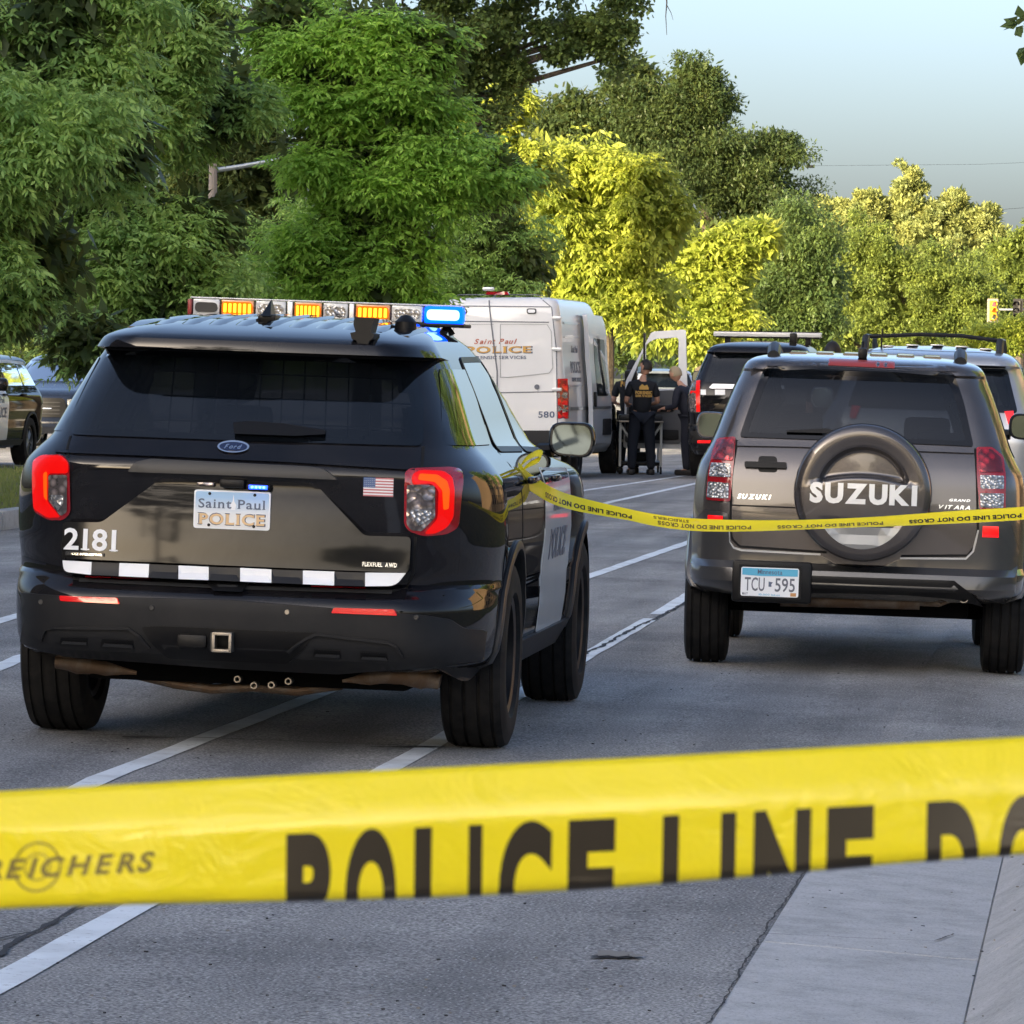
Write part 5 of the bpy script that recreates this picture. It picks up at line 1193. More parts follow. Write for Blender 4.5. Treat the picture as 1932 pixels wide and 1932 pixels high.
def person(name, loc, rz, label, H=1.7, lean=0.0, head=(0, 0), arms='front', hair='hairdark', shirt='shirtblack', legs='trousers', long_sleeve=False, ponytail=False, mask=False, stance=0.11, cap=False, turn=0.0):
    r = empty(name, loc, (0, 0, rz)); tag(r, label, 'person'); k = H/1.72
    hp = Vector((0, 0, 0.92*k)); sdir = Vector((0, math.sin(lean), math.cos(lean)))
    ch = hp+sdir*0.38*k; nk = hp+sdir*0.53*k; hd0 = nk+Vector((head[0]*0.3, 0.02+head[1]*0.3, 0.035))*k; 
    hdir = Vector((head[0], 0.10+head[1]*1.6, 1)).normalized(); hc = hd0+hdir*0.115*k
    J = [(hp, 0.11*k), (hp+sdir*0.18*k, 0.10*k), (ch, 0.10*k), (nk, 0.052*k), (hd0, 0.052*k)]; E_ = [(0, 1), (1, 2), (2, 3), (3, 4)]
    SH = []
    side = Vector((1, 0, 0)); ft = []
    hands = []
    for sg in (-1, 1):
        s0 = ch+side*sg*0.17*k+sdir*0.06*k; i = len(J); 
        if arms == 'front': el = s0+Vector((sg*0.07, 0.0, -0.27))*k; wr = el+Vector((-sg*0.05, 0.20, -0.03))*k
        elif arms == 'down': el = s0+Vector((sg*0.04, 0.02, -0.29))*k; wr = el+Vector((0, 0.06, -0.24))*k
        else: el = s0+Vector((sg*0.05, 0.14, -0.24))*k; wr = el+Vector((-sg*0.02, 0.22, -0.08))*k
        J += [(s0, 0.05*k), (el, 0.042*k), (wr, 0.028*k)]; E_ += [(2, i), (i, i+1), (i+1, i+2)]
        SH.append((s0, el, wr)); d = (wr-el).normalized()
        pj = len(J); J.append((wr+d*0.06*k, (0.036*k, 0.018*k))); E_.append((i+2, pj))
        nrm = Vector((1, 0, 0))
        for q, (off, ln) in enumerate([(-0.027, 0.062), (-0.009, 0.072), (0.009, 0.068), (0.027, 0.052)]):
            a = len(J); b0 = wr+d*0.095*k+nrm*off*k; J += [(b0, 0.0085*k), (b0+d*ln*0.6*k+Vector((0, 0, -0.01))*k, 0.0075*k), (b0+d*ln*0.9*k+Vector((0, 0, -0.035))*k, 0.0065*k)]
            E_ += [(pj, a), (a, a+1), (a+1, a+2)]
        a = len(J); J += [(wr+d*0.05*k-nrm*sg*0.045*k, 0.010*k), (wr+d*0.085*k-nrm*sg*0.058*k, 0.008*k)]; E_ += [(pj, a), (a, a+1)]
        h0 = hp+side*sg*0.085*k+Vector((0, 0, -0.05))*k; kn = Vector((sg*stance, 0.03, 0.48))*k; an = Vector((sg*(stance+0.02), -0.01, 0.09))*k
        i = len(J); J += [(h0, 0.092*k), (kn, 0.060*k), (an, 0.042*k), (an+Vector((sg*0.02, 0.13, -0.05))*k, 0.035*k)]; E_ += [(0, i), (i, i+1), (i+1, i+2), (i+2, i+3)]
        ft.append((h0, kn, an))
    skin('body', J, E_, 'skin', r, 2)
    # head as a shaped ellipsoid
    V = []; Fc = []; nu, nv = 20, 14; q = hdir.to_track_quat('Z', 'Y'); fw = Vector((math.sin(turn), math.cos(turn), 0))
    upv = hdir; fwv = (fw-upv*fw.dot(upv)).normalized(); rtv = fwv.cross(upv)
    for j in range(nv+1):
        t = PI*j/nv
        for i in range(nu):
            a = 2*PI*i/nu; x = 0.076*math.sin(t)*math.cos(a); y = 0.096*math.sin(t)*math.sin(a); z = 0.118*math.cos(t)
            if z < 0: x *= 1+z*2.6; y *= 1+z*1.4
            if y > 0: y += 0.016*gauss(x, 0, 0.016)*gauss(z, -0.02, 0.022)-0.008*gauss(abs(x), 0.032, 0.016)*gauss(z, 0.012, 0.014)+0.006*gauss(x, 0, 0.03)*gauss(z, -0.062, 0.01)
            V.append(hc+(rtv*x+fwv*y+upv*z)*k)
    for j in range(nv):
        for i in range(nu): Fc.append((j*nu+i, j*nu+(i+1) % nu, (j+1)*nu+(i+1) % nu, (j+1)*nu+i))
    hm = mesh('head', V, Fc, 'skin', r)
    eb = B()
    for sg in (-1, 1): eb.box(hc+(rtv*sg*0.031+fwv*0.083+upv*0.012)*k, (0.022*k, 0.012*k, 0.008*k), 0.003)
    eb.out('eye', 'hairdark', hm); 
    for sg in (-1, 1): B().box(hc+(rtv*sg*0.078+upv*-0.005)*k, (0.014*k, 0.03*k, 0.055*k), 0.006).out('ear', 'skin', hm)
    V = []; Fc = []
    for j in range(9):
        t = PI*0.62*j/8
        for i in range(nu):
            a = 2*PI*i/nu; cut = 1.0 if math.sin(a) < 0.25 else 0.55
            tt = t*cut; x = 0.085*math.sin(tt)*math.cos(a); y = 0.106*math.sin(tt)*math.sin(a)-0.004; z = 0.128*math.cos(tt)
            V.append(hc+(rtv*x+fwv*y+upv*z)*k*(1+0.03*random.random()))
    for j in range(8):
        for i in range(nu): Fc.append((j*nu+i, j*nu+(i+1) % nu, (j+1)*nu+(i+1) % nu, (j+1)*nu+i))
    mesh('cap' if cap else 'hair', V, Fc, 'shirtblack' if cap else hair, hm)
    if ponytail: B().tube([hc+(-fwv*0.09+upv*0.03)*k, hc+(-fwv*0.13-upv*0.02)*k, hc+(-fwv*0.12-upv*0.11)*k], [0.03*k, 0.034*k, 0.012*k], 10).out('ponytail', hair, hm)
    if mask:
        V = []; Fc = []
        for j in range(5):
            for i in range(9):
                a = -1.25+2.5*i/8; z = -0.085+0.085*j/4; V.append(hc+(rtv*0.080*math.sin(a)*(1-0.1*(4-j)/4)+fwv*(0.115*math.cos(a)-0.0)+upv*z)*k)
        for j in range(4):
            for i in range(8): Fc.append((j*9+i, j*9+i+1, j*9+i+10, j*9+i+9))
        o = mesh('face_mask', V, Fc, 'maskblue', hm)
    # clothes
    J = [(hp+Vector((0, 0, -0.06)), 0.165*k), (hp+sdir*0.16*k, 0.160*k), (ch, 0.185*k), (nk+sdir*0.015*k, 0.082*k)]; E_ = [(0, 1), (1, 2), (2, 3)]
    for sg, (s0, el, wr) in zip((-1, 1), SH):
        i = len(J); J += [(s0, 0.075*k), (s0.lerp(el, 0.80), 0.064*k)]; E_ += [(2, i), (i, i+1)]
        if long_sleeve: J += [(el, 0.054*k), (wr, 0.038*k)]; E_ += [(i+1, i+2), (i+2, i+3)]
    skin('jacket' if long_sleeve else 'shirt', J, E_, shirt, r, 2)
    J = [(hp+Vector((0, 0, 0.03)), 0.135*k)]; E_ = []
    for h0, kn, an in ft: i = len(J); J += [(h0, 0.115*k), (kn, 0.088*k), (an+Vector((0, 0, -0.02)), 0.066*k)]; E_ += [(0, i), (i, i+1), (i+1, i+2)]
    skin('trousers', J, E_, legs, r, 2)
    for sg, (h0, kn, an) in zip((-1, 1), ft):
        B().box(Vector((an.x, 0.05, 0.045)), (0.10, 0.28, 0.09), 0.035).out('shoe', 'shoe', r)
    return r, ch, sdir, k
def backprint(r, ch, k, lines):
    for s, z, h, w in lines:
        plane_text('shirt_print', s, h, 'gold', lambda a, b, o: (ch.x+a*k, ch.y-0.128*k-o-0.025*(1-(a/0.25)**2), ch.z+z+b*k), r, fitw=w, bold=0.05, t=0.002)
def gp(px, D): p = WP(px, 800, D); return (p.x, p.y, gz(p.x))
r, ch, sdn, k = person('person', gp(1211, 75.0), 0.25, 'person in printed black shirt and pale face mask, back to the camera, by the trolley', 1.74, 0.03, (0.12, 0.05), 'front', mask=True, turn=-1.0, ponytail=False, stance=0.13)
B().prism([(-0.07, 0.0), (0.07, 0.0), (0.07, 0.03), (0.045, 0.075), (0.01, 0.055), (-0.03, 0.085), (-0.07, 0.04)], ch.y-0.170, ch.y-0.155, 'Y', (0, 0, ch.z-0.03)).out('shirt_emblem', 'gold', r)
backprint(r, ch, k, [('FORENSIC', -0.075, 0.045, 0.25), ('SERVICES', -0.125, 0.03, 0.25)])
r, ch, sdn, k = person('person', gp(1186, 76.4), 0.1, 'person in black cap and black shirt leaning into the van doorway, half hidden', 1.74, 0.10, (0.1, 0.1), 'front', cap=True, stance=0.10)
backprint(r, ch, k, [('POLICE', 0.06, 0.08, 0.26)])
r, ch, sdn, k = person('person', gp(1303, 74.3), 1.15, 'grey haired man in a dark suit bending forward beside the open van door', 1.66, 0.34, (0.0, 0.16), 'front', hair='hairgrey', shirt='suit', legs='suit', long_sleeve=True, stance=0.09)
r, ch, sdn, k = person('person', gp(1568, 52), 0.0, 'dark haired person whose head alone shows above the roof of the grey SUV', 1.90, 0.0, (0, 0), 'down')
r, ch, sdn, k = person('person', gp(1588, 60), 0.3, 'second head showing above the roof of the grey SUV, farther and lower', 1.80, 0.0, (0, 0), 'down', hair='hairgrey')

# trolley in front of the van door
p = gp(1207, 76.2); tr = empty('trolley', p, (0, 0, 0.12)); tag(tr, 'wheeled stretcher trolley with pale tube legs and dark top beside the van', 'trolley')
M['palemetal'] = mat('pale painted tube', (0.62, 0.62, 0.58), 0.4)
B().box((0, 0, 0.86), (0.66, 1.6, 0.09), 0.03).out('mattress', 'trim', tr)
B().box((0, 0, 0.80), (0.68, 1.64, 0.03), 0.01).out('frame', 'steel', tr)
for sx in (-0.31, 0.31):
    for sy in (-0.7, 0.7):
        l = B().tube([(sx, sy, 0.80), (sx, sy, 0.12)], 0.02, 8).out('leg', 'palemetal', tr)
        B().lathe([(-0.015, 0.02), (-0.015, 0.06), (0.015, 0.06), (0.015, 0.02)], (sx, sy, 0.06), 'X', 16).out('castor', 'dplastic', l)
    B().tube([(sx, -0.7, 0.76), (sx+0.22*(1 if sx < 0 else -1), -0.68, 0.42)], 0.018, 8).out('brace', 'palemetal', tr)
B().box((0, 0, 0.16), (0.66, 1.35, 0.06), 0.02).out('lower_tray', 'dplastic', tr)
B().box((0.05, 0.1, 0.26), (0.4, 0.6, 0.14), 0.04).out('folded_bag', 'shirtblack', tr)
B().box((0, 0, 0.50), (0.72, 0.06, 0.04), 0.01).out('cross_bar', 'steel', tr)

# ------------------------------------------------------------------ police tape
def tape(name, label, P, sect, m, width=0.0762, step=0.02, group='police tape'):
    # P: centre points of the top edge; sect(i_frac) -> list of (s, back, up) offsets
    P = [Vector(p) for p in P]
    L = [0]
    for a, b in zip(P[:-1], P[1:]): L.append(L[-1]+(b-a).length)
    def pos(s):
        s = min(max(s, 0), L[-1]-1e-6); i = max(j for j in range(len(L)) if L[j] <= s); i = min(i, len(P)-2)
        t = (s-L[i])/(L[i+1]-L[i])
        p0 = P[max(i-1, 0)]; p1 = P[i]; p2 = P[i+1]; p3 = P[min(i+2, len(P)-1)]
        q = 0.5*((2*p1)+(p2-p0)*t+(2*p0-5*p1+4*p2-p3)*t*t+(3*p1-p0-3*p2+p3)*t**3)
        return q
    back = Vector((fwd.x, fwd.y, 0)).normalized()
    def fn(s, w, o):                        # w measured from the top edge, o towards the camera
        sc = sect(s/L[-1])
        j = 0
        while j < len(sc)-2 and sc[j+1][0] < w: j += 1
        a, b = sc[j], sc[j+1]; t = (w-a[0])/(b[0]-a[0]); bk = a[1]+(b[1]-a[1])*t; up = a[2]+(b[2]-a[2])*t
        nb, nu = (b[2]-a[2]), -(b[1]-a[1]); ln = math.hypot(nb, nu) or 1
        return pos(s)+back*(bk+o*nb/ln)+Vector((0, 0, 1))*(up+o*nu/ln)
    n = int(L[-1]/step); V = []; Fc = []; k = 22
    for i in range(n+1):
        for j in range(k+1): V.append(fn(L[-1]*i/n, width*j/k, 0))
    for i in range(n):
        for j in range(k): Fc.append((i*(k+1)+j, (i+1)*(k+1)+j, (i+1)*(k+1)+j+1, i*(k+1)+j+1))
    o = mesh(name, V, Fc, m, None); so_ = o.modifiers.new('thick', 'SOLIDIFY'); so_.thickness = 0.0001
    tag(o, label, 'tape', group); return o, fn, L[-1]
ty = mat('yellow tape film', (0.86, 0.76, 0.012), 0.32, coat=0.3)
nt_ = ty.node_tree; tl_ = N(ty, 'ShaderNodeBsdfTranslucent'); tl_.inputs[0].default_value = (0.85, 0.72, 0.02, 1)
mx_ = N(ty, 'ShaderNodeMixShader'); mx_.inputs[0].default_value = 0.30; LK(ty, bsdf(ty).outputs[0], mx_.inputs[1]); LK(ty, tl_.outputs[0], mx_.inputs[2]); LK(ty, mx_.outputs[0], ty.node_tree.nodes['Material Output'].inputs[0])
nn = noise(ty, 22, 4, 0.6, dist=1.2); bump(ty, nn.outputs[0], 0.55, 0.004)
TD = 2.2
tp = [WP(px, py, TD+dd) for px, py, dd in ((-500, 1520, 0.1), (0, 1493, 0.05), (480, 1466, 0.02), (966, 1441, 0), (1450, 1416, -0.02), (1932, 1390, -0.03), (2400, 1365, -0.05))]
def sect1(f):
    out = [(0, 0, 0)]; bk = up = 0; n = 44; w = 0.0762; 
    bend = 0.060-0.003*math.sin(f*9)+0.003*(0.5-f)
    for i in range(n):
        s = w*(i+0.5)/n; ds = w/n
        if s < 0.017: ph = 0.50
        elif s < 0.026: ph = 0.50-0.50*(s-0.017)/0.009
        elif s < bend-0.008: ph = 0.12*math.sin(f*7+1)
        else: ph = -min(2.6, (s-(bend-0.008))/0.007*1.35)
        bk += -math.sin(ph)*ds; up -= math.cos(ph)*ds; out.append((w*(i+1)/n, bk, up))
    return out
o, fn, LL = tape('police_tape', 'broad yellow tape lettered POLICE LINE across the foreground, close to the camera', tp, sect1, ty)
tab = [(PX(fn(LL*i/400, 0.04, 0))[0], LL*i/400) for i in range(401)]
def s_at(px): return float(np.interp(px, [t[0] for t in tab], [t[1] for t in tab]))
def tape_text(txt, x0, x1, w0, h, fnx, parent, m='black_ink', name='tape_lettering', flip=False, bold=0.07, shear=0.0):
    V, Fc, w = text2d(txt, h, bold=bold, shear=shear, res=8); cx_ = (x0+x1)/2; fw = (x1-x0)
    # finely cut so that the print follows the film
    bm = bmesh.new(); vs = [bm.verts.new((a*fw/w, b, 0)) for a, b in V]
    for f in Fc:
        try: bm.faces.new([vs[i] for i in f])
        except ValueError: pass
    bmesh.ops.triangulate(bm, faces=bm.faces)
    y = -h/2
    while y < h/2:
        y += 0.0017 if h > 0.02 else 0.004
        bmesh.ops.bisect_plane(bm, geom=bm.verts[:]+bm.edges[:]+bm.faces[:], plane_co=(0, y, 0), plane_no=(0, 1, 0))
    bm.verts.index_update(); sg = -1 if flip else 1
    P = [fnx(cx_+sg*v.co.x, w0+h/2-sg*v.co.y, 0.0018 if flip else 0.00035) for v in bm.verts]; Q = [[v.index for v in f.verts] for f in bm.faces]; bm.free()
    return mesh(name, P, Q, m, parent, False)
M['tapeink'] = mat('black tape ink', (0.016, 0.012, 0.006), 0.35)
for t, a, b in (('P', 540, 624), ('O', 652, 748), ('L', 782, 862), ('I', 878, 914), ('C', 942, 1042), ('E', 1072, 1162), ('L', 1250, 1326), ('I', 1354, 1392), ('N', 1422, 1530), ('E', 1560, 1650), ('D', 1748, 1848), ('O', 1884, 1980)):
    if t == 'I': a += 6; b -= 4
    tape_text(t, s_at(a), s_at(b), 0.0305, 0.052, fn, o, 'tapeink', bold=0.055)
M['fadedink'] = mat('faded ink', (0.13, 0.10, 0.01), 0.4)
tape_text('STREICHERS', s_at(-110), s_at(292), 0.0325, 0.0085, fn, o, 'fadedink', bold=0.03, shear=0.25, name='maker_lettering')
def ring(cx_, cw, r_, w_, m):
    V = []; Fc = []; n = 40
    for i in range(n):
        a = 2*PI*i/n
        for q in (r_-w_, r_): V.append(fn(cx_+q*math.cos(a), cw+q*math.sin(a), 0.0004))
    for i in range(n): Fc.append((2*i, 2*i+1, (2*i+3) % (2*n), (2*i+2) % (2*n)))
    mesh('maker_emblem', V, Fc, m, o, False)
ring(s_at(70), 0.0365, 0.0112, 0.0009, 'fadedink'); ring(s_at(70), 0.0365, 0.0062, 0.0006, 'fadedink')

# second tape, from the police SUV's door handle past the grey SUV
p2 = [(978, 872, 20.95), (988, 882, 20.98), (1004, 896, 21.1), (1060, 928, 21.4), (1150, 952, 21.5), (1250, 972, 21.4), (1350, 980, 21.2), (1500, 981, 21.0), (1650, 975, 20.8), (1800, 964, 20.6), (1932, 956, 20.5), (2080, 942, 20.3)]
P2 = [WP(a, b, c_) for a, b, c_ in p2]
def sect2(f):
    tw = 0.25 if f < 0.12 else (0.25+0.70*min(1, (f-0.12)/0.15)); tw += 0.12*math.sin(f*13)
    out = [(0, 0, 0)]; bk = up = 0; w = 0.0762; n = 16
    for i in range(n):
        ph = tw+0.5*(i/n-0.5); bk -= math.sin(ph)*w/n; up -= math.cos(ph)*w/n; out.append((w*(i+1)/n, bk, up))
    return out
o2, fn2, L2 = tape('police_tape', 'twisted yellow tape tied to the police SUV door, running across the grey SUV', P2, sect2, ty, step=0.04)
x = 0.35; i = 0
while x < L2-0.5:
    tape_text('POLICE LINE DO NOT CROSS', x, x+0.50, 0.036, 0.024, fn2, o2, 'fadedink' if i % 3 else 'tapeink', flip=True, bold=0.05); x += 0.62; i += 1
x = 0.95
while x < L2*0.45: tape_text('STREICHERS', x, x+0.20, 0.012, 0.014, fn2, o2, 'fadedink', flip=True, bold=0.03, name='maker_lettering'); x += 0.8
kb = [WP(a, b, 20.97) for a, b in ((980, 884), (986, 872), (1000, 860), (1016, 853), (1024, 858), (1018, 868), (1000, 874), (986, 886))]
V = []; Fc = []
for i, p in enumerate(kb):
    q = Vector((0.3, 0.6, 1)).normalized()*0.018*(1 if i not in (0, 7) else 0.5); V += [p-q, p+q]
for i in range(len(kb)-1): Fc.append((2*i, 2*i+1, 2*i+3, 2*i+2))
kn = mesh('tape_knot', V, Fc, ty, o2); kn.modifiers.new('s', 'SUBSURF').render_levels = 2; kn.modifiers.new('t', 'SOLIDIFY').thickness = 0.001

# ------------------------------------------------------------------ traffic signals, poles, wires
M['sigyellow'] = mat('yellow signal housing', (0.62, 0.34, 0.03), 0.4); M['galv'] = mat('galvanised steel', (0.42, 0.45, 0.45), 0.4, metal=0.6)
M['poletan'] = mat('weathered pole', (0.30, 0.26, 0.22), 0.8)
M['siglit'] = mat('lit red signal', (0.9, 0.05, 0.04), 0.3, emit=(1, 0.08, 0.08), es=1.2); M['sigamber'] = mat('amber signal lens', (0.75, 0.26, 0.02), 0.3); M['siggreen'] = mat('grey green lens', (0.22, 0.30, 0.27), 0.3)
sD = 285; sS = F/sD
p0 = WP(1990, 700, sD)
b0 = WP(1990, 585, sD)
pole = empty('traffic_signal_mast', (p0.x, p0.y, 0.1)); tag(pole, 'grey mast arm reaching in from the right above the junction', 'signal mast')
arm_l = WP(1885, 584, sD)
iv = Vector((p0.x, p0.y, 0.1))
B().tube([(0, 0, 0), (0, 0, b0.z-0.1+0.3)], [0.14, 0.10], 10).out('pole', 'galv', pole)
B().tube([b0-iv, arm_l-iv], [0.09, 0.06], 8).out('mast_arm', 'galv', pole)
def signal(px, py, label, lit, rz):
    p = WP(px, py, sD); r_ = empty('traffic_signal', p, (0, 0, rz)); tag(r_, label, 'traffic signal', 'signals on the mast arm')
    B().box((0, 0, 0), (0.40, 0.24, 1.12), 0.03).out('housing', 'sigyellow' if lit else 'dplastic', r_)
    B().prism(rpoly([(-0.33, -0.68), (0.33, -0.68), (0.33, 0.68), (-0.33, 0.68)], 0.06), 0.0, 0.02, 'Y').out('backplate', 'poletan' if lit else 'dplastic', r_)
    for i, mm in enumerate(('siglit', 'sigamber', 'siggreen')):
        z = 0.36-0.36*i
        if not lit: mm = 'dplastic'
        l = B().lathe([(-0.125, 0.001), (-0.135, 0.08), (-0.12, 0.14)], (0, 0, z), 'Y', 20).out('signal_lens', mm, r_)
        V = []; Fc = []
        for k in range(13):
            a = -0.3+(PI+0.6)*k/12
            for d, rr in ((-0.12, 0.155), (-0.36, 0.15)): V.append((rr*math.cos(a), d, z+rr*math.sin(a)))
        for k in range(12): Fc.append((2*k, 2*k+1, 2*k+3, 2*k+2))
        v_ = mesh('visor', V, Fc, 'sigyellow' if lit else 'dplastic', l); v_.modifiers.new('t', 'SOLIDIFY').thickness = 0.012
signal(1873, 586, 'yellow traffic signal showing red above the right-hand trees', True, 0.35)
signal(1921, 586, 'dark traffic signal at the right edge, seen from its unlit side', False, -0.5)
B().out
q = WP(1640, 586, sD)
# street lamp arm between the left trees
lp = WP(397, 700, 66); rl = empty('street_lamp', (lp.x, lp.y, 0.0)); tag(rl, 'tan street lamp pole with a pale arm showing between the left trees', 'street lamp')
a = WP(397, 306, 66)-rl.location; b = WP(403, 322, 66)-rl.location; c_ = WP(455, 314, 66)-rl.location; d = WP(520, 302, 66)-rl.location
B().tube([(0, 0, 0), (0, 0, a.z)], [0.07, 0.055], 10).out('pole', 'poletan', rl)
B().tube([b, c_, d, WP(600, 292, 66)-rl.location], [0.034, 0.03, 0.026, 0.022], 8).out('lamp_arm', 'galv', rl)
q = WP(602, 294, 66)-rl.location; B().box(q, (0.5, 0.22, 0.12), 0.04).out('lamp_head', 'galv', rl)
def wire(pts, D, r_, label):
    P = [WP(x_, y_, D) for x_, y_ in pts]; o_ = B().tube(P, r_, 5).out('overhead_wire', 'dplastic'); tag(o_, label, 'wire', 'overhead wires'); return o_
wire([(1000, 330), (1500, 313), (1850, 310), (2100, 300)], 240, 0.006, 'thin dark wire crossing the open sky above the far trees')
wire([(1850, 398), (1932, 392), (2100, 380)], 240, 0.008, 'lower wire entering the sky from the right edge')
wq = WP(1529, 314.0, 240); o_ = B().box(wq, (0.42, 0.12, 0.14), 0.04).out('wire_marker', 'dplastic'); tag(o_, 'small dark marker clipped to the wire in the open sky', 'wire marker')

# ------------------------------------------------------------------ road wear: sealed cracks, scar, grit
M['tar'] = mat('crack and tar', (0.022, 0.020, 0.020), 0.8)
crk = tag(empty('road_cracks'), kind='structure')
def crack(pts, w, jag=0.02, seg=0.08):
    P = [];
    for a, b in zip(pts[:-1], pts[1:]):
        a, b = Vector(a), Vector(b); k = max(1, int((b-a).length/seg)); P += [a+(b-a)*t/k for t in range(k)]
    P.append(Vector(pts[-1])); V = []; Fc = []; off = 0
    for i, p in enumerate(P):
        t = (P[min(i+1, len(P)-1)]-P[max(0, i-1)]).normalized(); q = Vector((t.y, -t.x)); off = off*0.85+random.uniform(-jag, jag)*0.5
        ww = w*random.uniform(0.35, 1.2)/2
        for s_ in (-1, 1): r_ = p+q*(off+s_*ww); V.append((r_.x, r_.y, gz(r_.x)+0.006))
    for i in range(len(P)-1): Fc.append((2*i, 2*i+1, 2*i+3, 2*i+2))
    return mesh('crack', V, Fc, 'tar', crk, False)
crack([G2(-40, 1830), G2(60, 1762), G2(180, 1705)], 0.022)
crack([G2(1090, 1243), G2(1160, 1205), G2(1220, 1178), G2(1310, 1128)], 0.03)
crack([G2(120, 1385), G2(350, 1393), G2(780, 1410), G2(820, 1412)], 0.02, 0.03)
crack([G2(700, 1411), G2(850, 1412)], 0.05, 0.02); crack([G2(230, 1392), G2(330, 1394)], 0.05, 0.02)
crack([(-0.957, 9.0), (-0.957, 18.0)], 0.007, 0.007, 0.03)
crack([G2(0, 1775), G2(60, 1762)], 0.012)
crack([G2(1440, 1765), G2(1600, 1772), G2(1760, 1778), G2(1800, 1765)], 0.006, 0.008, 0.04)
M['scar'] = mat('pale torn asphalt', (0.21, 0.195, 0.175), 0.9)
def blob(px, py, rx, ry, m, dz=0.005, name='road_scar'):
    V = []; n = 22; c0 = GP(px, py)
    ex_ = Vector(G2(px+rx, py))-Vector(G2(px, py)); ey = Vector(G2(px, py-ry))-Vector(G2(px, py))
    for i in range(n):
        a = 2*PI*i/n; q = random.uniform(0.55, 1.1); p_ = Vector((c0.x, c0.y))+ex_*math.cos(a)*q+ey*math.sin(a)*q; V.append((p_.x, p_.y, gz(p_.x)+dz))
    return mesh(name, V, [tuple(range(n))], m, crk, False)
blob(1165, 1807, 54, 5, 'tar'); blob(1160, 1804, 46, 6, 'scar', 0.0075); blob(1200, 1809, 18, 3, 'scar', 0.009)
gr_ = B()
for i in range(230):
    px, py = random.uniform(0, 1900), random.uniform(1250, 1930)
    p_ = GP(px, py)
    if p_.x > 0: continue
    s_ = random.uniform(0.002, 0.006); gr_.box((p_.x, p_.y, gz(p_.x)+s_*0.3), (s_*random.uniform(1, 2.2), s_, s_*0.7), 0, Euler((0, 0, random.uniform(0, 3))))
tag(gr_.out('grit', 'tar', None, False), 'dark grit and bark scattered on the road', 'grit', kind='stuff')
gr_ = B()
for i in range(160):
    px, py = random.uniform(0, 1932), random.uniform(1250, 1930); p_ = GP(px, py)
    if p_.x > 0: continue
    s_ = random.uniform(0.003, 0.006); gr_.box((p_.x, p_.y, gz(p_.x)+s_*0.3), (s_*1.5, s_, s_*0.7), 0, Euler((0, 0, random.uniform(0, 3))))
tag(gr_.out('pale_grit', 'scar', None, False), 'pale stone chips scattered on the road', 'grit', kind='stuff')
# ------------------------------------------------------------------ trees
def leafmat(name, c0, c1, trans=0.35, tcol=None, rough=0.45):
    m = mat(name, c0, rough, spec=0.22); g = N(m, 'ShaderNodeNewGeometry')
    r = ramp(m, g.outputs['Random Per Island'], [(0.0, c0), (1.0, c1)])
    n = noise(m, 0.9, 3, 0.6); r2 = ramp(m, n.outputs[0], [(0.35, (0.72, 0.78, 0.8)), (0.65, (1.25, 1.18, 1.0))])
    c = mix(m, r.outputs[0], r2.outputs[0], 1.0, 'MULTIPLY'); LK(m, c, bsdf(m).inputs['Base Color'])
    t = N(m, 'ShaderNodeBsdfTranslucent'); x = mix(m, c, tcol or (0.9, 1.0, 0.3), 0.35); LK(m, x, t.inputs[0])
    s = N(m, 'ShaderNodeMixShader'); s.inputs[0].default_value = trans; LK(m, bsdf(m).outputs[0], s.inputs[1]); LK(m, t.outputs[0], s.inputs[2])
    LK(m, s.outputs[0], m.node_tree.nodes['Material Output'].inputs[0]); M[name] = m
leafmat('leaf_mid', (0.16, 0.30, 0.08), (0.38, 0.55, 0.17))
leafmat('leaf_fresh', (0.16, 0.34, 0.05), (0.37, 0.60, 0.11))
leafmat('leaf_gold', (0.19, 0.25, 0.035), (0.42, 0.47, 0.085), 0.4)
leafmat('leaf_dark', (0.045, 0.080, 0.030), (0.10, 0.15, 0.045), 0.25)
leafmat('leaf_olive', (0.095, 0.135, 0.035), (0.19, 0.24, 0.055), 0.3)
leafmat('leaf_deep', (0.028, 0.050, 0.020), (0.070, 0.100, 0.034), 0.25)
leafmat('leaf_pale', (0.18, 0.21, 0.075), (0.30, 0.33, 0.12), 0.2)
bark = mat('bark', (0.10, 0.08, 0.06), 0.9); nb = noise(bark, 14, 6, 0.7); LK(bark, ramp(bark, nb.outputs[0], [(0.3, (0.045, 0.036, 0.028)), (0.7, (0.15, 0.12, 0.09))]).outputs[0], bsdf(bark).inputs['Base Color']); bump(bark, nb.outputs[0], 0.8, 0.03); M['bark'] = bark
rng = np.random.default_rng(11)
def unit(a): return a/np.maximum(np.linalg.norm(a, axis=1, keepdims=True), 1e-9)
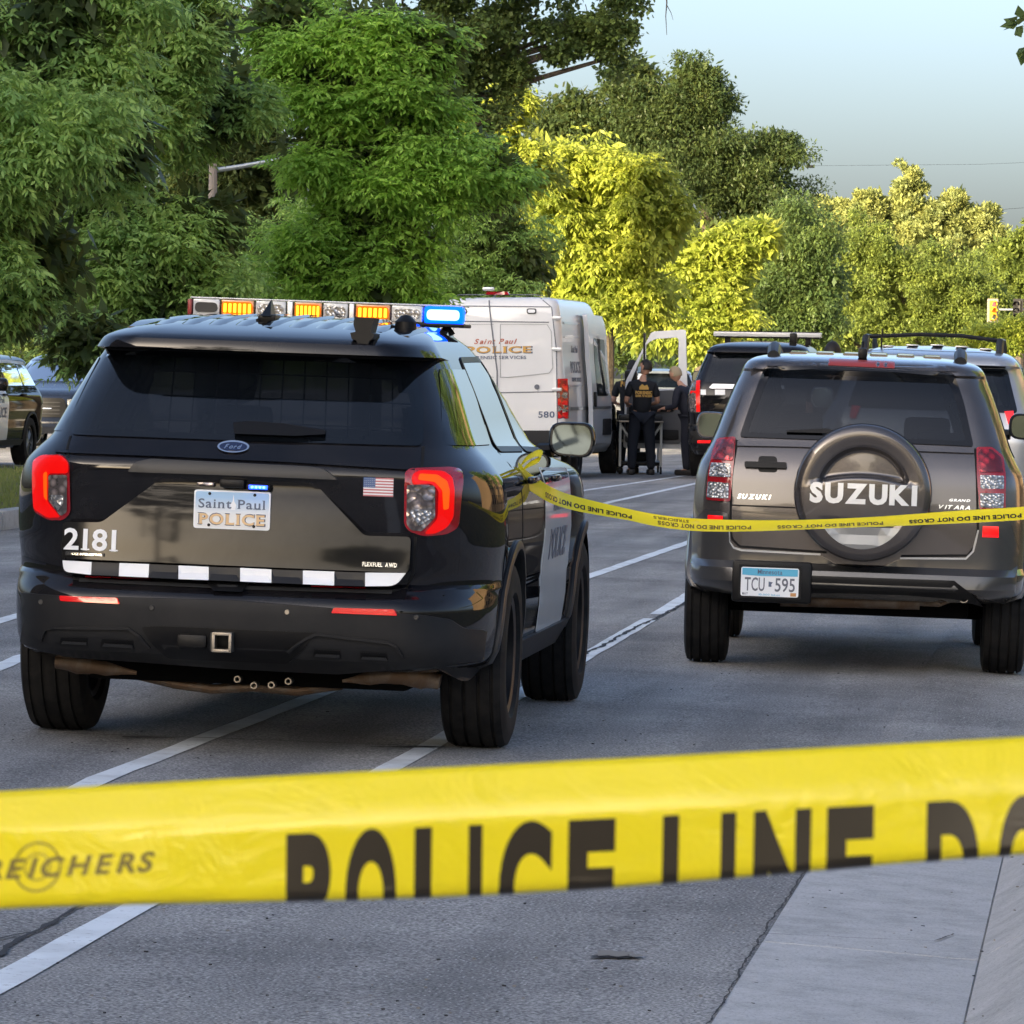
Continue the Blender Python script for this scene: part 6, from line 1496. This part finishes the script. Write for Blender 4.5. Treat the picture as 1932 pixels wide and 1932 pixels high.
def leaves(name, C, Rad, per, size, m, parent, droop=0.6, aspect=0.30, out=0.8, flat=0.65, spray=True):
    # C: clump centres (n,3), Rad: clump radii, outward normals computed from a common centre
    n = len(C); cen = C.mean(0)
    idx = np.repeat(np.arange(n), per)
    if spray:                               # compound leaves: short twigs each carrying several leaflets
        k = 7; nt_ = len(idx)//k; ti = idx[:nt_*k:k]
        d = rng.normal(size=(nt_, 3)); d = unit(d)
        tp_ = C[ti]+d*Rad[ti][:, None]*rng.uniform(0.35, 1.0, (nt_, 1))**0.6*np.array([1, 1, flat])
        td = unit(d*np.array([1, 1, 0.25])+rng.normal(size=(nt_, 3))*0.35+np.array([0, 0, -droop*0.5]))
        pos = []; dirs = []
        sidev = unit(np.cross(td, np.array([0, 0, 1.0])+rng.normal(size=(nt_, 3))*0.25))
        for q in range(k):
            f = (q//2)/3.0; sg = 1 if q % 2 else -1
            if q == k-1: dd = td*1.0; sg = 0
            else: dd = td*0.55+sidev*sg*0.85
            pos.append(tp_+td*size*(0.2+1.5*f)); dirs.append(dd+np.array([0, 0, -droop*0.45])*(0.5+rng.random((nt_, 1)))+rng.normal(size=(nt_, 3))*0.14)
        P = np.concatenate(pos); D_ = unit(np.concatenate(dirs)); 
    else:
        N_ = len(idx); d = unit(rng.normal(size=(N_, 3))); P = C[idx]+d*Rad[idx][:, None]*rng.uniform(0.3, 1.0, (N_, 1))**0.6*np.array([1, 1, flat])
        D_ = unit(d*0.6+rng.normal(size=(N_, 3))*0.7+np.array([0, 0, -droop]))
    n_ = len(P); sz = size*rng.uniform(0.7, 1.25, (n_, 1))
    up = np.array([0, 0, 1.0])+rng.normal(size=(n_, 3))*0.45
    Sd = unit(np.cross(D_, up)); Nn = unit(np.cross(Sd, D_)); w = sz*aspect
    v = np.empty((n_, 4, 3)); v[:, 0] = P; v[:, 1] = P+D_*sz*0.42+Sd*w*0.5-Nn*w*0.12; v[:, 2] = P+D_*sz-Nn*sz*0.10; v[:, 3] = P+D_*sz*0.42-Sd*w*0.5-Nn*w*0.12
    me = bpy.data.meshes.new(name); me.vertices.add(n_*4); me.vertices.foreach_set('co', v.reshape(-1).astype(np.float32))
    me.loops.add(n_*4); me.loops.foreach_set('vertex_index', np.arange(n_*4, dtype=np.int32))
    me.polygons.add(n_); me.polygons.foreach_set('loop_start', np.arange(0, n_*4, 4, dtype=np.int32)); me.polygons.foreach_set('loop_total', np.full(n_, 4, dtype=np.int32))
    me.update(calc_edges=True); me.materials.append(M[m]); o = bpy.data.objects.new(name, me); COL.objects.link(o)
    if parent: o.parent = parent
    return o
def tree(label, base, D, lobes, nclump, per, size, m, rc=0.55, droop=0.6, aspect=0.3, trunk=True, spray=True, flat=0.65, name='tree', core=True, depth=1.0, front=0.75, cat='tree', tr=0.16, group='trees along the street', z0=0.0):
    # base px; lobes: (px, py, rx, ry) outlines at distance D(+dd)
    s = F/D; b = WP(base, 700, D); r = empty(name, (b.x, b.y, z0)); tag(r, label, cat, group); O = Vector((b.x, b.y, z0))
    C = []; A = []; L = []
    tot = sum(l[2]*l[3] for l in lobes)
    for l in lobes:
        px, py, rx, ry = l[:4]; dd = l[4] if len(l) > 4 else 0
        c = WP(px, py, D+dd)-O; rx_, ry_ = rx/s, ry/s; rd = (rx_+ry_)/2*depth; L.append((c, rx_, ry_, rd))
        k = int(nclump*rx*ry/tot)+1; d = unit(rng.normal(size=(k, 3)))
        fl = rng.random(k) < front; d[:, 1] = np.where(fl, -np.abs(d[:, 1]), d[:, 1])
        rr = rng.uniform(0.55, 1.0, (k, 1))**0.45
        ph = rng.uniform(0, 6.28, 6); lump = 1+0.16*np.sin(3*d[:, 0]+ph[0]+2*d[:, 2])+0.13*np.sin(7*d[:, 2]+ph[1]+3*d[:, 0])+0.10*np.sin(9*d[:, 0]+ph[2])
        nb_ = max(3, k//7); bi = rng.integers(0, nb_, k); bc = d[:nb_]*rr[:nb_]*lump[:nb_, None]
        rr2 = bc[bi]+rng.normal(size=(k, 3))*np.array([0.12, 0.12, 0.06])
        sz_ = rc*rng.uniform(0.40, 1.15, k); o_ = rng.random(k) < 0.14; rr2[o_] *= rng.uniform(1.1, 1.3, (o_.sum(), 1)); sz_[o_] *= 0.55
        C.append(np.array(c)+rr2*np.array([rx_, rd, ry_])); A.append(sz_)
    C = np.concatenate(C); A = np.concatenate(A)
    leaves('crown', C, A, per, size, m, r, droop, aspect, flat=flat, spray=spray)
    if core:                                # inner foliage: larger leaves nearer the limbs; a darker core material paints shade inside
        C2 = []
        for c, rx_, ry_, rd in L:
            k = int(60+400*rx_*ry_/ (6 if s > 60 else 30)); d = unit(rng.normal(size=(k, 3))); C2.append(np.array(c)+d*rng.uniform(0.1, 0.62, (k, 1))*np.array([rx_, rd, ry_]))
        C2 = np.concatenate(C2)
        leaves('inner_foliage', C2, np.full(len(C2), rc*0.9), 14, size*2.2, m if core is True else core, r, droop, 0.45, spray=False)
    if trunk:
        tb = B(); top = max(c.z for c, *_ in L); tb.tube([(0, 0, -0.1), (0.03, 0.02, top*0.35), (-0.05, 0.05, top*0.7), (0, 0, top)], [tr*1.25, tr, tr*0.6, tr*0.2], 10); tb.out('trunk', 'bark', r)
        for c, rx_, ry_, rd in L:
            st = Vector((0, 0, max(0.5, min(c.z-ry_*0.9-0.25*abs(c.x), top)))); mid = st.lerp(c, 0.5)+Vector((0, 0, ry_*0.12))
            B().tube([st, mid, c, c+Vector((rx_*0.3*random.uniform(-1, 1), -rd*0.3, ry_*0.5))], [tr*0.5, tr*0.38, tr*0.22, tr*0.06], 7).out('limb', 'bark', r)
    return r
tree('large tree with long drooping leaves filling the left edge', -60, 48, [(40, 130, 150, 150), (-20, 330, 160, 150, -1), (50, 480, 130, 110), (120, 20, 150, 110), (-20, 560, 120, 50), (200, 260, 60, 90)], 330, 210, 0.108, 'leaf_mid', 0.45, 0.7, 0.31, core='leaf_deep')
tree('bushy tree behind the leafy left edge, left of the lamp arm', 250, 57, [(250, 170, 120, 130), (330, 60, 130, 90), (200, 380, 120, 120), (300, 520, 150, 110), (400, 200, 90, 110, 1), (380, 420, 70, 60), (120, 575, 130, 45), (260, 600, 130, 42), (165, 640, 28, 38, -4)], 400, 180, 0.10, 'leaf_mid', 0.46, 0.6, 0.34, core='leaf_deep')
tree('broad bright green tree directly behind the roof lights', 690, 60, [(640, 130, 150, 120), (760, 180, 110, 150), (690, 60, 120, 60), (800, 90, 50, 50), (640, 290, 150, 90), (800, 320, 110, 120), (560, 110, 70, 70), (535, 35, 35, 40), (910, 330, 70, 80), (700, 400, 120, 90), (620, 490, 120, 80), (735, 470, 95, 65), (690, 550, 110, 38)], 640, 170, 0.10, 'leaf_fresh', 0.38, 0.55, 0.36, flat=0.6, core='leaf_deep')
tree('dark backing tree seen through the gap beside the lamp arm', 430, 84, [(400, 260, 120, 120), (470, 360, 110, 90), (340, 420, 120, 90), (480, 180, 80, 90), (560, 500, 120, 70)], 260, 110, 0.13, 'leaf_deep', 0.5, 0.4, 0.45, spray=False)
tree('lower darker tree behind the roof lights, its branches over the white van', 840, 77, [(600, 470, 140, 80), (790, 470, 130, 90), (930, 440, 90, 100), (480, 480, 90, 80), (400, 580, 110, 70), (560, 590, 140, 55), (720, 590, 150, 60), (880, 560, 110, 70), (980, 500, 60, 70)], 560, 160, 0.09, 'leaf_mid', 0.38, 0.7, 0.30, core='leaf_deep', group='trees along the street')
tree('slender sunlit tree top standing left of the tall cottonwood gap', 945, 92, [(950, 185, 40, 45), (930, 235, 55, 40), (985, 300, 60, 50), (940, 330, 60, 60)], 90, 110, 0.13, 'leaf_gold', 0.45, 0.8, 0.36, tr=0.10)
tree('glowing yellow green tree in full sun behind the white van', 1140, 97, [(1130, 330, 90, 70), (1200, 340, 60, 50), (1060, 310, 40, 40), (1080, 420, 90, 80), (1190, 440, 70, 90), (1130, 530, 110, 70), (1210, 560, 50, 60), (1040, 500, 50, 60), (1110, 400, 110, 110), (1230, 420, 40, 80)], 420, 120, 0.14, 'leaf_gold', 0.55, 0.9, 0.38)
tree('smaller sunlit tree to the right of the glowing one', 1335, 108, [(1330, 480, 70, 60), (1400, 460, 50, 30), (1290, 550, 60, 70), (1360, 560, 60, 70), (1330, 620, 100, 50), (1430, 445, 25, 18), (1250, 620, 60, 40)], 230, 110, 0.13, 'leaf_gold', 0.55, 0.7, 0.38)
tree('dark cottonwood crown hanging over the street at the top', 830, 84, [(870, 40, 130, 110), (920, 130, 70, 55), (1010, 30, 90, 50), (1110, 30, 90, 40), (1160, 60, 40, 60), (1165, 105, 32, 30), (1070, 80, 40, 18), (960, 210, 45, 30), (450, 10, 90, 50), (560, 20, 90, 40), (760, 10, 100, 50), (880, -60, 250, 70), (1190, 10, 25, 30), (1030, 85, 50, 35), (980, 150, 45, 35), (1070, 60, 40, 40), (900, 190, 50, 30), (1120, 75, 22, 28)], 800, 60, 0.09, 'leaf_dark', 0.33, 0.3, 0.8, spray=False, tr=0.13, core=False)
tree('tall dark tree standing behind the sunlit ones', 1330, 190, [(1230, 200, 90, 80), (1330, 190, 60, 60), (1290, 290, 130, 110), (1400, 310, 110, 90), (1190, 140, 30, 35), (1460, 370, 60, 90), (1400, 430, 130, 100), (1310, 150, 50, 30), (1090, 200, 50, 40), (1060, 240, 60, 30), (1470, 280, 30, 25), (1150, 250, 90, 70), (1350, 560, 150, 80), (1230, 480, 100, 80)], 900, 100, 0.17, 'leaf_deep', 0.9, 0.4, 0.42, spray=False, tr=0.35, group='far trees')
tree('low dark tree just right of the sunlit trees, above the black police SUV', 1480, 165, [(1500, 470, 70, 80), (1450, 560, 80, 70), (1540, 550, 50, 80), (1400, 610, 90, 40), (1520, 620, 80, 40)], 420, 90, 0.15, 'leaf_dark', 0.8, 0.4, 0.42, spray=False, group='far trees')
tree('pale lumpy tree tops catching the sun on the skyline at right', 1730, 385, [(1715, 400, 50, 62), (1780, 410, 40, 50), (1640, 400, 70, 36), (1800, 390, 26, 36), (1850, 420, 42, 36), (1760, 460, 110, 50), (1600, 420, 50, 40), (1560, 400, 24, 30), (1850, 460, 45, 50)], 900, 80, 0.34, 'leaf_pale', 0.75, -0.4, 0.5, spray=False, tr=0.5, group='far trees')
tree('wide mid green tree below the pale skyline trees', 1700, 315, [(1620, 470, 70, 60), (1700, 520, 110, 70), (1790, 530, 90, 60), (1600, 570, 70, 70), (1700, 600, 120, 60), (1830, 580, 80, 60), (1570, 630, 60, 40), (1800, 630, 110, 40)], 900, 80, 0.24, 'leaf_olive', 1.0, 0.2, 0.45, spray=False, tr=0.4, group='far trees')
tree('loose olive tree at the right edge behind the traffic signals', 1920, 345, [(1905, 480, 50, 45), (1935, 540, 60, 70), (1880, 540, 40, 50), (1960, 470, 50, 60), (1930, 610, 60, 40)], 320, 80, 0.26, 'leaf_olive', 0.9, 0.2, 0.45, spray=False, tr=0.4, group='far trees')
tree('bright yellow green bush under the traffic signals', 1895, 200, [(1890, 628, 60, 22), (1850, 634, 40, 18), (1940, 625, 50, 26), (1880, 655, 80, 20)], 260, 80, 0.14, 'leaf_gold', 0.45, 0.2, 0.6, spray=False, name='bush', cat='bush', trunk=False, group='far trees')
# twigs hanging into the sky, leaves at the top right corner
tw = B(); P = [WP(a, b, 60) for a, b in ((1254, -40), (1258, 5), (1256, 30), (1258, 66))]; tw.tube(P, [0.012, 0.009, 0.006, 0.003], 5)
tw.tube([WP(1257, 8, 60), WP(1266, 24, 60), WP(1270, 38, 60)], [0.006, 0.004, 0.002], 5)
tag(tw.out('bare_twig', 'bark'), 'bare thin twig hanging into the sky near the top centre', 'twig')
br = empty('leafy_branch', WP(1960, 60, 20)); tag(br, 'leafy branch tip poking in at the top right corner', 'branch')
bp = np.array([(0.0, 0, 0.05), (-0.06, 0, 0.03), (-0.03, 0.02, -0.06)])
leaves('leaf_cluster', bp, np.array([0.05, 0.05, 0.05]), 14, 0.075, 'leaf_dark', br, 0.6, 0.7, spray=False)
B().tube([(0.6, 0, 0.3), (0.2, 0, 0.12), (0.0, 0, 0.05), (-0.06, 0, 0.03)], [0.012, 0.008, 0.005, 0.003], 6).out('branch_stem', 'bark', br)
# far wood closing the gaps between trunks
for i, (x0, D, m_, h) in enumerate([(-200, 150, 'leaf_dark', 5.5), (150, 150, 'leaf_dark', 6), (500, 150, 'leaf_dark', 6), (800, 170, 'leaf_dark', 6), (1100, 230, 'leaf_dark', 6.0), (1450, 420, 'leaf_dark', 6), (1800, 430, 'leaf_dark', 6), (2100, 430, 'leaf_dark', 6)]):
    s = F/D; hp = h*s
    tree(['shaded hedge of shrubs far behind the leftmost tree', 'shaded shrubs far behind the trees at left', 'shaded shrubs far behind the roof light bar', 'shaded shrubs behind the bright green tree', 'shaded shrubs far behind the white van', 'shaded shrubs far behind the black police SUV', 'shaded shrubs below the pale skyline trees', 'shaded shrubs at the far right edge'][i], x0, D, [(x0-60, 690-hp*0.35, 130, hp*0.45), (x0+90, 690-hp*0.3, 130, hp*0.42), (x0+180, 690-hp*0.35, 120, hp*0.45)], 240, 60, 0.16*D/150, m_, 0.9, 0.3, 0.5, spray=False, name='shrub_row', cat='shrubs', trunk=False, group='shaded shrubs in the background')
# grass blades on the verge
gb = []; 
n_ = 26000; X = rng.uniform(-16.6, -10.8, n_); Y = rng.uniform(46, 82, n_)
Z = np.array([gz(x) for x in X]); h = rng.uniform(0.03, 0.10, n_); a = rng.uniform(0, 2*PI, n_); w = 0.008
v = np.empty((n_, 3, 3)); v[:, 0] = np.stack([X-w*np.cos(a), Y-w*np.sin(a), Z], 1); v[:, 1] = np.stack([X+w*np.cos(a), Y+w*np.sin(a), Z], 1)
v[:, 2] = np.stack([X+rng.normal(0, 0.02, n_), Y+rng.normal(0, 0.02, n_), Z+h], 1)
me = bpy.data.meshes.new('grass'); me.from_pydata(v.reshape(-1, 3).tolist(), [], np.arange(n_*3).reshape(-1, 3).tolist())
leafmat('grassblade', (0.06, 0.10, 0.02), (0.16, 0.17, 0.06), 0.3); me.materials.append(M['grassblade']); o = bpy.data.objects.new('grass', me); COL.objects.link(o)
tag(o, 'short grass on the verge beyond the left kerb', 'grass', kind='stuff')

# ------------------------------------------------------------------ unseen buildings: left block added to shade the street, right one shows in the paint
def building(name, label, x0, x1, y0, y1, h, colr, seed):
    random.seed(seed); r = empty(name, ((x0+x1)/2, (y0+y1)/2, 0)); tag(r, label, 'building', 'buildings along the street')
    cx_, cy_ = (x0+x1)/2, (y0+y1)/2; m_ = mat(name+' wall', colr, 0.9); n_ = noise(m_, 0.8, 6, 0.7)
    LK(m_, ramp(m_, n_.outputs[0], [(0.3, tuple(c*0.8 for c in colr)), (0.7, tuple(min(1, c*1.1) for c in colr))]).outputs[0], bsdf(m_).inputs['Base Color'])
    B().box((0, 0, h/2-0.2), (x1-x0, y1-y0, h)).out('wall', m_, r, False)
    B().box((0, 0, h), (x1-x0+0.8, y1-y0+0.8, 0.5), 0.05).out('roof', 'concrete', r, False)
    wd = B().box((0, 0, 0), (0.12, 1.5, 1.6)).out('window', 'trim', r, False); pn = B().box((0.0, 0, 0), (0.16, 1.3, 1.4)).out('pane', 'frit', wd, False)
    sx = 1 if x1 < 0 else -1; xx = (x1-cx_) if sx > 0 else (x0-cx_); first = True
    for fl in range(int(h/3.1)):
        for k in range(int((y1-y0)/3.6)):
            if first: w_, q_ = wd, pn; first = False
            else: w_ = wd.copy(); COL.objects.link(w_); q_ = pn.copy(); COL.objects.link(q_); w_.parent = r; q_.parent = w_
            w_.location = (xx, -(y1-y0)/2+2+k*3.6, 1.9+fl*3.1)
    return r
building('unseen_building', 'tall tan block added out of view left of the street to shade it', -46, -31, -60, 35, 24, (0.30, 0.24, 0.18), 1)
building('unseen_building', 'lower sunlit tan building to the right of the street outside the frame', 15, 27, 42, 112, 15, (0.48, 0.32, 0.18), 2)
for i, (x, y, w_, h) in enumerate([(-17, -34, 10, 22), (-3, -46, 6, 7.0), (6, -40, 5, 8.0), (14, -36, 6, 11.0)]):
    r = empty('tree', (x, y, 0)); tag(r, ['round tree far behind the photographer on the left', 'low round tree behind the photographer near the road', 'round tree behind the photographer by the pavement', 'taller round tree behind the photographer on the right'][i], 'tree', 'trees behind the photographer')
    k = 150; d = unit(rng.normal(size=(k, 3))); C = np.array([0, 0, h*0.62])+d*rng.uniform(0.3, 1, (k, 1))*np.array([w_*0.6, w_*0.6, h*0.38])
    leaves('crown', C, np.full(k, 0.8), 26, 0.55, 'leaf_dark', r, 0.3, 0.6, spray=False)
    B().tube([(0, 0, 0), (0, 0, h*0.6)], [0.2, 0.1], 8).out('trunk', 'bark', r)

for i, (x, y, w_, h) in enumerate([(7, 34, 4, 12), (9, 49, 4.5, 14), (8, 66, 4, 12), (10, 84, 5, 14)]):
    r = empty('tree', (x, y, 0)); tag(r, ['nearest round tree right of the street, outside the frame', 'second tree right of the street, outside the frame', 'third tree right of the street, outside the frame', 'farthest and tallest tree right of the street, outside the frame'][i], 'tree', 'trees right of the street')
    k = 170; d = unit(rng.normal(size=(k, 3))); C = np.array([0, 0, h*0.62])+d*rng.uniform(0.3, 1, (k, 1))*np.array([w_*0.6, w_*0.6, h*0.36])
    leaves('crown', C, np.full(k, 0.7), 40, 0.28, 'leaf_mid', r, 0.3, 0.6, spray=False)
    B().tube([(0, 0, 0), (0, 0, h*0.6)], [0.16, 0.08], 8).out('trunk', 'bark', r)
